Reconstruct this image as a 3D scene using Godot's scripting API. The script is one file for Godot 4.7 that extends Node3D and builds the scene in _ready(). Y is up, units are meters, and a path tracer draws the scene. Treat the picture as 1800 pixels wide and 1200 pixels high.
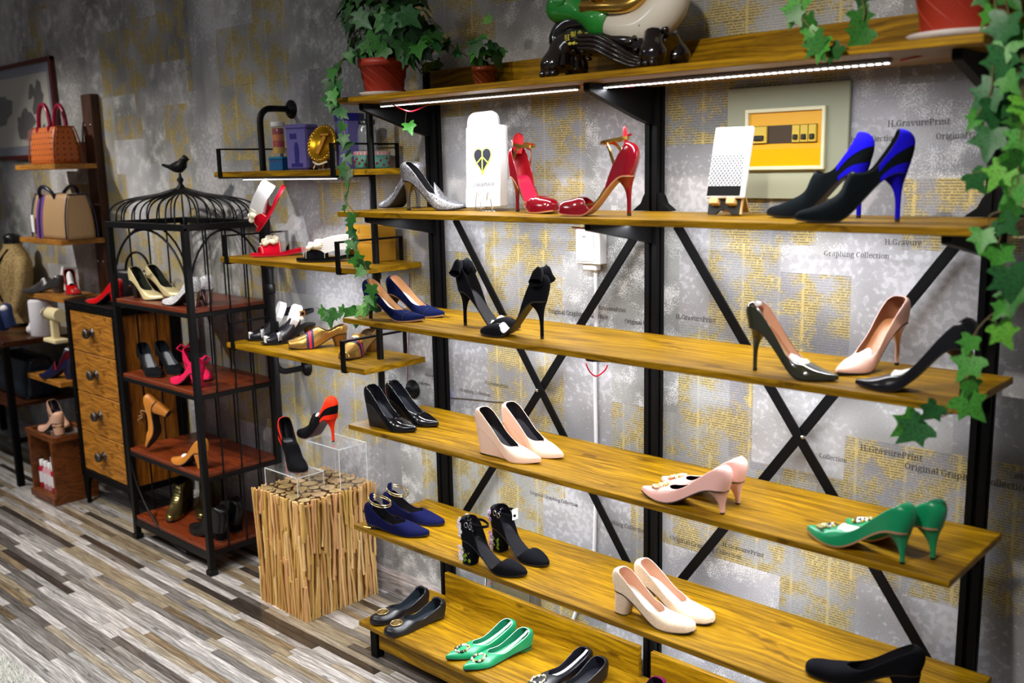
extends Node3D
# A shoe shop wall: a wooden display shelving unit, a pipe rack, a birdcage shelf, a drawer cabinet and what stands on them.
# The back wall is the plane z = 0, x runs to the right along it, y is up, metres.

const SH := [1.8840, 1.5328, 1.1879, 0.8281, 0.4767, 0.1237]   # tops of the six shelf boards
const FOCAL := 1708.5
var cam_at := Vector3(1.5695, 1.6666, 2.3369)
var cam_r: Vector3
var cam_u: Vector3
var cam_f: Vector3
var rng := RandomNumberGenerator.new()
var M := {}
# parts of many small alike pieces, too small to pick apart in the photograph
const TINY := ["led_diodes", "rivets", "studs", "brooch_stones", "buckle_stones", "blossoms", "embroidered_leaves", "net", "beaded_rim", "flowers", "embossed_marks"]
var names := {}


class MB:
	var st := SurfaceTool.new()
	var T := Transform3D()

	func _init() -> void:
		st.begin(Mesh.PRIMITIVE_TRIANGLES)

	func tri(a: Vector3, b: Vector3, c: Vector3, sg := -1) -> void:
		st.set_smooth_group(sg)
		st.add_vertex(T * a)
		st.add_vertex(T * b)
		st.add_vertex(T * c)

	func quad(a: Vector3, b: Vector3, c: Vector3, d: Vector3, sg := -1) -> void:
		tri(a, b, c, sg)
		tri(a, c, d, sg)

	func box(c: Vector3, s: Vector3, bev := 0.0) -> MB:
		var h := s * 0.5
		if bev <= 0.0:
			var p := []
			for i in 8:
				p.append(c + Vector3(h.x * (1 if i & 1 else -1), h.y * (1 if i & 2 else -1), h.z * (1 if i & 4 else -1)))
			quad(p[4], p[6], p[7], p[5]); quad(p[1], p[3], p[2], p[0])
			quad(p[5], p[7], p[3], p[1]); quad(p[0], p[2], p[6], p[4])
			quad(p[6], p[2], p[3], p[7]); quad(p[0], p[4], p[5], p[1])
			return self
		bev = minf(bev, minf(h.x, minf(h.y, h.z)) * 0.98)
		var i3 := h - Vector3.ONE * bev
		# point for a corner sign on the face of an axis
		var pt := func(sx: int, sy: int, sz: int, ax: int) -> Vector3:
			return c + Vector3((h.x if ax == 0 else i3.x) * sx, (h.y if ax == 1 else i3.y) * sy, (h.z if ax == 2 else i3.z) * sz)
		for sg in [1, -1]:
			fq(pt.call(sg, -1, -1, 0), pt.call(sg, 1, -1, 0), pt.call(sg, 1, 1, 0), pt.call(sg, -1, 1, 0), c)
			fq(pt.call(-1, sg, -1, 1), pt.call(1, sg, -1, 1), pt.call(1, sg, 1, 1), pt.call(-1, sg, 1, 1), c)
			fq(pt.call(-1, -1, sg, 2), pt.call(1, -1, sg, 2), pt.call(1, 1, sg, 2), pt.call(-1, 1, sg, 2), c)
		for a in [1, -1]:
			for b in [1, -1]:
				fq(pt.call(a, b, -1, 0), pt.call(a, b, 1, 0), pt.call(a, b, 1, 1), pt.call(a, b, -1, 1), c)
				fq(pt.call(a, -1, b, 0), pt.call(a, 1, b, 0), pt.call(a, 1, b, 2), pt.call(a, -1, b, 2), c)
				fq(pt.call(-1, a, b, 1), pt.call(1, a, b, 1), pt.call(1, a, b, 2), pt.call(-1, a, b, 2), c)
				for d in [1, -1]:
					ft(pt.call(a, b, d, 0), pt.call(a, b, d, 1), pt.call(a, b, d, 2), c)
		return self

	func ft(a: Vector3, b: Vector3, c: Vector3, inside: Vector3, sg := -1) -> void:
		# a triangle turned away from a point inside
		var n := (c - a).cross(b - a)
		if n.dot((a + b + c) / 3.0 - inside) < 0.0:
			tri(a, c, b, sg)
		else:
			tri(a, b, c, sg)

	func fq(a: Vector3, b: Vector3, c: Vector3, d: Vector3, inside: Vector3, sg := -1) -> void:
		ft(a, b, c, inside, sg)
		ft(a, c, d, inside, sg)

	func grid(rows: Array, sg := 0, flip := false, close := false) -> MB:
		for i in rows.size() - 1:
			var r0 = rows[i]
			var r1 = rows[i + 1]
			var n: int = r0.size()
			for j in (n if close else n - 1):
				var k := (j + 1) % n
				if flip:
					quad(r0[j], r0[k], r1[k], r1[j], sg)
				else:
					quad(r0[j], r1[j], r1[k], r0[k], sg)
		return self

	func tube(pts: Array, r, n := 8, closed := false, caps := true, flat := 1.0) -> MB:
		# r: number or one per point; flat: height over width of the section
		var m := pts.size()
		var rows := []
		var up := Vector3.ZERO
		for i in m:
			var a: Vector3 = pts[(i - 1 + m) % m] if closed or i > 0 else pts[0]
			var b: Vector3 = pts[(i + 1) % m] if closed or i < m - 1 else pts[m - 1]
			var t := (b - a).normalized()
			if up == Vector3.ZERO:
				up = t.cross(Vector3.UP if absf(t.y) < 0.9 else Vector3.RIGHT).normalized()
			up = (up - t * up.dot(t)).normalized()
			var v := t.cross(up)
			var rad: float = r[i] if r is Array else r
			var row := []
			for k in n:
				var w := TAU * k / n
				row.append(pts[i] + up * cos(w) * rad + v * sin(w) * rad * flat)
			rows.append(row)
		if closed:
			# meet the first ring with the least twist
			var best := 0
			var dist := INF
			for s in n:
				var q: float = rows[0][s].distance_to(rows[m - 1][0])
				if q < dist:
					dist = q
					best = s
			var last := []
			for k in n:
				last.append(rows[0][(k + best) % n])
			rows.append(last)
		grid(rows, 0, false, true)
		if caps and not closed:
			for k in n:
				var j := (k + 1) % n
				tri(pts[0], rows[0][k], rows[0][j])
				tri(pts[m - 1], rows[m - 1][j], rows[m - 1][k])
		return self

	func lathe(prof: Array, n := 24, sg := 0, at := Vector3.ZERO) -> MB:
		var rows := []
		for p in prof:
			var row := []
			for k in n:
				var w := TAU * k / n
				row.append(at + Vector3(cos(w) * p.x, p.y, sin(w) * p.x))
			rows.append(row)
		return grid(rows, sg, true, true)

	func ball(c: Vector3, r: Vector3, n := 12, m := 8) -> MB:
		var rows := []
		for i in m + 1:
			var a := PI * i / m
			var row := []
			for k in n:
				var w := TAU * k / n
				row.append(c + Vector3(sin(a) * cos(w) * r.x, cos(a) * r.y, sin(a) * sin(w) * r.z))
			rows.append(row)
		return grid(rows, 0, false, true)

	func prism(poly: PackedVector2Array, z0: float, z1: float, sg := -1) -> MB:
		var idx := Geometry2D.triangulate_polygon(poly)
		var mid := Vector2.ZERO
		for p in poly:
			mid += p / poly.size()
		var ccw := not Geometry2D.is_polygon_clockwise(poly)
		for i in range(0, idx.size(), 3):
			var a := poly[idx[i]]
			var b := poly[idx[i + 1]]
			var c := poly[idx[i + 2]]
			if (b - a).cross(c - a) > 0.0:
				var q := b
				b = c
				c = q
			tri(Vector3(a.x, a.y, z1), Vector3(b.x, b.y, z1), Vector3(c.x, c.y, z1))
			tri(Vector3(a.x, a.y, z0), Vector3(c.x, c.y, z0), Vector3(b.x, b.y, z0))
		var n := poly.size()
		for i in n:
			var a := poly[i]
			var b := poly[(i + 1) % n]
			if ccw:
				quad(Vector3(a.x, a.y, z0), Vector3(a.x, a.y, z1), Vector3(b.x, b.y, z1), Vector3(b.x, b.y, z0), sg)
			else:
				quad(Vector3(b.x, b.y, z0), Vector3(b.x, b.y, z1), Vector3(a.x, a.y, z1), Vector3(a.x, a.y, z0), sg)
		return self

	func bar(a: Vector3, b: Vector3, w: float, h: float, up := Vector3.UP, bev := 0.0) -> MB:
		var t := (b - a).normalized()
		var s := t.cross(up)
		if s.length() < 0.01:
			s = t.cross(Vector3.RIGHT)
		s = s.normalized()
		var keep := T
		T = T * Transform3D(Basis(t, s.cross(t), s), (a + b) * 0.5)
		box(Vector3.ZERO, Vector3((b - a).length(), h, w), bev)
		T = keep
		return self

	func done() -> ArrayMesh:
		st.generate_normals()
		st.index()
		return st.commit()


# ---------------------------------------------------------------- names, things, parts
func numbered(n: String) -> String:
	if not names.has(n):
		names[n] = 0
		return n
	names[n] += 1
	return "%s_%03d" % [n, names[n]]


func thing(called: String, label: String, category: String, at := Vector3.ZERO, turn := 0.0, group := "") -> Node3D:
	var o := Node3D.new()
	o.name = numbered(called)
	add_child(o)
	o.position = at
	o.rotation.y = turn
	tag(o, label, category, group)
	return o


func tag(o: Node, label: String, category: String, group := "") -> void:
	o.set_meta("label", label)
	o.set_meta("category", category)
	if group:
		o.set_meta("group", group)


func part(parent: Node3D, called: String, mesh: Mesh, m: Material, at := Vector3.ZERO, label := "") -> MeshInstance3D:
	var o := MeshInstance3D.new()
	o.name = called
	o.mesh = mesh
	o.material_override = m
	o.cast_shadow = GeometryInstance3D.SHADOW_CASTING_SETTING_ON
	parent.add_child(o, true)
	o.position = at
	if label:
		o.set_meta("label", label)
	if called in TINY:
		o.set_meta("kind", "stuff")
	return o


func struct(called: String, mesh: Mesh, m: Material, at := Vector3.ZERO) -> MeshInstance3D:
	var o := part(self, called, mesh, m, at)
	o.set_meta("kind", "structure")
	return o


# ---------------------------------------------------------------- pixels to places
func ray(px: float, py: float) -> Vector3:
	return cam_r * ((px - 900.0) / FOCAL) - cam_u * ((py - 600.0) / FOCAL) + cam_f


func on_y(px: float, py: float, y: float) -> Vector3:
	var d := ray(px, py)
	return cam_at + d * ((y - cam_at.y) / d.y)


func on_z(px: float, py: float, z: float) -> Vector3:
	var d := ray(px, py)
	return cam_at + d * ((z - cam_at.z) / d.z)


func on_x(px: float, py: float, x: float) -> Vector3:
	var d := ray(px, py)
	return cam_at + d * ((x - cam_at.x) / d.x)


func spot(px: float, y: float, z: float) -> Vector3:
	# the point of height y and depth z that stands in pixel column px
	var k := (px - 900.0) / FOCAL
	var g := cam_r - cam_f * k
	return Vector3(cam_at.x - (g.y * (y - cam_at.y) + g.z * (z - cam_at.z)) / g.x, y + 0.0008, z)


# ---------------------------------------------------------------- materials
func mat(c: Color, rough := 0.6, metal := 0.0) -> StandardMaterial3D:
	var key := "%s %.3f %.3f" % [c.to_html(), rough, metal]
	if M.has(key):
		return M[key]
	var m := StandardMaterial3D.new()
	m.albedo_color = c
	m.roughness = rough
	m.metallic = metal
	M[key] = m
	return m


func rgb(r: int, g: int, b: int) -> Color:
	return Color(r / 255.0, g / 255.0, b / 255.0)


func patent(c: Color) -> StandardMaterial3D:
	var m: StandardMaterial3D = mat(c, 0.16).duplicate()
	m.clearcoat_enabled = true
	m.clearcoat = 1.0
	m.clearcoat_roughness = 0.04
	return m


func suede(c: Color) -> StandardMaterial3D:
	var m: StandardMaterial3D = mat(c, 0.95).duplicate()
	m.rim_enabled = true
	m.rim = clampf(c.get_luminance() * 2.0, 0.04, 0.4)
	m.rim_tint = 0.9
	m.metallic_specular = 0.25
	m.uv1_triplanar = true
	m.uv1_scale = Vector3.ONE * 9.0
	m.albedo_texture = tex_nap
	return m


func mapped(c: Color, rough: float, metal: float, tex: Texture2D, scale: Vector3, world := false) -> StandardMaterial3D:
	var m := StandardMaterial3D.new()
	m.albedo_color = c
	m.roughness = rough
	m.metallic = metal
	m.albedo_texture = tex
	m.uv1_triplanar = true
	m.uv1_world_triplanar = world
	m.uv1_triplanar_sharpness = 8.0
	m.uv1_scale = scale
	return m


func glass(c: Color, alpha := 0.06) -> StandardMaterial3D:
	var m := StandardMaterial3D.new()
	m.albedo_color = Color(c.r, c.g, c.b, alpha)
	m.transparency = BaseMaterial3D.TRANSPARENCY_ALPHA
	m.roughness = 0.02
	return m


# ---------------------------------------------------------------- computed textures
var tex_mottle: Texture2D
var tex_nap: Texture2D
var tex_wood: Texture2D
var tex_wood_up: Texture2D
var tex_floor: Texture2D
var tex_wall: Texture2D
var tex_glitter: Texture2D
var tex_leather: Texture2D


func noise(seed_: int, freq: float, oct := 3, kind := FastNoiseLite.TYPE_SIMPLEX_SMOOTH) -> FastNoiseLite:
	var n := FastNoiseLite.new()
	n.seed = seed_
	n.frequency = freq
	n.noise_type = kind
	n.fractal_octaves = oct
	n.fractal_type = FastNoiseLite.FRACTAL_FBM if oct > 1 else FastNoiseLite.FRACTAL_NONE
	return n


func grey_noise(n: FastNoiseLite, size: int, lo: float, hi: float) -> Texture2D:
	var im := n.get_seamless_image(size, size)
	im.convert(Image.FORMAT_RGBA8)
	var d := im.get_data()
	for i in range(0, d.size(), 4):
		var v := int(clampf(lerpf(lo, hi, d[i] / 255.0), 0.0, 1.0) * 255.0)
		d[i] = v
		d[i + 1] = v
		d[i + 2] = v
		d[i + 3] = 255
	return ImageTexture.create_from_image(Image.create_from_data(size, size, false, Image.FORMAT_RGBA8, d))


func wood_image(w: int, h: int, dark: Color, light: Color, seed_: int, fine: float, knots: int) -> Image:
	var im := Image.create(w, h, false, Image.FORMAT_RGB8)
	var n1 := noise(seed_, 0.55, 2)
	var n2 := noise(seed_ + 1, 1.0, 4)
	var n3 := noise(seed_ + 2, 1.0, 2)
	var r := RandomNumberGenerator.new()
	r.seed = seed_
	var kn := []
	for i in knots:
		kn.append([r.randf(), r.randf(), r.randf_range(0.012, 0.03)])
	for x in w:
		var a := TAU * x / w
		var cx := cos(a)
		var sx := sin(a)
		for y in h:
			var v := float(y) / h
			var bend := 0.0
			var dk := 0.0
			for k in kn:
				var du: float = absf(float(x) / w - k[0])
				du = minf(du, 1.0 - du) * 2.4
				var dv: float = v - k[1]
				var q: float = (du * du * 1.2 + dv * dv * 5.0) / (k[2] * k[2] * 8.0)
				if q < 6.0:
					bend += signf(dv) * exp(-q) * 0.05
					dk += exp(-q * 2.5) * 0.75
			var warp := n1.get_noise_3d(cx * 0.9, sx * 0.9, v * 5.0) * 0.05 + bend
			var g := n2.get_noise_3d(cx * 0.7, sx * 0.7, (v + warp) * fine)
			var f := n3.get_noise_3d(cx * 5.0, sx * 5.0, v * fine * 5.0)
			var t := clampf(0.55 + g * 0.75 + f * 0.22 - dk, 0.0, 1.0)
			im.set_pixel(x, y, dark.lerp(light, t))
	return im


func make_textures() -> void:
	tex_mottle = grey_noise(noise(3, 0.035, 4), 256, 0.62, 1.25)
	tex_nap = grey_noise(noise(6, 0.05, 4), 256, 0.9, 1.06)
	tex_leather = grey_noise(noise(4, 0.09, 2, FastNoiseLite.TYPE_CELLULAR), 256, 0.75, 1.1)
	var wi := wood_image(1024, 384, rgb(124, 96, 40), rgb(226, 190, 110), 11, 26.0, 9)
	tex_wood = ImageTexture.create_from_image(wi)
	var wu := wi.duplicate()
	wu.rotate_90(CLOCKWISE)
	tex_wood_up = ImageTexture.create_from_image(wu)
	var fi := wood_image(512, 256, Color(0.52, 0.52, 0.52), Color(1, 1, 1), 21, 22.0, 3)
	tex_floor = ImageTexture.create_from_image(fi)
	# glitter: bright specks on dark
	var gi := Image.create(256, 256, false, Image.FORMAT_RGB8)
	var r := RandomNumberGenerator.new()
	r.seed = 5
	for x in 256:
		for y in 256:
			var v := 0.16 + 0.84 * pow(r.randf(), 1.3)
			gi.set_pixel(x, y, Color(v, v, v * 1.02))
	tex_glitter = ImageTexture.create_from_image(gi)
	make_wall_texture()


func make_wall_texture() -> void:
	# Wallpaper: rectangles of pasted newsprint (yellowed paper, columns of text) partly rolled over with grey paint, and brushed plaster with pale flecks.
	var S := 2048
	var r := RandomNumberGenerator.new()
	r.seed = 77
	# which rectangle covers each place
	var cells := 96
	var kind := PackedInt32Array()
	kind.resize(cells * cells)
	var rects := []
	for i in 46:
		var w := r.randi_range(9, 26)
		var h := r.randi_range(12, 30)
		rects.append([r.randi_range(0, 95), r.randi_range(0, 95), w, h, 0 if r.randf() < 0.52 else (1 if r.randf() < 0.62 else 2)])
	for i in rects.size():
		var q = rects[i]
		for x in q[2]:
			for y in q[3]:
				kind[((q[1] + y) % cells) * cells + (q[0] + x) % cells] = i + 1
	var nl := noise(41, 0.0026, 3).get_seamless_image(S, S).get_data()
	var nm := noise(42, 0.0105, 5).get_seamless_image(S, S).get_data()
	var nf := noise(43, 0.22, 3).get_seamless_image(S, S).get_data()
	var nb := noise(44, 0.045, 5).get_seamless_image(S, S).get_data()
	var out := PackedByteArray()
	out.resize(S * S * 3)
	var words := PackedByteArray()
	words.resize(4096)
	for i in 4096:
		words[i] = 1 if r.randf() < 0.8 else 0
	for y in S:
		var cy := y * cells / S
		var line := y % 6
		for x in S:
			var p := y * S + x
			var k := kind[cy * cells + x * cells / S]
			var l := nl[p] / 255.0
			var m := nm[p] / 255.0
			var f := nf[p] / 255.0
			var b := nb[p] / 255.0
			var g := 0.61 + (l - 0.5) * 0.26 + (f - 0.5) * 0.09
			var cr := g
			var cg := g * 0.995
			var cb := g * 1.01
			var ty := 2
			if k > 0:
				ty = rects[k - 1][4]
				g += (k % 5 - 2) * 0.022
				cr = g
				cg = g * (0.995 + 0.006 * (k % 3))
				cb = g * (0.99 + 0.010 * (k % 4))
			if ty == 0:
				# newsprint showing through the paint
				var show := clampf((m * 0.6 + b * 0.28 + f * 0.24 - 0.482) * 4.2, 0.0, 1.0)
				var col := 78 + (k % 4) * 17
				var cx := (x + k * 37) % col
				var gut := cx < 7
				var ink := 0.0
				if line < 3 and not gut and words[((y / 6) * 67 + (x / 2) * 5 + k * 31) % 4096] == 1:
					ink = 0.46
				var yr := 0.78
				var yg := 0.68
				var yb := 0.38
				var e := (1.0 - ink) * (0.8 + f * 0.4)
				var s2 := clampf(show * (1.35 if gut or line > 2 else 0.85), 0.0, 1.0) * 0.8
				cr = lerpf(cr * (1.0 - ink * 0.25), yr * e, s2)
				cg = lerpf(cg * (1.0 - ink * 0.25), yg * e, s2)
				cb = lerpf(cb * (1.0 - ink * 0.22), yb * e, s2)
			elif ty == 1:
				# plaster flecks
				var fl := clampf((f * 0.8 + b * 0.2 - 0.53 + (m - 0.5) * 0.7) * 5.0, 0.0, 1.0)
				cr = lerpf(cr, 0.90, fl * 0.8)
				cg = lerpf(cg, 0.90, fl * 0.8)
				cb = lerpf(cb, 0.90, fl * 0.8)
			else:
				var fl := clampf((b - 0.56 + (l - 0.5) * 0.6) * 6.0, 0.0, 1.0)
				cr = lerpf(cr, 0.80, fl * 0.55)
				cg = lerpf(cg, 0.80, fl * 0.55)
				cb = lerpf(cb, 0.82, fl * 0.55)
			var o := p * 3
			out[o] = int(clampf(cr, 0.0, 1.0) * 255.0)
			out[o + 1] = int(clampf(cg, 0.0, 1.0) * 255.0)
			out[o + 2] = int(clampf(cb, 0.0, 1.0) * 255.0)
	tex_wall = ImageTexture.create_from_image(Image.create_from_data(S, S, false, Image.FORMAT_RGB8, out))


func _ready() -> void:
	rng.seed = 2024
	# ---- camera
	var yaw := 0.7482
	var pitch := 0.1793
	var roll := -0.0216
	cam_f = Vector3(-sin(yaw) * cos(pitch), -sin(pitch), -cos(yaw) * cos(pitch))
	var r0 := Vector3(cos(yaw), 0, -sin(yaw))
	var u0 := r0.cross(cam_f)
	cam_r = r0 * cos(roll) + u0 * sin(roll)
	cam_u = u0 * cos(roll) - r0 * sin(roll)
	var cam := Camera3D.new()
	cam.name = "camera"
	add_child(cam)
	cam.transform = Transform3D(Basis(cam_r, cam_u, -cam_f), cam_at)
	var lens := CameraAttributesPhysical.new()
	lens.frustum_focal_length = 12.0 * FOCAL / 600.0
	lens.frustum_focus_distance = 3.05
	lens.exposure_aperture = 2.6
	cam.attributes = lens
	cam.fov = rad_to_deg(2.0 * atan(600.0 / FOCAL))
	cam.near = 0.05
	cam.current = true
	# ---- surroundings and exposure
	var env := Environment.new()
	env.background_mode = Environment.BG_COLOR
	env.background_color = Color(0.02, 0.02, 0.022)
	env.tonemap_mode = Environment.TONE_MAPPER_LINEAR
	env.tonemap_exposure = 1.0
	env.sdfgi_enabled = true
	env.ssao_enabled = true
	env.ssil_enabled = true
	var we := WorldEnvironment.new()
	we.name = "surroundings"
	we.environment = env
	add_child(we)
	make_textures()
	base_materials()
	# ---- ceiling lamps (all above the frame)
	for q in LAMPS:
		ceiling_lamp(Vector3(q[0], 2.86, q[1]), q[2], q[3], q[4])
	for q in PANELS:
		ceiling_panel(Vector3(q[0], 2.9, q[1]), Vector2(q[2], q[3]), q[4], q[5])
	build_room()
	build_shelving()
	build_pipe_rack()
	build_cage()
	build_cabinet()
	build_stool()
	build_left_corner()
	build_shoes()
	build_shelf_things()
	build_top_things()
	build_rack_things()


# x, z, energy, aim (x, y, z) or null for straight down
const LAMPS := [
	[-4.3, 1.5, 5.2, Vector3(-3.6, 0.9, 0.1), "ceiling spotlight aimed at the handbags"],
	[-2.5, 1.8, 4.2, Vector3(-2.3, 0.7, 0.2), "ceiling spotlight aimed at the birdcage shelf"],
	[-0.7, 1.9, 3.0, Vector3(-0.8, 0.9, 0.35), "ceiling spotlight aimed at the shelving's ivy end"],
	[-1.9, 2.1, 6.0, Vector3(-2.0, 0.0, 1.0), "added ceiling spotlight that brightens the bare floor"],  # unseen extra lamp, added only to lift the floor's brightness
	[0.8, 1.9, 4.6, Vector3(0.45, 1.2, 0.3), "ceiling spotlight aimed at the green pumps"],
]
# x, z, size x, size z, energy
const PANELS := [[-2.2, 2.8, 0.6, 0.6, 1.7, "square white ceiling panel light facing the birdcage shelf"], [0.6, 3.0, 0.6, 0.6, 1.3, "square white ceiling panel light facing the shelving unit"]]
const LED_ENERGY := 0.5


func ceiling_lamp(at: Vector3, energy: float, aim: Vector3, label: String) -> void:
	var t := thing("ceiling_spotlight", label, "light", at, 0.0, "ceiling spotlights")
	part(t, "housing", MB.new().lathe([Vector2(0.0, 0.04), Vector2(0.045, 0.04), Vector2(0.045, -0.08), Vector2(0.038, -0.08), Vector2(0.036, -0.05), Vector2(0.0, -0.05)], 24).done(), M.black)
	var em := StandardMaterial3D.new()
	em.albedo_color = Color.WHITE
	em.emission_enabled = true
	em.emission = rgb(255, 247, 236)
	em.emission_energy_multiplier = 4.0
	part(t, "lamp_lens", MB.new().lathe([Vector2(0.0, -0.062), Vector2(0.036, -0.062), Vector2(0.036, -0.066), Vector2(0.0, -0.068)], 24).done(), em)
	var l := SpotLight3D.new()
	l.name = "spot"
	t.add_child(l)
	l.position = Vector3(0, -0.085, 0)
	l.look_at_from_position(at + l.position, aim, Vector3.FORWARD)
	l.light_color = rgb(255, 247, 236)
	l.light_energy = energy
	l.light_size = 0.05
	l.spot_angle = 36.0
	l.spot_angle_attenuation = 0.9
	l.spot_range = 12.0
	l.spot_attenuation = 2.0
	l.shadow_enabled = true


func ceiling_panel(at: Vector3, size: Vector2, energy: float, label: String) -> void:
	var t := thing("ceiling_panel_light", label, "light", at, 0.0, "ceiling panel lights")
	part(t, "frame", MB.new().box(Vector3(0, -0.008, 0), Vector3(size.x + 0.04, 0.016, size.y + 0.04), 0.003).done(), mat(Color(0.85, 0.85, 0.85), 0.4))
	var em := StandardMaterial3D.new()
	em.albedo_color = Color.WHITE
	em.emission_enabled = true
	em.emission = rgb(240, 246, 255)
	em.emission_energy_multiplier = 2.5
	part(t, "light_diffuser", MB.new().box(Vector3(0, -0.018, 0), Vector3(size.x, 0.006, size.y), 0.001).done(), em)
	var l := AreaLight3D.new()
	l.name = "panel_light"
	t.add_child(l)
	l.position = Vector3(0, -0.024, 0)
	l.rotation.x = -PI / 2
	l.area_size = size
	l.light_color = rgb(240, 246, 255)
	l.light_energy = energy
	l.area_range = 12.0
	l.shadow_enabled = true


func led_strip(parent: Node3D, x0: float, x1: float, y: float, z: float, energy: float) -> void:
	# an aluminium profile under a board with a row of white diodes, and the light it gives
	var o := part(parent, "led_strip", MB.new().box(Vector3((x0 + x1) / 2, y - 0.005, z), Vector3(x1 - x0, 0.010, 0.018), 0.002).done(), M.alu)
	var b := MB.new()
	var n := int((x1 - x0) / 0.0165)
	for i in n:
		var x := lerpf(x0, x1, (i + 0.5) / n)
		b.box(Vector3(x, y - 0.0112, z + 0.003), Vector3(0.0105, 0.0028, 0.010), 0.001)
	part(o, "led_diodes", b.done(), M.led)
	var l := AreaLight3D.new()
	l.name = "led_light"
	o.add_child(l)
	l.position = Vector3((x0 + x1) / 2, y - 0.015, z)
	l.rotation.x = -PI / 2
	l.area_size = Vector2(x1 - x0, 0.014)
	l.light_color = rgb(246, 249, 255)
	l.light_energy = energy * (x1 - x0) / 0.75
	l.area_range = 6.0
	l.shadow_enabled = true


# ---------------------------------------------------------------- the room
func base_materials() -> void:
	M.black = mat(rgb(7, 7, 8), 0.55)
	M.black.metallic_specular = 0.25
	M.iron = mat(rgb(14, 14, 16), 0.45, 0.2)
	M.iron.metallic_specular = 0.4
	M.alu = mat(rgb(150, 146, 148), 0.35, 0.8)
	var em := StandardMaterial3D.new()
	em.albedo_color = Color.WHITE
	em.emission_enabled = true
	em.emission = rgb(246, 249, 255)
	em.emission_energy_multiplier = 3.5
	M.led = em
	M.white = mat(rgb(235, 235, 236), 0.6)
	M.paper = mat(rgb(240, 240, 242), 0.75)
	M.gold = mat(rgb(214, 170, 84), 0.25, 1.0)
	M.chrome = mat(rgb(200, 200, 205), 0.15, 1.0)
	M.pearl = mat(rgb(240, 232, 205), 0.2)
	M.pearl.clearcoat_enabled = true
	M.tip = mat(rgb(20, 18, 18), 0.6)
	M.red_wire = mat(rgb(190, 15, 30), 0.4)
	M.white_wire = mat(rgb(225, 225, 228), 0.4)
	var k := 0
	M.boards = []
	for i in 8:
		var m := mapped(rgb(190, 172, 36), 0.46, 0.0, tex_wood, Vector3(0.72, 2.4, 2.4))
		m.uv1_offset = Vector3(0.37 * i, 0.23 * i, 0.41 * i)
		m.metallic_specular = 0.3
		M.boards.append(m)
	M.rosewood = mapped(rgb(160, 82, 58), 0.35, 0.0, tex_wood, Vector3(1.1, 3.0, 3.0))
	M.rosewood.clearcoat_enabled = true
	M.rosewood.clearcoat = 0.3
	M.oldwood = mapped(rgb(226, 182, 112), 0.5, 0.0, tex_wood, Vector3(1.6, 3.4, 3.4))
	M.oldwood_up = mapped(rgb(208, 152, 64), 0.5, 0.0, tex_wood_up, Vector3(3.0, 1.4, 3.0))
	M.darkwood = mapped(rgb(96, 62, 44), 0.5, 0.0, tex_wood_up, Vector3(3.0, 1.2, 3.0))
	M.tablewood = mapped(rgb(92, 58, 46), 0.35, 0.0, tex_wood, Vector3(1.0, 3.0, 3.0))
	M.crate = mapped(rgb(150, 98, 60), 0.5, 0.0, tex_wood, Vector3(1.4, 3.0, 3.0))


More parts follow.
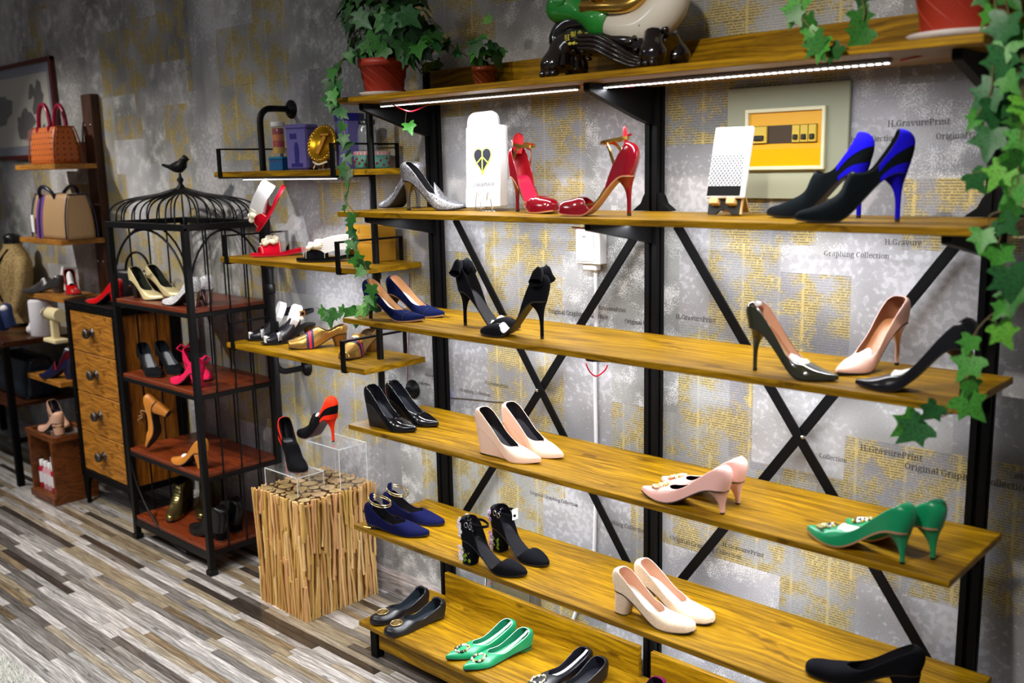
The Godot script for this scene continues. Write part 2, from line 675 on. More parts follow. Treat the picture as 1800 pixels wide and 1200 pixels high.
func build_room() -> void:
	var wall := mapped(Color(1, 1, 1), 0.8, 0.0, tex_wall, Vector3.ONE / 2.3)
	wall.uv1_offset = Vector3(0.30, 0.12, 0)
	var x0 := -6.6
	var x1 := 2.7
	var z1 := 5.0
	var top := 2.9
	var mid := (x0 + x1) / 2
	var w := struct("wall_back", MB.new().box(Vector3(mid, top / 2, -0.06), Vector3(x1 - x0 + 0.24, top + 0.1, 0.12)).done(), wall)
	var plain := mat(rgb(190, 190, 192), 0.8)
	struct("wall_front", MB.new().box(Vector3(mid, top / 2, z1 + 0.06), Vector3(x1 - x0 + 0.24, top + 0.1, 0.12)).done(), plain)
	struct("wall_left", MB.new().box(Vector3(x0 - 0.06, top / 2, z1 / 2), Vector3(0.12, top + 0.1, z1)).done(), plain)
	struct("wall_right", MB.new().box(Vector3(x1 + 0.06, top / 2, z1 / 2), Vector3(0.12, top + 0.1, z1)).done(), plain)
	struct("ceiling", MB.new().box(Vector3(mid, top + 0.06, z1 / 2), Vector3(x1 - x0 + 0.24, 0.12, z1 + 0.24)).done(), mat(rgb(225, 225, 225), 0.85))
	# baseboard: a pale wood board with a moulded top
	var bb := mapped(rgb(214, 205, 204), 0.5, 0.0, tex_floor, Vector3(1.0, 4.0, 4.0))
	var prof := PackedVector2Array([Vector2(0, 0), Vector2(0.016, 0), Vector2(0.016, 0.066), Vector2(0.013, 0.07), Vector2(0.013, 0.076), Vector2(0.016, 0.08), Vector2(0.012, 0.094), Vector2(0.006, 0.1), Vector2(0, 0.1)])
	var b := MB.new()
	b.T = Transform3D(Basis(Vector3(0, 0, 1), Vector3(0, 1, 0), Vector3(-1, 0, 0)), Vector3.ZERO)
	b.prism(prof, -x1, -x0)
	struct("baseboard_back", b.done(), bb)
	# floor: narrow strips of many tones
	var slab := struct("floor", MB.new().box(Vector3(mid, -0.056, z1 / 2), Vector3(x1 - x0 + 0.24, 0.10, z1 + 0.24)).done(), mat(rgb(96, 86, 76), 0.7))
	var tones := [rgb(238, 234, 232), rgb(206, 204, 202), rgb(186, 172, 146), rgb(150, 146, 142), rgb(140, 122, 98), rgb(78, 70, 64), rgb(188, 184, 180), rgb(164, 144, 116), rgb(122, 116, 112), rgb(200, 188, 168)]
	var mats := []
	for c in tones:
		var m := mapped(c, 0.3, 0.0, tex_floor, Vector3(1.3, 5.0, 5.0), true)
		m.clearcoat_enabled = true
		m.clearcoat = 0.5
		m.clearcoat_roughness = 0.12
		mats.append(m)
	var r := RandomNumberGenerator.new()
	r.seed = 31
	var wide := 0.031
	var near := []
	var rest := []
	var last := 0
	for i in int(z1 / wide) + 1:
		var x := x0 - r.randf() * 0.4
		while x < x1:
			var long := r.randf_range(0.26, 1.0)
			var tone := r.randi() % tones.size()
			if r.randf() < 0.24:
				tone = 0
			if tone == last:
				tone = (tone + 3) % tones.size()
			last = tone
			var c := Vector3(x + long / 2, 0, (i + 0.5) * wide)
			# how large it shows: only what the view takes in
			var v := c - cam_at
			var dpt := v.dot(cam_f)
			var px := 900 + FOCAL * v.dot(cam_r) / dpt if dpt > 0.1 else -999.0
			var py := 600 - FOCAL * v.dot(cam_u) / dpt if dpt > 0.1 else -999.0
			var seen := px > -60 and px < 760 and py > 700 and py < 1260
			var q := [c, long, tone, dpt]
			if seen:
				near.append(q)
			else:
				rest.append(q)
			x += long
	near.sort_custom(func(a, b2): return a[3] < b2[3])
	var gap := 0.0016
	var st := SurfaceTool.new()
	st.begin(Mesh.PRIMITIVE_TRIANGLES)
	for i in range(300, near.size()):
		rest.append(near[i])
	for i in mini(300, near.size()):
		var q = near[i]
		part(slab, "plank", MB.new().box(Vector3.ZERO, Vector3(q[1] - gap * 1.2, 0.006, wide - gap), 0.0006).done(), mats[q[2]], q[0] + Vector3(0, -0.003, 0))
	for q in rest:
		var h := Vector3(q[1] / 2 - gap * 0.6, 0, wide / 2 - gap / 2)
		var lin: Color = tones[q[2]].srgb_to_linear()
		var k := [q[0] + Vector3(-h.x, 0, -h.z), q[0] + Vector3(h.x, 0, -h.z), q[0] + Vector3(h.x, 0, h.z), q[0] + Vector3(-h.x, 0, h.z)]
		var lo := Vector3(0, -0.006, 0)
		for n in [0, 1, 2, 0, 2, 3]:
			st.set_color(lin); st.set_normal(Vector3.UP); st.add_vertex(k[n])
		for e in 4:
			var f := (e + 1) % 4
			var nn: Vector3 = ((k[e] + k[f]) / 2 - q[0]).normalized()
			for pnt in [k[e], k[f], k[f] + lo, k[e], k[f] + lo, k[e] + lo]:
				st.set_color(lin); st.set_normal(nn); st.add_vertex(pnt)
	var vm := mapped(Color.WHITE, 0.3, 0.0, tex_floor, Vector3(1.3, 5.0, 5.0), true)
	vm.vertex_color_use_as_albedo = true
	vm.clearcoat_enabled = true
	vm.clearcoat = 0.5
	vm.clearcoat_roughness = 0.12
	st.index()
	var rp := part(slab, "planks", st.commit(), vm)
	rp.set_meta("kind", "stuff")
	# printed words of the newspaper wallpaper
	var f := SystemFont.new()
	f.font_names = PackedStringArray(["Droid Serif"])
	var ink := mat(rgb(62, 58, 52), 0.9)
	for q in [[1590, 818, "Original Graphing Collection", 0.026], [1512, 786, "H.GravurePrint", 0.026], [1783, 835, "avurePrint", 0.024], [964, 546, "Original Graphing Collection", 0.022], [1560, 218, "H.GravurePrint", 0.024], [1645, 240, "Original Graphing", 0.022], [1480, 246, "phing Collection", 0.022], [1045, 540, "H.GravurePrint", 0.02], [1098, 564, "Original Graphing", 0.02], [1188, 556, "H.GravurePrint", 0.022], [808, 684, "Graphing Collection", 0.02], [852, 672, "H.GravurePrint", 0.019], [1060, 913, "Graphing Collection", 0.022], [1178, 944, "Original Graphing Collection", 0.022], [1270, 956, "H.GravurePrint", 0.022], [1448, 445, "Graphing Collection", 0.022], [1555, 425, "H.Gravure", 0.022], [932, 865, "Original Graphing Collection", 0.019], [748, 658, "H.Gravure", 0.018], [1440, 800, "Collection", 0.02], [735, 672, "Collection", 0.018]]:
		var tm := TextMesh.new()
		tm.font = f
		tm.text = q[2]
		tm.font_size = 32
		tm.pixel_size = q[3] / 32.0 * 0.8
		tm.depth = 0.0006
		tm.curve_step = 4.0
		tm.horizontal_alignment = HORIZONTAL_ALIGNMENT_LEFT
		part(w, "printed_words", tm, ink, on_z(q[0], q[1], 0.0) + Vector3(0, 0, 0.0005))
	# white shaggy rug, a corner of which shows
	var rug := thing("rug", "white shaggy rug lying on the striped wood floor", "rug", Vector3(-2.0, 0, 1.255))
	part(rug, "backing", MB.new().box(Vector3(0, 0.004, 0.7), Vector3(2.4, 0.008, 1.4), 0.003).done(), mat(rgb(200, 200, 195), 0.9))
	var mm := MultiMesh.new()
	mm.transform_format = MultiMesh.TRANSFORM_3D
	mm.mesh = MB.new().tube([Vector3.ZERO, Vector3(0.002, 0.012, 0), Vector3(0.007, 0.022, 0.002)], [0.0022, 0.0018, 0.0004], 4, false, false).done()
	mm.instance_count = 16000
	for i in 16000:
		var p := Vector3(r.randf_range(-1.2, 1.2), 0.006, r.randf_range(0, 1.4))
		if i < 9000:
			p = Vector3(r.randf_range(-0.3, 0.9), 0.006, r.randf_range(-0.004, 0.35))
		mm.set_instance_transform(i, Transform3D(Basis(Vector3.UP, r.randf() * TAU) * Basis(Vector3.RIGHT, r.randf_range(-0.5, 0.5)) * Basis.from_scale(Vector3.ONE * r.randf_range(0.8, 1.4)), p))
	var pile := MultiMeshInstance3D.new()
	pile.name = "pile"
	pile.multimesh = mm
	pile.material_override = mat(rgb(235, 236, 230), 0.9)
	pile.set_meta("kind", "stuff")
	rug.add_child(pile)


# ---------------------------------------------------------------- the large shelving unit
func build_shelving() -> void:
	var t := thing("shelving_unit", "wide display shelving unit of six yellow-brown boards on black steel posts", "shelf", Vector3(0, 0, 0))
	var xl := -0.9755
	var xr := 0.9612
	var th := 0.0168
	var posts := [-0.8998, 0.0, 0.8965]
	# posts: black extrusions with a groove down the front and the side
	var w := 0.020
	var prof := PackedVector2Array([Vector2(-w, -w), Vector2(-0.005, -w), Vector2(-0.005, -w + 0.008), Vector2(0.005, -w + 0.008), Vector2(0.005, -w), Vector2(w, -w), Vector2(w, -0.005), Vector2(w - 0.008, -0.005), Vector2(w - 0.008, 0.005), Vector2(w, 0.005), Vector2(w, w), Vector2(0.005, w), Vector2(0.005, w - 0.008), Vector2(-0.005, w - 0.008), Vector2(-0.005, w), Vector2(-w, w)])
	var pb := MB.new()
	pb.T = Transform3D(Basis(Vector3(1, 0, 0), Vector3(0, 0, -1), Vector3(0, 1, 0)), Vector3.ZERO)
	pb.prism(prof, 0.0, 2.0)
	var pm := pb.done()
	for x in posts:
		part(t, "post", pm, M.black, Vector3(x, 0, 0.047))
	for i in 6:
		var y: float = SH[i]
		var bd := part(t, "shelf_board", MB.new().box(Vector3.ZERO, Vector3(xr - xl, th, 0.3375), 0.0018).done(), M.boards[i], Vector3((xl + xr) / 2, y - th / 2, 0.239))
		if i < 5:
			var zl: float = [0.30, 0.20, 0.25, 0.25, 0.25][i]
			led_strip(bd, -0.86 - (xl + xr) / 2, -0.065 - (xl + xr) / 2, -th / 2, zl - 0.239, LED_ENERGY)
			led_strip(bd, 0.005 - (xl + xr) / 2, 0.745 - (xl + xr) / 2, -th / 2, zl - 0.015 - 0.239, LED_ENERGY)
		# brackets
		if i < 5:
			var deep := 0.088 if i == 0 else 0.062
			for x in posts:
				var b := MB.new()
				b.T = Transform3D(Basis(Vector3(0, 0, 1), Vector3(0, 1, 0), Vector3(-1, 0, 0)), Vector3(x, y - th, 0))
				b.prism(PackedVector2Array([Vector2(0.066, 0), Vector2(0.35, 0), Vector2(0.35, -0.016), Vector2(0.346, -0.021), Vector2(0.12, -deep), Vector2(0.066, -deep - 0.012)]), -0.010, 0.010)
				part(t, "bracket", b.done(), M.black)
	# gussets where the cross bars meet the posts above the second board
	for x in [0.0, 0.8965]:
		for s in [-1, 1]:
			var g := PackedVector2Array([Vector2(0.02, 0.0), Vector2(0.062, 0.0), Vector2(0.058, 0.004), Vector2(0.036, 0.02), Vector2(0.027, 0.04), Vector2(0.02, 0.05)])
			if s < 0:
				for k in g.size():
					g[k].x = -g[k].x
			var b := MB.new()
			b.prism(g, 0.03, 0.064)
			part(t, "gusset", b.done(), M.black, Vector3(x, SH[1], 0))
	# cross bars
	for q in [[800, 385, 1108, 1000, 0.040], [1118, 412, 812, 910, 0.034], [1190, 396, 1650, 1195, 0.040], [1690, 418, 1194, 1024, 0.034]]:
		var a := on_z(q[0], q[1], q[4])
		var b2 := on_z(q[2], q[3], q[4])
		part(t, "cross_brace", MB.new().bar(a, b2, 0.0055, 0.027, Vector3(0, 0.3, 1).cross(b2 - a).cross(b2 - a).normalized() if false else (b2 - a).cross(Vector3(0, 0, 1)).normalized(), 0.001).done(), M.black)
	for q in [[944, 686], [1411, 768]]:
		var c := on_z(q[0], q[1], 0.045)
		var b := MB.new()
		b.T = Transform3D(Basis(Vector3(1, 0, 0), Vector3(0, 0, 1), Vector3(0, -1, 0)), c)
		b.lathe([Vector2(0, 0.004), Vector2(0.004, 0.004), Vector2(0.006, 0.001), Vector2(0.006, -0.004)], 10)
		part(t, "bolt", b.done(), M.chrome)
	# upright board behind the top shelf, and two behind the lowest
	part(t, "back_board", MB.new().box(Vector3.ZERO, Vector3(1.86 - 0.03, 0.092, 0.016), 0.0015).done(), M.boards[6], Vector3(0.052, SH[0] + 0.046, 0.079))
	part(t, "back_board", MB.new().box(Vector3.ZERO, Vector3(0.855, 0.098, 0.016), 0.0015).done(), M.boards[7], Vector3(-0.4499, SH[5] + 0.049, 0.079))
	part(t, "back_board", MB.new().box(Vector3.ZERO, Vector3(0.855, 0.098, 0.016), 0.0015).done(), M.boards[2], Vector3(0.4483, SH[5] + 0.049, 0.079))
	part(t, "front_board", MB.new().box(Vector3.ZERO, Vector3(1.80, 0.07, 0.016), 0.0015).done(), M.boards[5], Vector3(0.0, SH[5] - th - 0.036, 0.375))
	for x in [-0.905, 0.0, 0.8965]:
		part(t, "foot", MB.new().box(Vector3.ZERO, Vector3(0.034, SH[5] - th, 0.034), 0.002).done(), M.black, Vector3(x - (0.018 if x < 0 else 0.0), (SH[5] - th) / 2, 0.372 if x < 0 else 0.345))


# ---------------------------------------------------------------- pipe rack on the wall
func build_pipe_rack() -> void:
	var t := thing("pipe_rack", "black pipe wall rack with three short wooden boards", "shelf", Vector3(0, 0, 0))
	var xl := -1.875
	var xr := -1.005
	var ys := [1.665, 1.336, 0.993]
	var th := 0.02
	var px := [-1.772, -1.106]
	for k in 2:
		var x: float = px[k]
		# each pipe runs from a flange on the wall, down, and back to a flange
		var pts := [Vector3(x, 1.905, 0.004), Vector3(x, 1.905, 0.10)]
		for i in 7:
			var a := PI / 2 * i / 6
			pts.append(Vector3(x, 1.905 - 0.05 + 0.05 * cos(a), 0.10 + 0.05 * sin(a)))
		for i in 7:
			var a := PI / 2 * i / 6
			pts.append(Vector3(x, 0.854 + 0.05 - 0.05 * sin(a), 0.10 + 0.05 * cos(a)))
		pts.append(Vector3(x, 0.854, 0.004))
		part(t, "pipe", MB.new().tube(pts, 0.0125, 12).done(), M.iron)
		part(t, "pipe", MB.new().tube([Vector3(x, 0.9, 0.15), Vector3(x, 0.62 if k == 0 else 0.86, 0.15)], 0.0125, 12).done(), M.iron)
		for y in [1.905, 0.854]:
			var b := MB.new()
			b.T = Transform3D(Basis(Vector3(1, 0, 0), Vector3(0, 0, 1), Vector3(0, -1, 0)), Vector3(x, y, 0))
			b.lathe([Vector2(0, 0.001), Vector2(0.036, 0.001), Vector2(0.036, 0.006), Vector2(0.02, 0.009), Vector2(0.018, 0.022), Vector2(0.0125, 0.022)], 24)
			part(t, "wall_flange", b.done(), M.iron)
		for y in [1.30, 1.20, 1.50]:
			part(t, "pipe_coupling", MB.new().lathe([Vector2(0.0125, -0.02), Vector2(0.017, -0.018), Vector2(0.017, 0.018), Vector2(0.0125, 0.02)], 14).done(), M.iron, Vector3(x, y, 0.15))
	for i in 3:
		var y: float = ys[i]
		var bd := part(t, "rack_board", MB.new().box(Vector3.ZERO, Vector3(xr - xl, th, 0.28), 0.0015).done(), M.boards[i + 3], Vector3((xl + xr) / 2, y - th / 2, 0.165))
		led_strip(bd, -0.29, 0.29, -th / 2, [0.10, 0.03, 0.03][i], LED_ENERGY * 0.7)
		# end rails: a flat bar rising at the front corner, back over the board and down
		for s in [0, 1]:
			var x: float = xl + 0.05 if s == 0 else xr - 0.11
			var h := 0.088
			var b := MB.new()
			b.bar(Vector3(x, y - th - 0.004, 0.309), Vector3(x, y + h, 0.309), 0.022, 0.007, Vector3(0, 0, 1), 0.001)
			b.bar(Vector3(x, y + h - 0.003, 0.31), Vector3(x, y + h - 0.003, 0.022), 0.018, 0.006, Vector3.UP, 0.001)
			b.bar(Vector3(x, y + h, 0.024), Vector3(x, y, 0.024), 0.018, 0.006, Vector3(0, 0, 1), 0.001)
			b.bar(Vector3(x, y - th - 0.003, 0.31), Vector3(x, y - th - 0.003, 0.15), 0.018, 0.006, Vector3.UP, 0.001)
			part(t, "end_rail", b.done(), M.black)
	# a thin rail along the back of the top board
	part(t, "back_rail", MB.new().tube([Vector3(xl + 0.05, ys[0] + 0.085, 0.022), Vector3(xr - 0.11, ys[0] + 0.085, 0.022)], 0.003, 6).done(), M.black)


# ---------------------------------------------------------------- birdcage shelf
func build_cage() -> void:
	var x0 := -2.64
	var x1 := -1.99
	var z0 := 0.03
	var z1 := 0.385
	var cx := (x0 + x1) / 2
	var cz := (z0 + z1) / 2
	var t := thing("birdcage_shelf", "black wire shelf shaped like a birdcage with a bird on its domed top", "shelf", Vector3(cx, 0, cz))
	var hx := (x1 - x0) / 2
	var hz := (z1 - z0) / 2
	var top := 1.45
	var bw := 0.026
	for sx in [-1, 1]:
		for sz in [-1, 1]:
			var p := part(t, "corner_post", MB.new().box(Vector3(0, top / 2, 0), Vector3(bw, top, bw), 0.002).done(), M.iron, Vector3(hx * sx, 0, hz * sz))
			part(p, "foot", MB.new().box(Vector3(0, 0.012, 0), Vector3(bw + 0.012, 0.024, bw + 0.012), 0.003).done(), M.iron)
	var fr := MB.new()
	for s in [-1, 1]:
		fr.box(Vector3(0, top, hz * s), Vector3(2 * hx + bw, 0.026, 0.03), 0.002)
		fr.box(Vector3(hx * s, top, 0), Vector3(0.03, 0.0255, 2 * hz), 0.002)
	part(t, "top_frame", fr.done(), M.iron)
	var sy := [1.1236, 0.785, 0.436, 0.1137]
	for y in sy:
		var s := part(t, "cage_board", MB.new().box(Vector3.ZERO, Vector3(2 * hx - 0.004, 0.016, 2 * hz + 0.01), 0.0015).done(), M.rosewood, Vector3(0, y - 0.008, 0))
		var e := MB.new()
		for k in [-1, 1]:
			e.box(Vector3(0, -0.017, hz * k), Vector3(2 * hx, 0.018, 0.018), 0.001)
			e.box(Vector3(hx * k, -0.017, 0), Vector3(0.018, 0.0175, 2 * hz), 0.001)
		part(s, "board_frame", e.done(), M.iron)
	# dome: wires from the rim to the neck
	var neck := 1.60
	var per := []
	for i in 9:
		per.append(Vector3(lerpf(-hx, hx, i / 9.0), 0, hz))
		per.append(Vector3(lerpf(hx, -hx, i / 9.0), 0, -hz))
	for i in 6:
		per.append(Vector3(hx, 0, lerpf(hz, -hz, i / 6.0)))
		per.append(Vector3(-hx, 0, lerpf(-hz, hz, i / 6.0)))
	for p in per:
		var pts := []
		for i in 15:
			var u := i / 14.0
			# straight up from the rim, over a shoulder, gently rising to the neck
			var a := u * PI / 2
			var rad := pow(maxf(cos(a), 0.0), 0.62)
			var y := top + 0.118 * pow(sin(a), 0.62) + (neck - top - 0.118) * pow(1.0 - rad, 4.0)
			rad = lerpf(0.05, 1.0, rad)
			pts.append(Vector3(p.x * rad, y, p.z * rad))
		part(t, "dome_wire", MB.new().tube(pts, 0.0037, 6).done(), M.iron)
	var fin := MB.new()
	fin.lathe([Vector2(0.0, neck - 0.03), Vector2(0.03, neck - 0.012), Vector2(0.018, neck + 0.004), Vector2(0.008, neck + 0.02), Vector2(0.015, neck + 0.036), Vector2(0.006, neck + 0.05), Vector2(0.006, neck + 0.062), Vector2(0, neck + 0.064)], 16)
	part(t, "finial", fin.done(), M.iron)
	# a small bird, tail towards the far end of the shop
	var bd := MB.new()
	var by := neck + 0.088
	bd.tube([Vector3(-0.085, by + 0.012, 0.03), Vector3(-0.05, by + 0.002, 0.018), Vector3(-0.025, by, 0.008), Vector3(0, by + 0.002, 0), Vector3(0.018, by + 0.012, -0.005), Vector3(0.026, by + 0.028, -0.008), Vector3(0.034, by + 0.034, -0.011), Vector3(0.045, by + 0.033, -0.015), Vector3(0.054, by + 0.031, -0.019)], [0.006, 0.009, 0.021, 0.027, 0.023, 0.016, 0.017, 0.008, 0.001], 12)
	part(t, "bird", bd.done(), M.iron)
	# side wires and arches
	for s in [-1, 1]:
		for i in 3:
			var z := lerpf(hz, -hz, (i + 1) / 4.0)
			part(t, "side_wire", MB.new().tube([Vector3(hx * s, 0.1, z), Vector3(hx * s, top, z)], 0.0042, 6).done(), M.iron)
		var pts := []
		for i in 17:
			var a := PI * i / 16
			pts.append(Vector3(hx * s, top - 0.30 + 0.285 * sin(a), cos(a) * hz))
		part(t, "arch", MB.new().tube(pts, 0.005, 6).done(), M.iron)
	for i in 3:
		var x := lerpf(-hx, hx, (i + 1) / 4.0)
		part(t, "back_wire", MB.new().tube([Vector3(x, 0.1, -hz), Vector3(x, top, -hz)], 0.0042, 6).done(), M.iron)
	var af := []
	for i in 21:
		var a := PI * i / 20
		af.append(Vector3(-cos(a) * hx, top - 0.30 + 0.285 * sin(a), hz))
	part(t, "arch", MB.new().tube(af, 0.005, 6).done(), M.iron)
	var dn := []
	for i in 17:
		var a := PI / 2 * i / 16
		dn.append(Vector3(-hx + (1.0 - cos(a)) * hx * 1.4, 0.44 - 0.39 * sin(a), hz + 0.004))
	part(t, "lower_arch", MB.new().tube(dn, 0.006, 6).done(), M.iron)
	part(t, "front_rail", MB.new().box(Vector3(0, 0.075, hz), Vector3(2 * hx, 0.022, 0.022), 0.002).done(), M.iron)


# ---------------------------------------------------------------- drawer cabinet
func build_cabinet() -> void:
	var x0 := -3.33
	var x1 := -2.79
	var z0 := 0.02
	var z1 := 0.33
	var cx := (x0 + x1) / 2
	var cz := (z0 + z1) / 2
	var hx := (x1 - x0) / 2
	var hz := (z1 - z0) / 2
	var top := 1.048
	var t := thing("drawer_cabinet", "narrow wooden cabinet of four drawers in a black riveted metal frame", "cabinet", Vector3(cx, 0, cz))
	var fr := MB.new()
	for sx in [-1, 1]:
		for sz in [-1, 1]:
			fr.box(Vector3((hx - 0.018) * sx, 0.15 + (top - 0.15) / 2, (hz - 0.018) * sz), Vector3(0.036, top - 0.15, 0.036), 0.002)
	for y in [0.172, top - 0.016]:
		for s in [-1, 1]:
			fr.box(Vector3(0, y, (hz - 0.018) * s), Vector3(2 * hx - 0.07, 0.034, 0.0355), 0.002)
			fr.box(Vector3((hx - 0.018) * s, y, 0), Vector3(0.0355, 0.034, 2 * hz - 0.07), 0.002)
	part(t, "frame", fr.done(), M.black)
	for sx in [-1, 1]:
		for sz in [-1, 1]:
			# curved leg
			var pts := [Vector3((hx - 0.03) * sx, 0.16, (hz - 0.02) * sz), Vector3((hx - 0.014) * sx, 0.11, (hz - 0.02) * sz), Vector3((hx - 0.012) * sx, 0.05, (hz - 0.018) * sz), Vector3((hx - 0.02) * sx, 0.0, (hz - 0.018) * sz)]
			part(t, "leg", MB.new().tube(pts, [0.026, 0.02, 0.014, 0.012], 8).done(), M.black)
	part(t, "top_panel", MB.new().box(Vector3(0, top, 0), Vector3(2 * hx, 0.012, 2 * hz), 0.002).done(), M.black)
	# side panels of upright boards
	for s in [-1, 1]:
		for i in 3:
			var wz := (2 * hz - 0.076) / 3
			part(t, "side_plank", MB.new().box(Vector3.ZERO, Vector3(0.014, top - 0.2, wz - 0.002), 0.0015).done(), M.oldwood_up, Vector3((hx - 0.014) * s, (top + 0.172) / 2, -hz + 0.038 + wz * (i + 0.5)))
	part(t, "back_panel", MB.new().box(Vector3.ZERO, Vector3(2 * hx - 0.07, top - 0.2, 0.01)).done(), M.oldwood_up, Vector3(0, (top + 0.172) / 2, -hz + 0.012))
	part(t, "bottom_panel", MB.new().box(Vector3.ZERO, Vector3(2 * hx - 0.07, 0.01, 2 * hz - 0.07)).done(), M.black, Vector3(0, 0.18, 0))
	var dh := (top - 0.036 - 0.19) / 4
	var knob := MB.new()
	knob.T = Transform3D(Basis(Vector3(1, 0, 0), Vector3(0, 0, 1), Vector3(0, -1, 0)), Vector3.ZERO)
	knob.lathe([Vector2(0.024, 0.0), Vector2(0.024, 0.003), Vector2(0.01, 0.005), Vector2(0.009, 0.014), Vector2(0.02, 0.02), Vector2(0.026, 0.028), Vector2(0.022, 0.04), Vector2(0.01, 0.046), Vector2(0.0, 0.047)], 20)
	for i in 8:
		var a := TAU * i / 8
		knob.ball(Vector3(cos(a) * 0.018, 0.036, sin(a) * 0.018), Vector3(0.006, 0.008, 0.006), 6, 5)
	var km := knob.done()
	for i in 4:
		var y := 0.19 + dh * (i + 0.5)
		var d := part(t, "drawer", MB.new().box(Vector3.ZERO, Vector3(2 * hx - 0.078, dh - 0.005, 0.2), 0.002).done(), M.oldwood, Vector3(0, y, hz - 0.108))
		part(d, "knob", km, mat(rgb(84, 80, 76), 0.4, 0.9), Vector3(0, 0.005, 0.1), "ornate pewter knob")
	var rv := MB.new()
	for k in 7:
		var y2 := 0.22 + k * 0.13
		for zz in [hz - 0.018, -hz + 0.018]:
			rv.ball(Vector3(hx + 0.001, y2, zz), Vector3(0.003, 0.005, 0.005), 6, 4)
		rv.ball(Vector3(hx - 0.018, y2, hz + 0.001), Vector3(0.005, 0.005, 0.003), 6, 4)
		rv.ball(Vector3(-hx + 0.018, y2, hz + 0.001), Vector3(0.005, 0.005, 0.003), 6, 4)
	for k in 5:
		rv.ball(Vector3(lerpf(-hx + 0.06, hx - 0.06, k / 4.0), top - 0.016, hz + 0.001), Vector3(0.005, 0.005, 0.003), 6, 4)
	part(t, "rivets", rv.done(), M.iron)


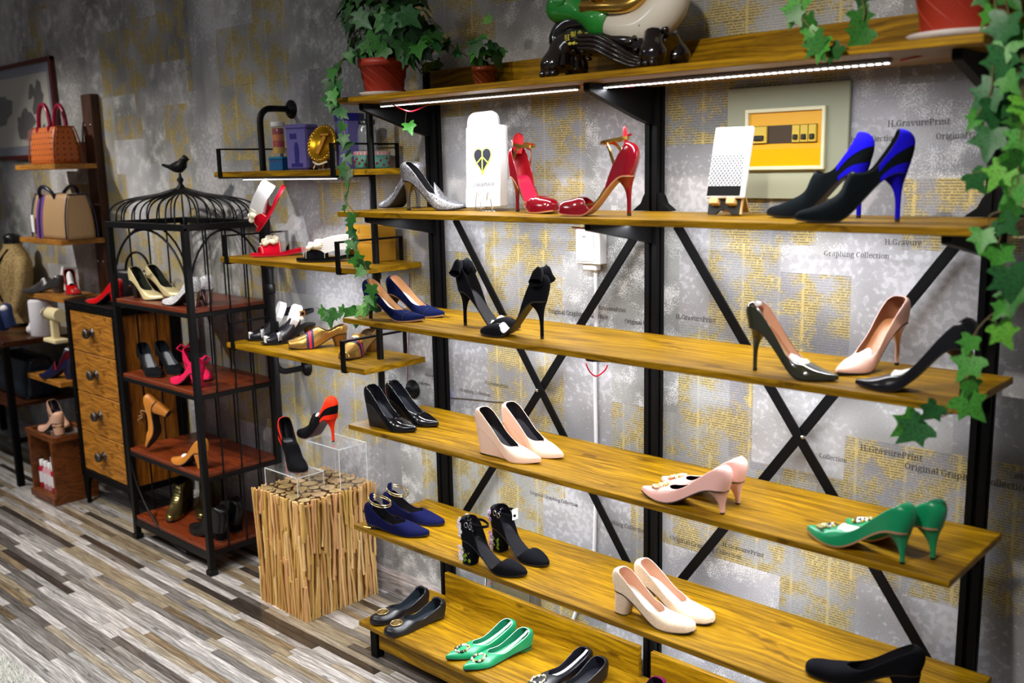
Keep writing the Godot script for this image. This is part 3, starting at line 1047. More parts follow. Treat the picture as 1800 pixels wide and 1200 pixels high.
# ---------------------------------------------------------------- stool of sticks
func build_stool() -> void:
	var x0 := -1.625
	var x1 := -1.315
	var z0 := 0.045
	var z1 := 0.385
	var h := 0.462
	var cx := (x0 + x1) / 2
	var cz := (z0 + z1) / 2
	var hx := (x1 - x0) / 2
	var hz := (z1 - z0) / 2
	var t := thing("stick_stool", "square stool clad in upright driftwood sticks with a log-slice top", "stool", Vector3(cx, 0, cz))
	part(t, "core", MB.new().box(Vector3(0, 0.01 + (h - 0.02) / 2, 0), Vector3(2 * hx - 0.05, h - 0.03, 2 * hz - 0.05)).done(), mat(rgb(196, 150, 84), 0.85))
	var cols := []
	for c in [rgb(226, 186, 122), rgb(212, 166, 102), rgb(196, 150, 84), rgb(234, 200, 140), rgb(220, 168, 114), rgb(206, 166, 86)]:
		cols.append(mat(c, 0.8))
	var r := RandomNumberGenerator.new()
	r.seed = 8
	# a few stick shapes, made once
	var shapes := []
	for i in 10:
		var pts := []
		var rad := []
		var r0 := r.randf_range(0.0046, 0.0064)
		var off := Vector2.ZERO
		for k in 6:
			off += Vector2(r.randf_range(-0.0032, 0.0032), r.randf_range(-0.0016, 0.0016))
			pts.append(Vector3(off.x, k / 5.0, off.y))
			rad.append(r0 * r.randf_range(0.85, 1.15))
		shapes.append(MB.new().tube(pts, rad, 6).done())
	var rest := MB.new()
	var count := 0
	for face in 4:   # 0 front (+z), 1 right (+x), 2 left, 3 back
		var wide := hx if face in [0, 3] else hz
		var n := int(2 * wide / 0.0112)
		for i in n:
			var u := -wide + 2 * wide * (i + 0.5) / n
			var y := 0.0
			var row := 0
			while y < h - 0.03:
				var long := r.randf_range(0.13, 0.30)
				if row == 0:
					long = r.randf_range(0.08, 0.3)
				if y + long > h - 0.07:
					long = h - y - r.randf_range(-0.004, 0.006)
				var lean := r.randf_range(-0.06, 0.06)
				if r.randf() < 0.12:
					lean *= 2.6
				var out := r.randf_range(-0.001, 0.005) + 0.004
				var uu := u + r.randf_range(-0.002, 0.002)
				var p: Vector3
				var up: Vector3
				match face:
					0:
						p = Vector3(uu, y, hz - 0.008 + out)
						up = Vector3(lean, 1, 0)
					1:
						p = Vector3(hx - 0.008 + out, y, uu)
						up = Vector3(0, 1, lean)
					2:
						p = Vector3(-hx + 0.008 - out, y, uu)
						up = Vector3(0, 1, lean)
					_:
						p = Vector3(uu, y, -hz + 0.008 - out)
						up = Vector3(lean, 1, 0)
				up = up.normalized()
				var side := up.cross(Vector3(0, 0, 1)).normalized()
				if side.length() < 0.5:
					side = Vector3.RIGHT
				var bas := Basis(side, up * long, side.cross(up)).rotated(Vector3.UP, 0.0)
				var k := r.randi() % 10
				if face < 2 and count < 300:
					var o := part(t, "stick", shapes[k], cols[r.randi() % 6])
					o.transform = Transform3D(bas, p)
					count += 1
				else:
					rest.tube([p, p + up * long * 0.5 + side * 0.001, p + up * long], 0.0044, 5)
				y += long * r.randf_range(0.86, 1.0)
				row += 1
	var st := part(t, "sticks", rest.done(), cols[1])
	st.set_meta("kind", "stuff")
	# round log slices filling the top
	part(t, "top_bed", MB.new().box(Vector3(0, h - 0.020, 0), Vector3(2 * hx - 0.012, 0.008, 2 * hz - 0.012)).done(), mat(rgb(170, 130, 76), 0.9))
	var bark := mat(rgb(92, 66, 40), 0.85)
	var faces := []
	for c in [rgb(214, 186, 128), rgb(196, 166, 108), rgb(206, 172, 126), rgb(180, 152, 96)]:
		faces.append(mapped(c, 0.7, 0.0, tex_floor, Vector3(9, 9, 9)))
	var placed := []
	var tries := 0
	while placed.size() < 62 and tries < 6000:
		tries += 1
		var rad := r.randf_range(0.026, 0.036) if tries < 160 else (r.randf_range(0.016, 0.024) if tries < 1600 else r.randf_range(0.008, 0.013))
		var p := Vector2(r.randf_range(-hx + rad + 0.004, hx - rad - 0.004), r.randf_range(-hz + rad + 0.004, hz - rad - 0.004))
		var ok := true
		for q in placed:
			if p.distance_to(q[0]) < rad + q[1] + 0.0012:
				ok = false
				break
		if ok:
			placed.append([p, rad])
	for q in placed:
		var rows := [[], [], [], []]
		var ph := r.randf() * TAU
		for k in 16:
			var a := TAU * k / 16
			var rr: float = q[1] * (1.0 + 0.07 * sin(2 * a + ph) + 0.04 * sin(3 * a - ph))
			var d := Vector3(cos(a), 0, sin(a))
			rows[0].append(d * rr + Vector3(0, -0.016, 0))
			rows[1].append(d * rr + Vector3(0, -0.001, 0))
			rows[2].append(d * rr * 0.95)
			rows[3].append(Vector3(0, 0.0004, 0))
		var o := part(t, "log_slice", MB.new().grid([rows[1], rows[2], rows[3]], 0, true, true).done(), faces[r.randi() % 4], Vector3(q[0].x, h - 0.001 + r.randf_range(-0.0015, 0.0015), q[0].y))
		part(o, "bark", MB.new().grid([rows[0], rows[1]], 0, true, true).done(), bark)


# ---------------------------------------------------------------- shoes
func curve(pts: Array, s: float) -> float:
	# smooth curve through (s, value) points
	var n := pts.size()
	if s <= pts[0][0]:
		return pts[0][1]
	for i in n - 1:
		if s <= pts[i + 1][0]:
			var a = pts[i]
			var b = pts[i + 1]
			var p = pts[maxi(i - 1, 0)]
			var q = pts[mini(i + 2, n - 1)]
			var h: float = b[0] - a[0]
			var t: float = (s - a[0]) / h
			var m0: float = (b[1] - p[1]) / maxf(b[0] - p[0], 0.001) * h
			var m1: float = (q[1] - a[1]) / maxf(q[0] - a[0], 0.001) * h
			return a[1] * (1.0 - 3 * t * t + 2 * t * t * t) + m0 * (t - 2 * t * t + t * t * t) + b[1] * (3 * t * t - 2 * t * t * t) + m1 * (t * t * t - t * t)
	return pts[n - 1][1]


# A shoe last as functions of s, 0 at the heel and 1 at the toe tip; x = s * L forward, y up, z to the side.
class Last:
	var L := 0.23
	var H := 0.08
	var st := 0.003       # sole thickness
	var toe := "point"
	var throat := 0.68
	var wide := 0.037
	var heel_w := 0.029
	var counter := 0.056   # heel rim above the foot
	var waist := 0.029     # rim at the waist
	var vamp := 0.036      # crown at the throat
	var tip := 0.016       # crown near the toe
	var rims := []         # (s, height over the foot) overrides the rim heights
	var open_d := 0.16     # how far back the throat curve reaches
	var bow := 0.0         # sideways curve of the foot
	var flat_end := 0.65
	var spring := 0.006
	var plat := 0.0
	var owner: Node

	func foot(s: float) -> float:
		var t := clampf((s - 0.10) / (flat_end - 0.10), 0.0, 1.0)
		var e := t * t * (3.0 - 2.0 * t)
		var k := maxf(0.0, (s - 0.74) / 0.26)
		return st + plat + H * (1.0 - e) + spring * k * k

	func half(s: float) -> float:
		var w: float
		match toe:
			"point":
				w = owner.curve([[0.06, heel_w * 0.93], [0.14, heel_w], [0.4, wide * 0.72], [0.62, wide * 0.97], [0.72, wide], [0.82, wide * 0.78], [0.91, wide * 0.46], [0.97, wide * 0.2], [1.0, wide * 0.1]], s)
			"almond":
				w = owner.curve([[0.06, heel_w * 0.93], [0.14, heel_w], [0.4, wide * 0.74], [0.64, wide * 0.98], [0.74, wide], [0.86, wide * 0.78], [0.94, wide * 0.52], [0.98, wide * 0.32], [1.0, wide * 0.2]], s)
			"square":
				w = owner.curve([[0.06, heel_w * 0.93], [0.14, heel_w], [0.4, wide * 0.76], [0.66, wide], [0.78, wide * 0.98], [0.9, wide * 0.76], [0.97, wide * 0.62], [1.0, wide * 0.56]], s)
			_:
				w = owner.curve([[0.06, heel_w * 0.93], [0.14, heel_w], [0.4, wide * 0.78], [0.66, wide], [0.76, wide * 0.99], [0.88, wide * 0.84], [0.95, wide * 0.68], [1.0, wide * 0.52]], s)
		if s < 0.09:
			var q := 1.0 - s / 0.09
			w *= sqrt(maxf(1.0 - q * q, 0.0))
		var e := 0.012 if toe == "point" else (0.03 if toe == "almond" else (0.02 if toe == "square" else 0.055))
		if s > 1.0 - e:
			var q := (s - (1.0 - e)) / e
			w *= sqrt(maxf(1.0 - q * q, 0.0))
		return w

	func rim(s: float) -> float:
		# height of the rim, or of the crown where the shoe is closed, over the foot
		var pts := rims
		if pts.is_empty():
			pts = [[0.0, counter * 1.06], [0.03, counter * 1.03], [0.10, counter * 0.90], [0.26, lerpf(counter, waist, 0.72)], [0.44, waist], [throat - 0.06, vamp * 0.93], [throat, vamp], [lerpf(throat, 1.0, 0.35), lerpf(vamp, tip, 0.45)], [lerpf(throat, 1.0, 0.75), tip * 1.1], [0.985, tip * 0.72], [1.0, tip * 0.35]]
		return maxf(owner.curve(pts, s), 0.002)

	func opening(s: float) -> float:
		if s >= throat:
			return 0.0
		var w := half(s)
		var o := maxf(w - 0.0012, 0.0)
		o *= lerpf(0.88, 1.0, clampf(s / 0.3, 0.0, 1.0))   # the collar leans in at the heel
		o *= pow(clampf((throat - s) / open_d, 0.0, 1.0), 0.5)
		return o

	func side_shift(s: float) -> float:
		return bow * sin(PI * clampf((s - 0.15) / 0.85, 0.0, 1.0))

	func at(s: float, th: float, side: int, inset := 0.0) -> Vector3:
		# th 0 at the sole, 1 at the rim
		var w := half(s)
		var o := opening(s)
		var a := th * PI / 2
		var y0 := foot(s)
		var r := rim(s)
		var k := 0.62 if o <= 0.0005 else 0.8
		var z := o + (w - o) * pow(maxf(cos(a), 0.0), k)
		var y := y0 + r * pow(sin(a), 0.9)
		# the heel counter bulges out behind, then leans in
		var back := clampf(1.0 - s / 0.22, 0.0, 1.0)
		var x := s * L + back * back * (r * (0.22 * th * th - 0.20 * sin(PI * th)))
		if inset != 0.0:
			z = maxf(z - inset, 0.0)
			y -= inset * sin(a) * (1.0 if o < 0.0005 else 0.12)
			x += inset * back * back
		return Vector3(x, y, z * side + side_shift(s))


func stations(a: float, b: float, n: int) -> Array:
	var out := []
	for i in n + 1:
		out.append(lerpf(a, b, 0.5 - 0.5 * cos(PI * i / n)))
	return out


func shell(l: Last, s0: float, s1: float, t0 := 0.0, t1 := 1.0, inset := 0.0, ns := 40, nt := 9, only := 0) -> MB:
	var b := MB.new()
	var ss := stations(s0, s1, ns)
	for side in [-1, 1]:
		if only != 0 and side != only:
			continue
		var rows := []
		for s in ss:
			var row := []
			for j in nt + 1:
				row.append(l.at(s, lerpf(t0, t1, float(j) / nt), side, inset))
			rows.append(row)
		b.grid(rows, 0, side < 0)
	return b


func rim_strip(l: Last, s0: float, s1: float, ns := 40, w := 0.0016) -> MB:
	var b := MB.new()
	for side in [-1, 1]:
		var rows := [[], [], []]
		for s in stations(s0, s1, ns):
			var p := l.at(s, 1.0, side)
			var q := l.at(s, 1.0, side, w)
			rows[0].append(p)
			rows[1].append((p + q) / 2 + Vector3(0, 0.0009, 0))
			rows[2].append(q)
		b.grid(rows, 0, side > 0)
	return b


func footbed(l: Last, s0: float, s1: float, lift: float, trim: float, thick := 0.0, ns := 34) -> MB:
	var b := MB.new()
	var rows := []
	var low := []
	for s in stations(s0, s1, ns):
		var w := maxf(l.half(s) - trim, 0.0005)
		var row := []
		var y := l.foot(s) + lift
		for k in 7:
			var u := k / 6.0 * 2.0 - 1.0
			row.append(Vector3(s * l.L, y + 0.0015 * u * u, w * u + l.side_shift(s)))
		rows.append(row)
		low.append([Vector3(s * l.L, y - thick, -w * 0.96 + l.side_shift(s)), Vector3(s * l.L, y - thick, w * 0.96 + l.side_shift(s))])
	b.grid(rows, 0, true)
	if thick > 0.0:
		b.grid(low, 0, false)
		var e0 := []
		var e1 := []
		for i in rows.size():
			e0.append([rows[i][0], low[i][0]])
			e1.append([rows[i][6], low[i][1]])
		b.grid(e0, 1, false)
		b.grid(e1, 1, true)
		b.quad(rows[0][0], rows[0][6], low[0][1], low[0][0])
		var n := rows.size() - 1
		b.quad(rows[n][6], rows[n][0], low[n][0], low[n][1])
	return b


func heel_loft(l: Last, seat: float, bx: float, bl: float, bw: float, power: float, tip_h := 0.006, square := 2.4, y_from := 0.0, y_to := 1.0) -> MB:
	# from under the seat down to a foot of half length bl and half width bw at x = bx; power > 1 thins fast
	var b := MB.new()
	var rows := []
	var n := 20
	var m := 14
	var v0 := y_from
	for k in m + 1:
		var v := lerpf(v0, y_to, float(k) / m)
		var e := 1.0 - pow(1.0 - v, power)
		var row := []
		for i in n:
			var a := TAU * i / n
			var ca := signf(cos(a)) * pow(absf(cos(a)), 2.0 / square)
			var sa := signf(sin(a)) * pow(absf(sin(a)), 2.0 / square)
			var sx := seat * 0.5 + ca * seat * 0.5
			var w0 := l.half(clampf(sx, 0.012, 1.0)) * 0.97
			var top := Vector3(sx * l.L - 0.002 * (1.0 - sx / seat), l.foot(sx) - l.st * 0.6, w0 * (absf(sa) if absf(sa) < 1.0 else 1.0) * signf(sa) + l.side_shift(sx))
			var bot := Vector3(bx + ca * bl, 0.0, sa * bw)
			var p := Vector3(lerpf(top.x, bot.x, e), lerpf(top.y, 0.0, v), lerpf(top.z, bot.z, e))
			row.append(p)
		rows.append(row)
	b.grid(rows, 0, false, true)
	var c := Vector3(bx, 0, 0)
	if y_to >= 1.0:
		for i in n:
			b.tri(c, rows[m][(i + 1) % n], rows[m][i])
	return b


func put_shoe(t: Node3D, l: Last, hx: float, heel: Vector3, toe: Vector3, side: int, flip_label := false) -> void:
	# local (hx, 0, 0) goes to the heel's place, the toe points at the toe's place
	var d := toe - heel
	d.y = 0
	d = d.normalized()
	t.transform = Transform3D(Basis(d, Vector3.UP, d.cross(Vector3.UP)), heel - d * hx)


# The usual court shoe. q: settings of the last and colours. Returns [thing, last].
func court_shoe(called: String, label: String, group: String, q: Dictionary) -> Array:
	var l := Last.new()
	l.owner = self
	for k in q:
		if k in l:
			l.set(k, q[k])
	var t := thing(called, label, "shoe", Vector3.ZERO, 0.0, group)
	var up: Material = q.upper
	var lin: Material = q.get("lining", mat(rgb(60, 50, 46), 0.7))
	var ins: Material = q.get("insole", lin)
	var sole: Material = q.get("sole", mat(rgb(34, 28, 26), 0.6))
	var b := shell(l, 0.0, 1.0, 0.0, 1.0, 0.0, 46, 9)
	var u := part(t, "upper", b.done(), up)
	part(u, "topline", rim_strip(l, 0.0, l.throat, 36).done(), q.get("trim", up))
	part(t, "lining", shell(l, 0.004, minf(l.throat + 0.14, 0.96), 0.0, 1.0, 0.0016, 34, 6).done(), lin)
	part(t, "insole", footbed(l, 0.015, 0.9, 0.0028, 0.0022).done(), ins)
	part(t, "outsole", footbed(l, 0.004, 0.995, 0.0006, -0.0006, l.st).done(), sole)
	var hm: Material = q.get("heel", up)
	match q.get("kind", "stiletto"):
		"stiletto":
			var bx: float = q.get("bx", 0.014)
			part(t, "heel", heel_loft(l, 0.21, bx, q.get("bl", 0.0052), q.get("bw", 0.0052), q.get("power", 4.6), 0.0, 2.2, 0.0, 0.93).done(), hm)
			part(t, "heel_tip", heel_loft(l, 0.21, bx, q.get("bl", 0.0052), q.get("bw", 0.0052), q.get("power", 4.6), 0.0, 2.2, 0.93, 1.0).done(), q.get("tipmat", M.tip))
		"block":
			part(t, "heel", heel_loft(l, 0.27, q.get("bx", 0.026), q.get("bl", 0.022), q.get("bw", 0.022), q.get("power", 1.3), 0.0, 2.8, 0.0, 0.95).done(), hm)
			part(t, "heel_tip", heel_loft(l, 0.27, q.get("bx", 0.026), q.get("bl", 0.022), q.get("bw", 0.022), q.get("power", 1.3), 0.0, 2.8, 0.95, 1.0).done(), q.get("tipmat", M.tip))
		"wedge":
			var wb := MB.new()
			for side in [-1, 1]:
				var rows := []
				for s in stations(0.002, 0.62, 30):
					var w := l.half(s)
					var row := []
					for k in 7:
						var v := k / 6.0
						row.append(Vector3(s * l.L + v * 0.012 * (1.0 - clampf(s / 0.3, 0.0, 1.0)), lerpf(l.foot(s) - 0.001, 0.003, v), (w * lerpf(0.98, 0.88, v)) * side + l.side_shift(s)))
					rows.append(row)
				wb.grid(rows, 0, side > 0)
			part(t, "wedge_heel", wb.done(), hm)
			var gb := MB.new()
			var lo := []
			for s in stations(0.002, 0.66, 20):
				var w := l.half(s) * 0.9
				var x: float = s * l.L + 0.012 * (1.0 - clampf(s / 0.3, 0.0, 1.0))
				lo.append([Vector3(x, 0.0, -w), Vector3(x, 0.0035, -w), Vector3(x, 0.0035, w), Vector3(x, 0.0, w)])
			gb.grid(lo, 1, true, true)
			part(t, "wedge_sole", gb.done(), q.get("tipmat", M.tip))
		"flat":
			part(t, "heel", heel_loft(l, 0.26, 0.028, 0.026, 0.022, 1.0, 0.0, 2.6).done(), hm)
	return [t, l]


func cluster(parent: Node3D, called: String, centre: Vector3, nrm: Vector3, fwd: Vector3, rx: float, rz: float, ring: bool, n: int, size: float, cols: Array, seed_: int) -> void:
	# a brooch: stones laid on an oval, as a ring or a heap; one mesh per colour
	var r := RandomNumberGenerator.new()
	r.seed = seed_
	var side := nrm.cross(fwd).normalized()
	fwd = side.cross(nrm).normalized()
	var bs := []
	for c in cols:
		bs.append(MB.new())
	for i in n:
		var a := TAU * i / n + r.randf_range(-0.1, 0.1)
		var k := r.randf_range(0.78, 1.05) if ring else sqrt(r.randf())
		var p := centre + fwd * cos(a) * rx * k + side * sin(a) * rz * k + nrm * (size * (0.35 if ring else 0.35 + 0.6 * (1.0 - k)))
		var s := size * r.randf_range(0.65, 1.15)
		bs[r.randi() % bs.size()].ball(p, Vector3(s, s, s), 7, 5)
	for i in bs.size():
		part(parent, called, bs[i].done(), cols[i])


func crown_frame(l: Last, s: float) -> Array:
	# place, normal and forward direction on the vamp's crest
	var p := l.at(s, 1.0, 1)
	var f := (l.at(s + 0.03, 1.0, 1) - l.at(s - 0.03, 1.0, 1)).normalized()
	p.z = l.side_shift(s)
	f.z = 0
	f = f.normalized()
	return [p, Vector3(-f.y, f.x, 0), f]


func insert_paper(t: Node3D, l: Last, s0: float, s1: float, lift: float, fat := 0.9) -> void:
	# the white paper stuffed in the toe, its rounded end showing in the opening
	var b := MB.new()
	var rows := []
	for i in 15:
		var u := i / 14.0
		var s := lerpf(s0, s1, u)
		var e := sqrt(maxf(1.0 - pow(1.0 - minf(u / 0.45, 1.0), 2.0), 0.0))
		var w := maxf((l.half(s) - 0.003) * fat * e, 0.0004)
		var hgt := maxf(minf(lift, l.rim(s) + (0.005 if s < l.throat else -0.003)) * (0.35 + 0.65 * e), 0.002)
		var row := []
		for k in 13:
			var a := PI * k / 12
			row.append(Vector3(s * l.L, l.foot(s) + 0.003 + hgt * sin(a), w * cos(a) + l.side_shift(s)))
		rows.append(row)
	b.grid(rows, 0, true)
	part(t, "stuffing_paper", b.done(), M.paper)


func strap(t: Node3D, called: String, pts: Array, wide: float, thick: float, m: Material, closed := false) -> MeshInstance3D:
	var fine := smooth_path(pts, 6, closed)
	return part(t, called, ribbon(fine, wide, thick, closed).done(), m)


func smooth_path(pts: Array, per: int, closed := false) -> Array:
	var out := []
	var n := pts.size()
	for i in (n if closed else n - 1):
		var a: Vector3 = pts[(i - 1 + n) % n] if closed or i > 0 else pts[0]
		var b: Vector3 = pts[i]
		var c: Vector3 = pts[(i + 1) % n]
		var d: Vector3 = pts[(i + 2) % n] if closed or i < n - 2 else pts[n - 1]
		for k in per:
			out.append(b.cubic_interpolate(c, a, d, float(k) / per))
	if not closed:
		out.append(pts[n - 1])
	return out


func ribbon(pts: Array, wide: float, thick: float, closed := false) -> MB:
	# a flat band whose width stands mostly upright
	var b := MB.new()
	var n := pts.size()
	var rows := []
	for i in n:
		var a: Vector3 = pts[(i - 1 + n) % n] if closed or i > 0 else pts[0]
		var c: Vector3 = pts[(i + 1) % n] if closed or i < n - 1 else pts[n - 1]
		var tan_ := (c - a).normalized()
		var side := tan_.cross(Vector3.UP)
		if side.length() < 0.05:
			side = Vector3(0, 0, 1)
		side = side.normalized()
		var up := side.cross(tan_).normalized()
		var p: Vector3 = pts[i]
		rows.append([p + up * wide / 2 + side * thick / 2, p - up * wide / 2 + side * thick / 2, p - up * wide / 2 - side * thick / 2, p + up * wide / 2 - side * thick / 2])
	if closed:
		rows.append(rows[0])
	b.grid(rows, -1, false, true)
	if not closed:
		var e = rows[0]
		b.quad(e[0], e[1], e[2], e[3])
		e = rows[rows.size() - 1]
		b.quad(e[3], e[2], e[1], e[0])
	return b


const WALLSIDE := ", the one nearer the wall"
const FRONTSIDE := ", the one nearer the shelf edge"


func pair(called: String, label: String, group: String, q: Dictionary, y: float, spots: Array, extra = null, hx := 0.014) -> Array:
	var out := []
	for i in spots.size():
		var p = spots[i]
		var heel := spot(p[0], y, p[1])
		var toe := spot(p[2], y, p[3])
		var lab: String = label
		if p.size() > 4:
			lab += p[4]
		elif spots.size() > 1:
			lab += FRONTSIDE if i == 0 else WALLSIDE
		var q2 := q.duplicate()
		q2.bow = 0.004 * (1 if i == 0 else -1)
		var r := court_shoe(called, lab, group, q2)
		put_shoe(r[0], r[1], hx, heel, toe, 1)
		if extra != null:
			extra.call(r[0], r[1], i)
		out.append(r)
	return out


func build_shoes() -> void:
	var black_suede := suede(rgb(8, 9, 15))
	var black_leather := mat(rgb(20, 20, 24), 0.32)
	var tan_lining := mat(rgb(214, 170, 124), 0.6)
	var nude_lining := mat(rgb(205, 160, 132), 0.6)
	var pale_insole := mat(rgb(232, 222, 210), 0.55)
	var dark := mat(rgb(22, 20, 24), 0.5)
	# ---------------- second shelf
	var Y: float = SH[1]
	var glit := mapped(rgb(232, 230, 232), 0.42, 0.5, tex_glitter, Vector3.ONE * 4.0)
	var silver := {"upper": glit, "heel": mat(rgb(130, 130, 136), 0.3, 0.9), "lining": dark, "H": 0.088, "L": 0.215, "toe": "almond", "throat": 0.6, "kind": "stiletto", "bl": 0.006, "bw": 0.007, "counter": 0.056, "vamp": 0.042, "waist": 0.030}
	var tongue := func(t: Node3D, l: Last, _i: int) -> void:
		# the loafer tongue that stands up at the throat
		var b := MB.new()
		var rows := []
		for k in 9:
			var u := k / 8.0
			var row := []
			for j in 9:
				var v := j / 8.0 * 2.0 - 1.0
				var w := 0.029 * sqrt(maxf(1.0 - pow(maxf(u - 0.2, 0.0) / 0.8, 2.0), 0.0)) + 0.0005
				row.append(Vector3(l.L * 0.72 - u * 0.050, l.foot(0.72) + 0.022 + u * 0.062 - v * v * 0.016, w * v))
			rows.append(row)
		b.grid(rows)
		part(t, "tongue", b.done(), glit)
	pair("glitter_pump", "silver glitter loafer pump with a mirror heel", "silver glitter pumps", silver, Y, [[719, 0.285, 828, 0.21, ", its toe towards the white paper bag"], [736, 0.18, 640, 0.17, ", its toe towards the hanging ivy"]], tongue)
	var rp := patent(rgb(122, 4, 22))
	var red_in := mat(rgb(156, 8, 24), 0.5)
	var sandal := {"upper": rp, "lining": red_in, "insole": mat(rgb(166, 24, 58), 0.35), "sole": mat(rgb(214, 160, 120), 0.5), "H": 0.098, "L": 0.205, "toe": "round", "wide": 0.036, "throat": 0.66, "open_d": 0.08, "bl": 0.0055, "bw": 0.0055, "st": 0.002, "tip": 0.02,
		"rims": [[0.0, 0.085], [0.05, 0.08], [0.12, 0.066], [0.22, 0.048], [0.30, 0.026], [0.36, 0.006], [0.54, 0.004], [0.58, 0.026], [0.66, 0.046], [0.8, 0.042], [0.93, 0.033], [1.0, 0.018]]}
	var straps := func(t: Node3D, l: Last, _i: int) -> void:
		var top := l.at(0.0, 1.0, 1)
		var tab := MB.new()
		var rows := []
		for k in 8:
			var u := k / 7.0
			var w := 0.013 + 0.005 * sin(u * PI * 0.9)
			if u > 0.8:
				w *= sqrt(maxf(1.0 - pow((u - 0.8) / 0.21, 2.0), 0.0))
			var row := []
			for j in 7:
				var v := j / 6.0 * 2.0 - 1.0
				row.append(Vector3(top.x - 0.002 + v * v * 0.004 + u * 0.006, top.y - 0.02 + u * 0.058, w * v))
			rows.append(row)
		tab.grid(rows)
		part(t, "heel_tab", tab.done(), red_in)
		var ay := top.y + 0.006
		var loop := []
		for k in 14:
			var a := TAU * k / 14
			loop.append(Vector3(top.x + 0.034 - 0.037 * cos(a), ay - 0.012 * (1.0 - cos(a)) * 0.5 + 0.004, 0.030 * sin(a)))
		strap(t, "ankle_strap", loop, 0.008, 0.002, M.gold, true)
		strap(t, "cross_strap", [Vector3(0.03, l.foot(0.15) + 0.045, 0.026), Vector3(0.055, ay - 0.012, 0.022), Vector3(0.071, ay - 0.008, 0.0), Vector3(0.06, ay - 0.024, -0.02), Vector3(0.044, l.foot(0.2) + 0.034, -0.026)], 0.008, 0.002, M.gold)
		strap(t, "side_strap", [Vector3(0.012, ay + 0.012, 0.016), Vector3(0.05, ay + 0.004, 0.03), Vector3(0.073, ay - 0.01, 0.006), Vector3(0.068, ay - 0.018, -0.014)], 0.005, 0.0018, rp)
		for s in [-1, 1]:
			strap(t, "waist_strap", [l.at(0.33, 0.4, s), l.at(0.45, 0.9, s) + Vector3(0, 0.003, 0), l.at(0.58, 0.4, s) + Vector3(0, 0.006, 0)], 0.005, 0.002, M.gold)
	pair("ankle_strap_sandal", "dark red patent peep-toe sandal with gold ankle straps", "red patent sandals", sandal, Y, [[910, 0.235, 1002, 0.30, ", its toe away from the paper bag"], [1106, 0.30, 1014, 0.345, ", beside the middle post"]], straps)
	var blue := suede(rgb(22, 12, 200))
	var bootie := {"upper": suede(rgb(7, 14, 18)), "lining": dark, "heel": blue, "H": 0.098, "L": 0.222, "throat": 0.50, "open_d": 0.10, "toe": "almond", "wide": 0.037, "bl": 0.0052, "bw": 0.0052,
		"rims": [[0.0, 0.088], [0.04, 0.082], [0.12, 0.062], [0.2, 0.046], [0.3, 0.037], [0.4, 0.054], [0.46, 0.072], [0.495, 0.083], [0.525, 0.080], [0.57, 0.060], [0.66, 0.047], [0.76, 0.036], [0.86, 0.026], [0.96, 0.016], [1.0, 0.006]]}
	var panels := func(m: Material) -> Callable:
		return func(t: Node3D, l: Last, _i: int) -> void:
			part(t, "heel_panel", shell(l, 0.0, 0.27, 0.42, 1.0, -0.0007, 18, 6).done(), m)
			part(t, "seat_panel", shell(l, 0.0, 0.25, 0.0, 0.14, -0.0007, 18, 3).done(), m)
	pair("shoe_boot", "black suede shoe boot with royal blue heel", "black and blue shoe boots", bootie, Y, [[1577, 0.29, 1400, 0.40], [1509, 0.20, 1336, 0.245]], panels.call(blue))
	# ---------------- third shelf
	Y = SH[2]
	var navy := suede(rgb(11, 22, 66))
	var navyp := {"upper": navy, "lining": tan_lining, "insole": pale_insole, "sole": mat(rgb(170, 130, 96), 0.5), "heel": mat(rgb(70, 46, 34), 0.4), "H": 0.066, "L": 0.22, "throat": 0.64, "bl": 0.006, "bw": 0.006, "power": 2.6, "vamp": 0.032}
	var piping := func(t: Node3D, l: Last, _i: int) -> void:
		for s in [-1, 1]:
			var pts := []
			for k in 7:
				pts.append(l.at(0.73 + 0.05 * absf(k / 6.0 - 0.2), 0.08 + 0.9 * k / 6.0, s, -0.0012))
			part(t, "piping", MB.new().tube(smooth_path(pts, 3), 0.0011, 5).done(), black_leather)
	pair("suede_pump", "navy blue suede pump with black piping and tan lining", "navy suede pumps", navyp, Y, [[652, 0.365, 738, 0.315], [693, 0.255, 786, 0.215]], piping)
	var bowp := {"upper": black_suede, "lining": dark, "H": 0.104, "L": 0.213, "throat": 0.68, "open_d": 0.07, "toe": "almond", "bl": 0.005, "bw": 0.005,
		"rims": [[0.0, 0.076], [0.1, 0.07], [0.2, 0.05], [0.30, 0.024], [0.36, 0.005], [0.56, 0.003], [0.62, 0.016], [0.68, 0.030], [0.8, 0.03], [0.92, 0.02], [1.0, 0.007]]}
	var bow := func(t: Node3D, l: Last, _i: int) -> void:
		var top := l.at(0.0, 1.0, 1)
		for s in [-1, 1]:
			var b := MB.new()
			var rows := []
			for k in 9:
				var u := k / 8.0
				var row := []
				for j in 8:
					var a := TAU * j / 8
					var fat := 0.004 + 0.016 * sin(PI * minf(u * 0.75 + 0.1, 1.0))
					row.append(Vector3(top.x - 0.006 + cos(a) * 0.014 * (0.5 + u), top.y + 0.002 + 0.004 * sin(u * 9.0 + j) + sin(a) * fat * 1.25 - u * u * 0.022, s * (0.003 + u * 0.040)))
				rows.append(row)
			b.grid(rows, 0, s > 0, true)
			part(t, "bow_loop", b.done(), black_suede)
		part(t, "bow_knot", MB.new().ball(top + Vector3(-0.003, 0.004, 0), Vector3(0.009, 0.014, 0.009)).done(), black_suede)
		insert_paper(t, l, 0.52, 0.86, 0.042, 0.9)
	pair("bow_heel", "black suede stiletto with a large bow at the heel", "black bow heels", bowp, Y, [[953, 0.325, 838, 0.375], [818, 0.285, 926, 0.25]], bow)
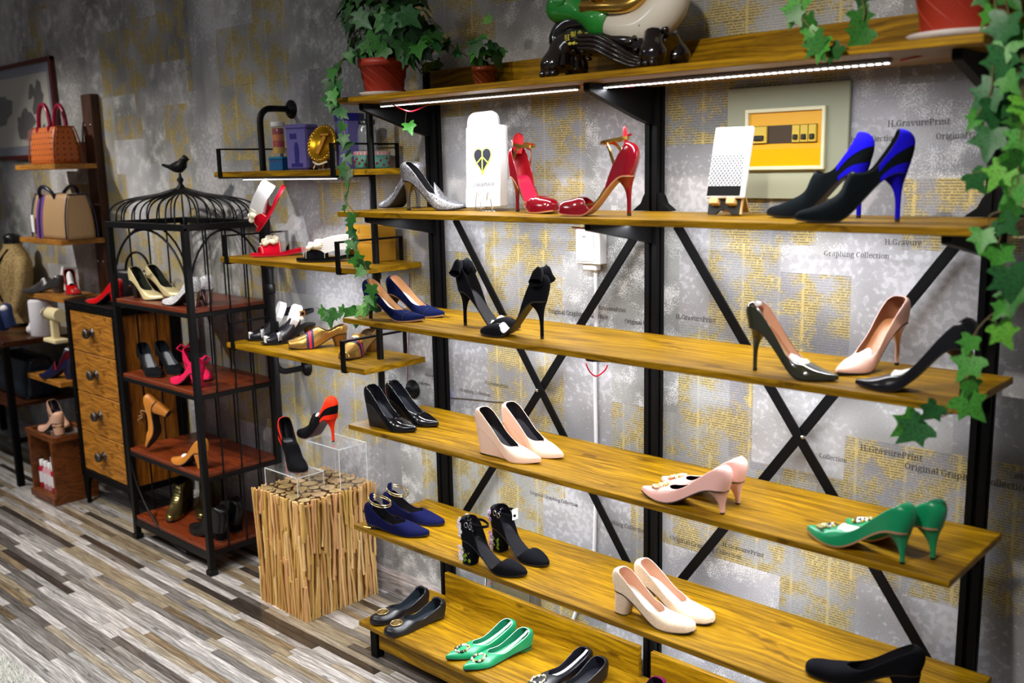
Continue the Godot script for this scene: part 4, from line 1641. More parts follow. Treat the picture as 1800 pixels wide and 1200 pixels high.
	var sh := {"lining": nude_lining, "insole": mat(rgb(196, 150, 112), 0.5), "H": 0.10, "L": 0.215, "bl": 0.0048, "bw": 0.0048, "throat": 0.66, "vamp": 0.031, "tip": 0.011, "spring": 0.004, "wide": 0.036}
	var ol := sh.duplicate()
	ol.upper = patent(rgb(44, 46, 32))
	var paper := func(t: Node3D, l: Last, _i: int) -> void:
		insert_paper(t, l, 0.46, 0.84, 0.042, 0.86)
	pair("stiletto_pump", "olive leather stiletto pump with white paper in its toe", "leather stiletto pumps", ol, Y, [[1327, 0.345, 1479, 0.345]], func(t, l, i):
		insert_paper(t, l, 0.46, 0.84, 0.042, 0.86)
		part(t, "price_tag", MB.new().box(Vector3(0.012, l.foot(0.05) + 0.052, 0.0), Vector3(0.02, 0.010, 0.022), 0.002).done(), M.paper))
	var nu := sh.duplicate()
	nu.upper = mat(rgb(222, 176, 160), 0.5)
	nu.lining = mat(rgb(130, 82, 50), 0.6)
	nu.insole = mat(rgb(160, 104, 62), 0.4)
	pair("stiletto_pump", "nude pink stiletto pump with brown lining", "leather stiletto pumps", nu, Y, [[1576, 0.10, 1478, 0.275]], paper)
	var bk := sh.duplicate()
	bk.upper = mat(rgb(18, 18, 24), 0.22)
	bk.L = 0.225
	pair("stiletto_pump", "black leather stiletto pump beside hanging ivy leaves", "leather stiletto pumps", bk, Y, [[1690, 0.335, 1483, 0.36]], paper)
	# ---------------- fourth shelf
	Y = SH[3]
	pair("patent_pump", "black patent pump with a solid wedge heel", "black patent pumps", {"upper": patent(rgb(10, 10, 14)), "lining": mat(rgb(24, 26, 34), 0.3), "H": 0.072, "L": 0.213, "kind": "wedge", "throat": 0.64, "heel": mat(rgb(26, 20, 20), 0.35), "sole": mat(rgb(10, 10, 14), 0.3)}, Y, [[652, 0.355, 737, 0.335], [689, 0.272, 775, 0.248]], null, 0.006)
	pair("wedge_pump", "nude leather pump with a wedge heel", "nude wedge pumps", {"upper": mat(rgb(236, 200, 180), 0.32), "lining": mat(rgb(20, 18, 24), 0.4), "H": 0.074, "L": 0.232, "kind": "wedge", "throat": 0.64, "sole": mat(rgb(236, 200, 180), 0.32)}, Y, [[846, 0.35, 956, 0.337], [893, 0.255, 998, 0.265]], null, 0.006)
	var satin := mat(rgb(238, 186, 178), 0.3)
	satin.rim_enabled = true
	satin.rim = 0.4
	var gems := [mat(rgb(236, 196, 150), 0.15), M.gold, mat(rgb(240, 214, 190), 0.1), mat(rgb(222, 160, 130), 0.2)]
	pair("satin_pump", "blush pink satin pump with a jewelled brooch", "blush satin pumps", {"upper": satin, "lining": dark, "H": 0.058, "L": 0.25, "throat": 0.66, "power": 2.4, "bl": 0.0055, "bw": 0.0055}, Y, [[1266, 0.362, 1119, 0.362], [1293, 0.278, 1150, 0.262]], func(t, l, i):
		var c = crown_frame(l, 0.78)
		cluster(t, "brooch_stones", c[0], c[1], c[2], 0.023, 0.023, false, 70, 0.0045, gems, 60 + i), 0.02)
	var gsat := mat(rgb(12, 138, 88), 0.32)
	gsat.rim_enabled = true
	gsat.rim = 0.4
	var ggems := [mat(rgb(150, 150, 120), 0.12, 0.6), mat(rgb(42, 40, 34), 0.2, 0.5), mat(rgb(196, 172, 70), 0.15, 0.7), mat(rgb(225, 228, 230), 0.08)]
	pair("satin_pump", "emerald green satin pump with a dark jewelled brooch", "emerald satin pumps", {"upper": gsat, "lining": mat(rgb(180, 196, 186), 0.6), "sole": mat(rgb(196, 140, 108), 0.5), "H": 0.07, "L": 0.245, "throat": 0.66, "power": 2.8, "bl": 0.005, "bw": 0.005}, Y, [[1581, 0.382, 1412, 0.348], [1635, 0.318, 1474, 0.246]], func(t, l, i):
		var c = crown_frame(l, 0.80)
		cluster(t, "brooch_stones", c[0], c[1], c[2], 0.022, 0.022, false, 70, 0.0042, ggems, 70 + i)
		insert_paper(t, l, 0.44, 0.8, 0.042, 0.9), 0.02)
	# ---------------- fifth shelf
	Y = SH[4]
	pair("ankle_ring_flat", "navy suede flat with gold ring at the ankle", "navy ring flats", {"upper": suede(rgb(12, 16, 60)), "lining": dark, "H": 0.016, "L": 0.24, "toe": "almond", "throat": 0.62, "counter": 0.066, "kind": "flat", "heel": mat(rgb(20, 22, 40), 0.5), "flat_end": 0.5, "open_d": 0.1}, Y, [[648, 0.385, 758, 0.318], [680, 0.275, 780, 0.222]], func(t, l, _i):
		var top: Vector3 = l.at(0.0, 1.0, 1)
		var tab := MB.new()
		tab.box(Vector3(top.x + 0.003, top.y + 0.004, 0), Vector3(0.006, 0.05, 0.02), 0.002)
		part(t, "heel_tab", tab.done(), suede(rgb(12, 16, 60)))
		for k in 2:
			var pts := []
			for j in 28:
				var a := TAU * j / 28
				pts.append(Vector3(top.x + 0.036 - 0.037 * cos(a), top.y + 0.012 - 0.020 * (1.0 - cos(a)) * 0.5 + k * 0.007, 0.034 * sin(a)))
			part(t, "ankle_ring", MB.new().tube(pts, 0.0022, 6, true).done(), mat(rgb(226, 206, 150), 0.18, 1.0))
		part(t, "heel_plate", MB.new().box(Vector3(0.012, 0.005, 0.024), Vector3(0.03, 0.004, 0.004), 0.001).done(), M.gold), 0.0)
	var flor := {"upper": black_suede, "lining": mat(rgb(24, 24, 28), 0.25), "H": 0.075, "L": 0.228, "toe": "almond", "throat": 0.66, "open_d": 0.07, "kind": "block", "bl": 0.022, "bw": 0.022, "bx": 0.024,
		"rims": [[0.0, 0.07], [0.1, 0.066], [0.2, 0.056], [0.28, 0.03], [0.34, 0.006], [0.54, 0.003], [0.60, 0.018], [0.66, 0.034], [0.8, 0.031], [0.92, 0.02], [1.0, 0.008]]}
	pair("embroidered_heel", "black ankle-strap shoe with flowers embroidered on its block heel", "embroidered black heels", flor, Y, [[818, 0.385, 934, 0.348, ", pale blossoms, nearer the shelf edge"], [872, 0.25, 998, 0.262, ", lilac blossoms, nearer the wall"]], func(t, l, i):
		var petals := [mat(rgb(226, 206, 222), 0.7), mat(rgb(236, 232, 236), 0.7)] if i == 0 else [mat(rgb(150, 120, 186), 0.7), mat(rgb(206, 190, 220), 0.7)]
		var green := mat(rgb(122, 150, 30), 0.7)
		var b0 := MB.new()
		var b1 := MB.new()
		var b2 := MB.new()
		var rr := RandomNumberGenerator.new()
		rr.seed = 90 + i
		# blossoms up the back edge of heel and counter, on both sides
		for k in 26:
			var y := rr.randf_range(0.010, l.foot(0.0) + 0.055)
			if y > 0.058 and y < 0.082:
				continue
			for s in [-1, 1]:
				var x := rr.randf_range(-0.001, 0.011)
				var c := Vector3(x, y, s * (0.021 + x * 0.3))
				if y > 0.08:
					c = l.at(clampf(0.02 + x / l.L, 0.01, 0.1), clampf((y - l.foot(0.02)) / 0.075, 0.1, 0.95), s, -0.001)
				for pz in 5:
					var a := TAU * pz / 5
					(b0 if k % 2 else b1).ball(c + Vector3(0.0045 * cos(a), 0.0045 * sin(a), 0), Vector3(0.0036, 0.0036, 0.0016), 6, 4)
		for k in 12:
			var x := rr.randf_range(0.014, 0.04)
			var y := rr.randf_range(0.012, 0.05)
			for s in [-1, 1]:
				for pz in 4:
					var a := TAU * pz / 4
					b2.ball(Vector3(x + 0.0032 * cos(a), y + 0.0032 * sin(a), s * 0.0238), Vector3(0.0021, 0.0021, 0.0012), 5, 4)
		part(t, "blossoms", b0.done(), petals[0])
		part(t, "blossoms", b1.done(), petals[1])
		part(t, "embroidered_leaves", b2.done(), green)
		var ay: float = l.foot(0.1) + 0.05
		strap(t, "ankle_strap", [Vector3(0.02, ay, 0.024), Vector3(0.05, ay + 0.006, 0.03), Vector3(0.085, ay + 0.002, 0.012), Vector3(0.085, ay, -0.014), Vector3(0.05, ay + 0.004, -0.03), Vector3(0.02, ay, -0.024)], 0.008, 0.002, black_suede)
		var bk2 := MB.new()
		for k in 2:
			var pts := []
			for j in 12:
				var a := TAU * j / 12
				pts.append(Vector3(0.034 + k * 0.016 + 0.006 * cos(a), ay + 0.004 - k * 0.004 + 0.008 * sin(a), 0.031))
			bk2.tube(pts, 0.0012, 5, true)
		part(t, "buckle", bk2.done(), M.chrome)
		if i == 1:
			part(t, "price_tag", MB.new().box(Vector3(0.088, ay + 0.004, -0.004), Vector3(0.003, 0.034, 0.024), 0.001).done(), M.paper), 0.004)
	pair("block_pump", "beige suede pump with a round block heel", "beige suede pumps", {"upper": suede(rgb(230, 208, 184)), "lining": mat(rgb(206, 160, 134), 0.6), "insole": pale_insole, "trim": mat(rgb(226, 206, 186), 0.7), "H": 0.062, "L": 0.235, "toe": "round", "throat": 0.63, "open_d": 0.12, "kind": "block", "bl": 0.021, "bw": 0.021, "bx": 0.022, "tip": 0.024, "vamp": 0.036}, Y, [[1086, 0.352, 1219, 0.335], [1124, 0.268, 1251, 0.262]], null, 0.004)
	pair("block_pump", "black suede round-toe pump alone at the shelf end", "black suede pump", {"upper": black_suede, "lining": dark, "H": 0.055, "L": 0.25, "toe": "round", "throat": 0.62, "kind": "block", "tip": 0.024}, Y, [[1612, 0.27, 1345, 0.345]], null, 0.004)
	# ---------------- lowest shelf
	Y = SH[5]
	var leath := mat(rgb(14, 14, 20), 0.34)
	pair("ballet_flat", "black leather ballet flat with a round gold medallion", "black ballet flats", {"upper": leath, "lining": mat(rgb(28, 36, 44), 0.5), "H": 0.012, "L": 0.238, "toe": "round", "wide": 0.036, "throat": 0.66, "counter": 0.048, "waist": 0.024, "heel_w": 0.031, "kind": "flat", "heel": leath, "flat_end": 0.5, "tip": 0.024}, Y, [[779, 0.19, 681, 0.418, ", beside the green flats"], [750, 0.165, 650, 0.408, ", at the board's end"]], func(t, l, _i):
		var c = crown_frame(l, 0.80)
		var md := part(t, "medallion", oriented(c[0] + c[1] * 0.001, c[1], c[2], func(b): b.lathe([Vector2(0, 0.0028), Vector2(0.0185, 0.0026), Vector2(0.021, 0.0), Vector2(0.0185, -0.002)], 24)), mat(rgb(96, 72, 34), 0.4, 0.8))
		part(md, "medallion_rim", oriented(c[0] + c[1] * 0.003, c[1], c[2], func(b): ring_and_bars(b)), mat(rgb(236, 214, 150), 0.3, 0.9))
		# gathered elastic collar at the heel
		var pts := []
		for k in 9:
			pts.append(l.at(0.10 - 0.1 * k / 8.0, 1.0, 1))
		for k in range(1, 9):
			pts.append(l.at(0.1 * k / 8.0, 1.0, -1))
		var rads := []
		for k in pts.size():
			rads.append(0.0042 + 0.0012 * (k % 2))
		part(t, "gathered_collar", MB.new().tube(pts, rads, 8).done(), leath), 0.0)
	pair("jewelled_flat", "emerald green satin pointed flat with a jewelled buckle", "emerald satin flats", {"upper": gsat, "lining": mat(rgb(20, 120, 84), 0.5), "insole": mat(rgb(80, 160, 120), 0.4), "trim": mat(rgb(190, 226, 206), 0.6), "H": 0.014, "L": 0.262, "throat": 0.62, "counter": 0.047, "waist": 0.021, "vamp": 0.028, "heel_w": 0.031, "kind": "flat", "heel": gsat, "flat_end": 0.5}, Y, [[932, 0.158, 816, 0.412, ", beside the black jewelled flats"], [903, 0.148, 780, 0.412, ", beside the medallion flats"]], func(t, l, i):
		var c = crown_frame(l, 0.77)
		cluster(t, "buckle_stones", c[0], c[1], c[2], 0.024, 0.020, true, 46, 0.0042, ggems, 80 + i)
		band_strip(t, l), 0.0)
	pair("jewelled_flat", "black satin pointed flat with a jewelled buckle", "black satin flats", {"upper": mat(rgb(14, 14, 20), 0.35), "lining": mat(rgb(26, 26, 36), 0.5), "H": 0.014, "L": 0.258, "throat": 0.62, "counter": 0.047, "waist": 0.021, "vamp": 0.028, "heel_w": 0.031, "kind": "flat", "flat_end": 0.5}, Y, [[1062, 0.15, 960, 0.40, ", without a white strip"], [1036, 0.135, 915, 0.395, ", with a white paper strip inside"]], func(t, l, i):
		var c = crown_frame(l, 0.77)
		cluster(t, "buckle_stones", c[0], c[1], c[2], 0.024, 0.020, true, 46, 0.0042, ggems, 90 + i)
		if i == 1:
			band_strip(t, l), 0.0)
	pair("ballet_flat", "plum suede flat at the lowest shelf's middle", "plum suede flat", {"upper": suede(rgb(96, 14, 60)), "lining": dark, "H": 0.014, "L": 0.24, "toe": "almond", "throat": 0.62, "kind": "flat", "flat_end": 0.5}, Y, [[1162, 0.15, 1080, 0.38]], null, 0.0)
	build_rack_shoes(black_suede, dark)
	build_cage_shoes(dark)
	build_stool_shoes(dark)


func oriented(at: Vector3, nrm: Vector3, fwd: Vector3, make: Callable) -> ArrayMesh:
	var b := MB.new()
	var side := fwd.cross(nrm).normalized()
	b.T = Transform3D(Basis(fwd.normalized(), nrm.normalized(), side), at)
	make.call(b)
	return b.done()


func ring_and_bars(b: MB) -> void:
	var pts := []
	for j in 24:
		var a := TAU * j / 24
		pts.append(Vector3(0.0195 * cos(a), 0, 0.0195 * sin(a)))
	b.tube(pts, 0.0016, 5, true)
	# the emblem: two barred letters set head to head
	for s in [-1, 1]:
		b.box(Vector3(s * 0.0028, 0, 0), Vector3(0.0016, 0.0016, 0.017))
		b.box(Vector3(s * 0.0068, 0, 0), Vector3(0.0068, 0.0016, 0.0016))
		for k in [-1, 1]:
			b.box(Vector3(s * 0.0075, 0, k * 0.0072), Vector3(0.0055, 0.0016, 0.0014))
			b.box(Vector3(s * 0.0098, 0, k * 0.0055), Vector3(0.0014, 0.0016, 0.0045))


func band_strip(t: Node3D, l: Last) -> void:
	# the white paper strip that keeps the shoe's form
	var b := MB.new()
	var rows := []
	for k in 12:
		var u := k / 11.0
		var s := lerpf(0.03, 0.66, u)
		var y := l.foot(s) + lerpf(0.042, 0.020, sqrt(u)) - 0.012 * sin(PI * u)
		rows.append([Vector3(s * l.L, y, -0.005), Vector3(s * l.L, y + 0.0008, 0.0), Vector3(s * l.L, y, 0.005)])
	b.grid(rows)
	part(t, "paper_strip", b.done(), M.paper)


func paddle(t: Node3D, path: Array, halves: Array, thick: float, m: Material, called := "foot_form") -> void:
	# a foot-shaped card: a path in the xy plane with half widths
	var b := MB.new()
	var rows := []
	var n := path.size()
	for i in n:
		var a: Vector3 = path[maxi(i - 1, 0)]
		var c: Vector3 = path[mini(i + 1, n - 1)]
		var tt := (c - a).normalized()
		var nn := Vector3(-tt.y, tt.x, 0) * thick / 2
		var p: Vector3 = path[i]
		var w: float = halves[i]
		rows.append([p + nn + Vector3(0, 0, -w), p + nn + Vector3(0, 0, w), p - nn + Vector3(0, 0, w), p - nn + Vector3(0, 0, -w)])
	b.grid(rows, -1, true, true)
	var e = rows[0]
	b.quad(e[0], e[1], e[2], e[3])
	e = rows[n - 1]
	b.quad(e[3], e[2], e[1], e[0])
	part(t, called, b.done(), m)


func arc_path(a: Vector3, b: Vector3, sag: float, n: int) -> Array:
	var out := []
	for i in n:
		var u := float(i) / (n - 1)
		out.append(a.lerp(b, u) + Vector3(0, sag * sin(PI * u), 0))
	return out


func oval_halves(w: float, n: int, e := 2.6) -> Array:
	var out := []
	for i in n:
		var u := absf(float(i) / (n - 1) * 2.0 - 1.0)
		out.append(maxf(w * pow(maxf(1.0 - pow(u, e), 0.0), 1.0 / e), 0.002))
	return out


func pearl_slide(label: String, m: Material, sole: Material, form: bool) -> Node3D:
	var t := thing("pearl_slide", label, "shoe", Vector3.ZERO, 0.0, "pearl slides")
	var l := Last.new()
	l.owner = self
	l.H = 0.012
	l.L = 0.245
	l.toe = "almond"
	l.throat = 0.5
	l.flat_end = 0.5
	l.spring = 0.002
	l.rims = [[0.0, 0.03], [0.5, 0.05], [0.58, 0.052], [0.7, 0.046], [0.85, 0.03], [1.0, 0.01]]
	part(t, "footbed", footbed(l, 0.006, 0.994, 0.005, -0.001, 0.008).done(), m)
	part(t, "outsole", footbed(l, 0.006, 0.994, -0.002, -0.001, 0.004).done(), sole)
	var band := part(t, "band", shell(l, 0.54, 0.86, 0.0, 1.0, 0.0, 16, 9).done(), m)
	part(band, "band_lining", shell(l, 0.54, 0.86, 0.0, 1.0, 0.002, 16, 9).done(), sole)
	var r := RandomNumberGenerator.new()
	r.seed = 12
	var pearls := []
	for k in 38:
		var s := r.randf_range(0.60, 0.82)
		var th := r.randf_range(0.5, 1.0)
		var side := 1 if k % 2 else -1
		var rad := r.randf_range(0.005, 0.012)
		var p := l.at(s, th, side, -rad * 0.7) + Vector3(0, rad * 0.6, 0)
		pearls.append([p, rad])
	for k in 14:
		for side in [-1, 1]:
			pearls.append([l.at(0.56, 0.1 + 0.85 * k / 13.0, side, -0.001), 0.0018])
			if k % 2:
				pearls.append([l.at(0.835, 0.1 + 0.85 * k / 13.0, side, -0.001), 0.0018])
	for p in pearls:
		if p[1] > 0.003:
			part(band, "pearl", MB.new().ball(p[0], Vector3.ONE * p[1], 12, 8).done(), M.pearl)
	var sb := MB.new()
	for p in pearls:
		if p[1] < 0.003:
			sb.ball(p[0], Vector3.ONE * p[1], 6, 4)
	part(band, "studs", sb.done(), M.pearl)
	if form:
		var n := 15
		var h := oval_halves(0.032, n, 3.2)
		paddle(t, arc_path(Vector3(0.02, l.foot(0.1) + 0.05, 0), Vector3(0.19, l.foot(0.7) + 0.030, 0), 0.012, n), h, 0.05, M.paper)
	return t


func build_rack_shoes(black_suede: Material, dark: Material) -> void:
	# the middle board of the pipe rack: three pearl slides
	var Y := 1.336
	var red := suede(rgb(214, 10, 40))
	var redsole := mat(rgb(205, 40, 60), 0.5)
	var a := pearl_slide("red suede pearl slide lying flat on the rack board", red, redsole, false)
	var l := Last.new()
	var heel := spot(540, Y, 0.045)
	var toe := spot(441, Y, 0.255)
	a.transform = Transform3D(Basis((toe - heel).normalized(), Vector3.UP, (toe - heel).normalized().cross(Vector3.UP)), toe - (toe - heel).normalized() * 0.245 + Vector3(0, 0.004, 0))
	var b := pearl_slide("red suede pearl slide propped upright with its white foot form", red, redsole, true)
	# it stands on its toe against a clear easel, heel up
	var foot := on_z(455, 406, 0.215)
	var up := on_z(521, 308, 0.195)
	var d := (up - foot).normalized()
	var toed := -d
	var nrm := (Vector3(-0.55, 0.45, 0.7) - toed * toed.dot(Vector3(-0.55, 0.45, 0.7))).normalized()
	b.transform = Transform3D(Basis(toed, nrm, toed.cross(nrm)), foot - toed * 0.245)
	var e := thing("acrylic_easel", "clear acrylic easel holding up the red pearl slide", "display stand", Vector3(foot.x + 0.03, Y + 0.001, foot.z - 0.05))
	var g := glass(Color(0.95, 0.98, 1.0), 0.10)
	part(e, "easel_back", MB.new().bar(Vector3(-0.01, 0.002, 0.0), Vector3(0.06, 0.15, -0.07), 0.05, 0.003, Vector3(0.5, 0.2, 0.8)).done(), g)
	part(e, "easel_prop", MB.new().bar(Vector3(0.13, 0.002, -0.06), Vector3(0.06, 0.15, -0.075), 0.04, 0.003, Vector3(0.5, 0.2, 0.8)).done(), g)
	part(e, "easel_ledge", MB.new().box(Vector3(-0.03, 0.03, 0.015), Vector3(0.06, 0.003, 0.05)).done(), g)
	var c := pearl_slide("black suede pearl slide with a white foot form inside", black_suede, mat(rgb(16, 16, 18), 0.5), true)
	heel = spot(630, Y, 0.115)
	toe = spot(521, Y, 0.275)
	var dd := (toe - heel).normalized()
	c.transform = Transform3D(Basis(dd, Vector3.UP, dd.cross(Vector3.UP)), toe - dd * 0.245 + Vector3(0, 0.004, 0))
	# the lower board: slingbacks and gold loafers
	Y = 0.993
	var bl := mat(rgb(18, 18, 24), 0.24)
	for i in 2:
		var t := thing("slingback_sandal", "black leather slingback sandal with a white foot form, " + ("at the board's front edge" if i == 0 else "behind its mate"), "shoe", Vector3.ZERO, 0.0, "black slingback sandals")
		l = Last.new()
		l.owner = self
		l.H = 0.06
		l.L = 0.225
		l.toe = "almond"
		l.throat = 0.40
		l.open_d = 0.05
		l.rims = [[0.0, 0.05], [0.4, 0.074], [0.5, 0.070], [0.62, 0.056], [0.8, 0.036], [0.95, 0.020], [1.0, 0.01]]
		part(t, "outsole", footbed(l, 0.004, 0.995, 0.002, -0.002, 0.005).done(), mat(rgb(16, 16, 18), 0.4))
		part(t, "instep_band", shell(l, 0.41, 0.68, 0.0, 1.0, 0.0, 12, 9).done(), bl)
		part(t, "toe_band", shell(l, 0.74, 0.93, 0.0, 1.0, 0.0, 12, 9).done(), bl)
		part(t, "heel", heel_loft(l, 0.24, 0.022, 0.016, 0.016, 1.4, 0.0, 2.6).done(), mat(rgb(60, 34, 20), 0.3))
		var n := 13
		var way := smooth_path([Vector3(0.066, l.foot(0.3) + 0.100, 0), Vector3(0.084, l.foot(0.38) + 0.066, 0), Vector3(0.108, l.foot(0.48) + 0.040, 0), Vector3(0.14, l.foot(0.62) + 0.026, 0), Vector3(0.175, l.foot(0.78) + 0.018, 0), Vector3(0.208, l.foot(0.93) + 0.012, 0)], 4)
		var hv := []
		for k in way.size():
			var u := float(k) / (way.size() - 1)
			hv.append(lerpf(0.033, 0.016, smoothstep(0.22, 0.42, u)) * sqrt(clampf(1.0 - pow(maxf(0.12 - u, 0.0) / 0.125, 2.0), 0.05, 1.0)))
		paddle(t, way, hv, 0.026, M.paper)
		for s in [-1, 1]:
			strap(t, "sling_strap", [l.at(0.44, 0.75, s), Vector3(0.06, l.foot(0.2) + 0.05, s * 0.028), Vector3(0.012, l.foot(0.0) + 0.055, s * 0.016), Vector3(0.002, l.foot(0.0) + 0.056, 0)], 0.014, 0.002, bl)
		if i == 0:
			var fl := part(t, "square_brooch", MB.new().box(Vector3(0.062, l.foot(0.2) + 0.056, -0.034), Vector3(0.022, 0.022, 0.004), 0.001).done(), mat(rgb(214, 150, 70), 0.3, 0.8))
			part(fl, "brooch_stone", MB.new().ball(Vector3(0.062, l.foot(0.2) + 0.056, -0.037), Vector3(0.007, 0.007, 0.003)).done(), M.black)
			part(fl, "pearl_drop", MB.new().ball(Vector3(0.066, l.foot(0.2) + 0.036, -0.036), Vector3(0.006, 0.009, 0.006)).done(), M.pearl)
		heel = spot(549 - i * 26, Y, 0.055 - i * 0.008)
		toe = spot(457 - i * 24, Y, 0.262 - i * 0.026)
		put_shoe(t, l, 0.015, heel, toe, 1)
	var goldl := mat(rgb(206, 160, 86), 0.26, 0.85)
	var loafer := {"upper": goldl, "lining": mat(rgb(90, 66, 40), 0.6), "H": 0.045, "L": 0.225, "toe": "square", "throat": 0.5, "open_d": 0.1, "kind": "block", "bl": 0.022, "bw": 0.024, "heel": mat(rgb(150, 106, 50), 0.35, 0.7), "rims": [[0.0, 0.034], [0.1, 0.03], [0.3, 0.026], [0.40, 0.046], [0.5, 0.068], [0.6, 0.062], [0.75, 0.046], [0.9, 0.032], [1.0, 0.022]], "wide": 0.038}
	pair("gold_loafer", "gold loafer with navy and red ribbon", "gold loafers", loafer, Y, [[655, 0.055, 598, 0.275, ", its square toe at the board's edge"], [606, 0.055, 529, 0.20, ", half behind its mate"]], func(t, l2, i):
		part(t, "ribbon", shell(l2, 0.58, 0.70, 0.0, 1.0, -0.0012, 8, 9).done(), mat(rgb(16, 22, 70), 0.6))
		part(t, "ribbon_stripe", shell(l2, 0.62, 0.66, 0.0, 1.0, -0.0018, 5, 9).done(), mat(rgb(200, 20, 40), 0.6))
		if i == 0:
			var cc = l2.at(0.64, 0.72, -1, -0.004)
			var bb := MB.new()
			for k in 2:
				var pts := []
				for j in 16:
					var aa := TAU * j / 16
					pts.append(cc + Vector3(0.010 * cos(aa) + (k * 2 - 1) * 0.006, 0.008 * sin(aa), -0.004))
				bb.tube(pts, 0.0022, 6, true)
			part(t, "ring_emblem", bb.done(), M.gold), 0.01)


func build_cage_shoes(dark: Material) -> void:
	var champ := mat(rgb(226, 210, 160), 0.35, 0.2)
	var Y := 1.1236
	pair("champagne_pump", "pale gold leather pump with a dark block heel", "pale gold pumps", {"upper": champ, "lining": mat(rgb(34, 40, 30), 0.5), "heel": mat(rgb(40, 34, 26), 0.4), "H": 0.075, "L": 0.225, "kind": "block", "bl": 0.013, "bw": 0.014, "throat": 0.62}, Y, [[238, 0.325, 298, 0.30, ", nearer the birdcage front"], [268, 0.235, 330, 0.195, ", nearer the birdcage back"]], null, 0.01)
	var wg := mapped(rgb(235, 235, 238), 0.4, 0.1, tex_mottle, Vector3.ONE * 14.0)
	pair("silver_heel_pump", "white glitter pump with a mirrored block heel", "white glitter pumps", {"upper": wg, "lining": mat(rgb(214, 210, 206), 0.6), "heel": M.chrome, "H": 0.06, "L": 0.225, "kind": "block", "bl": 0.015, "bw": 0.017, "power": 1.0, "toe": "almond"}, Y, [[345, 0.325, 283, 0.36, ", nearer the birdcage front"], [368, 0.25, 304, 0.262, ", further inside the birdcage"]], null, 0.016)
	Y = 0.785
	pair("black_pump", "plain black suede pump with a white insole", "plain black pumps", {"upper": suede(rgb(14, 16, 20)), "lining": mat(rgb(30, 36, 44), 0.4), "insole": mat(rgb(150, 156, 164), 0.4), "H": 0.07, "L": 0.22}, Y, [[253, 0.314, 292, 0.342, ", nearer the birdcage front"], [285, 0.237, 330, 0.262, ", nearer the birdcage back"]])
	var pinkm := suede(rgb(226, 32, 84))
	pair("pink_bow_pump", "hot pink suede block-heel pump with a large bow", "pink bow pumps", {"upper": pinkm, "lining": dark, "H": 0.06, "L": 0.22, "kind": "block", "bl": 0.016, "bw": 0.018, "toe": "point"}, Y, [[352, 0.33, 302, 0.35, ", its heel towards the corner post"], [334, 0.22, 400, 0.27, ", its toe towards the side wires"]], func(t, l, _i):
		var c: Vector3 = l.at(0.04, 0.75, 1)
		for s in [-1, 1]:
			part(t, "bow_loop", MB.new().tube([Vector3(-0.004, c.y, 0), Vector3(-0.012, c.y + 0.018, s * 0.02), Vector3(-0.010, c.y + 0.004, s * 0.04), Vector3(-0.008, c.y - 0.012, s * 0.022), Vector3(-0.004, c.y - 0.004, 0)], 0.008, 8, false, true, 0.5).done(), pinkm)
		part(t, "bow_knot", MB.new().ball(Vector3(-0.008, c.y, 0), Vector3(0.009, 0.012, 0.010)).done(), pinkm))
	Y = 0.436
	var tanm := mat(rgb(196, 124, 44), 0.42)
	pair("tan_heel", "tan leather block-heel shoe with an ankle tie", "tan leather heels", {"upper": tanm, "lining": mat(rgb(150, 110, 60), 0.5), "H": 0.07, "L": 0.225, "toe": "almond", "kind": "block", "bl": 0.017, "bw": 0.019}, Y, [[361, 0.34, 300, 0.375, ", standing flat"]], func(t, l, _i):
		insert_paper(t, l, 0.3, 0.8, 0.055, 0.8), 0.01)
	# its mate leans on it, heel in the air
	var r := court_shoe("tan_heel", "tan leather block-heel shoe leaning on its toe with loose ties", "tan leather heels", {"upper": tanm, "lining": mat(rgb(150, 110, 60), 0.5), "H": 0.07, "L": 0.225, "toe": "almond", "kind": "block", "bl": 0.017, "bw": 0.019})
	var toe := spot(263, Y, 0.36)
	var dir := (spot(318, Y, 0.28) - toe).normalized()
	var back := (dir * 0.42 + Vector3.UP * 0.62).normalized()
	var fx := -back
	var nz := Vector3.UP.cross(fx).normalized() * -1.0
	var ny := nz.cross(fx).normalized()
	r[0].transform = Transform3D(Basis(fx, ny, fx.cross(ny)), toe + Vector3(0, 0.012, 0) - fx * 0.222)
	strap(r[0], "ankle_tie", [Vector3(0.09, 0.10, 0.02), Vector3(0.11, 0.13, 0.03), Vector3(0.13, 0.12, 0.04), Vector3(0.15, 0.135, 0.05)], 0.004, 0.002, mat(rgb(190, 150, 110), 0.5))
	strap(r[0], "ankle_tie", [Vector3(0.10, 0.09, -0.02), Vector3(0.14, 0.11, 0.0), Vector3(0.16, 0.09, 0.03)], 0.004, 0.002, mat(rgb(190, 150, 110), 0.5))
	Y = 0.1137
	var goldb := mat(rgb(150, 136, 84), 0.24, 0.9)
	var boot := {"upper": goldb, "lining": dark, "H": 0.03, "L": 0.245, "toe": "almond", "throat": 0.44, "open_d": 0.06, "kind": "block", "heel": M.black, "wide": 0.039, "heel_w": 0.031,
		"rims": [[0.0, 0.12], [0.1, 0.12], [0.3, 0.122], [0.40, 0.124], [0.46, 0.118], [0.52, 0.09], [0.6, 0.066], [0.74, 0.046], [0.88, 0.034], [0.97, 0.024], [1.0, 0.012]]}
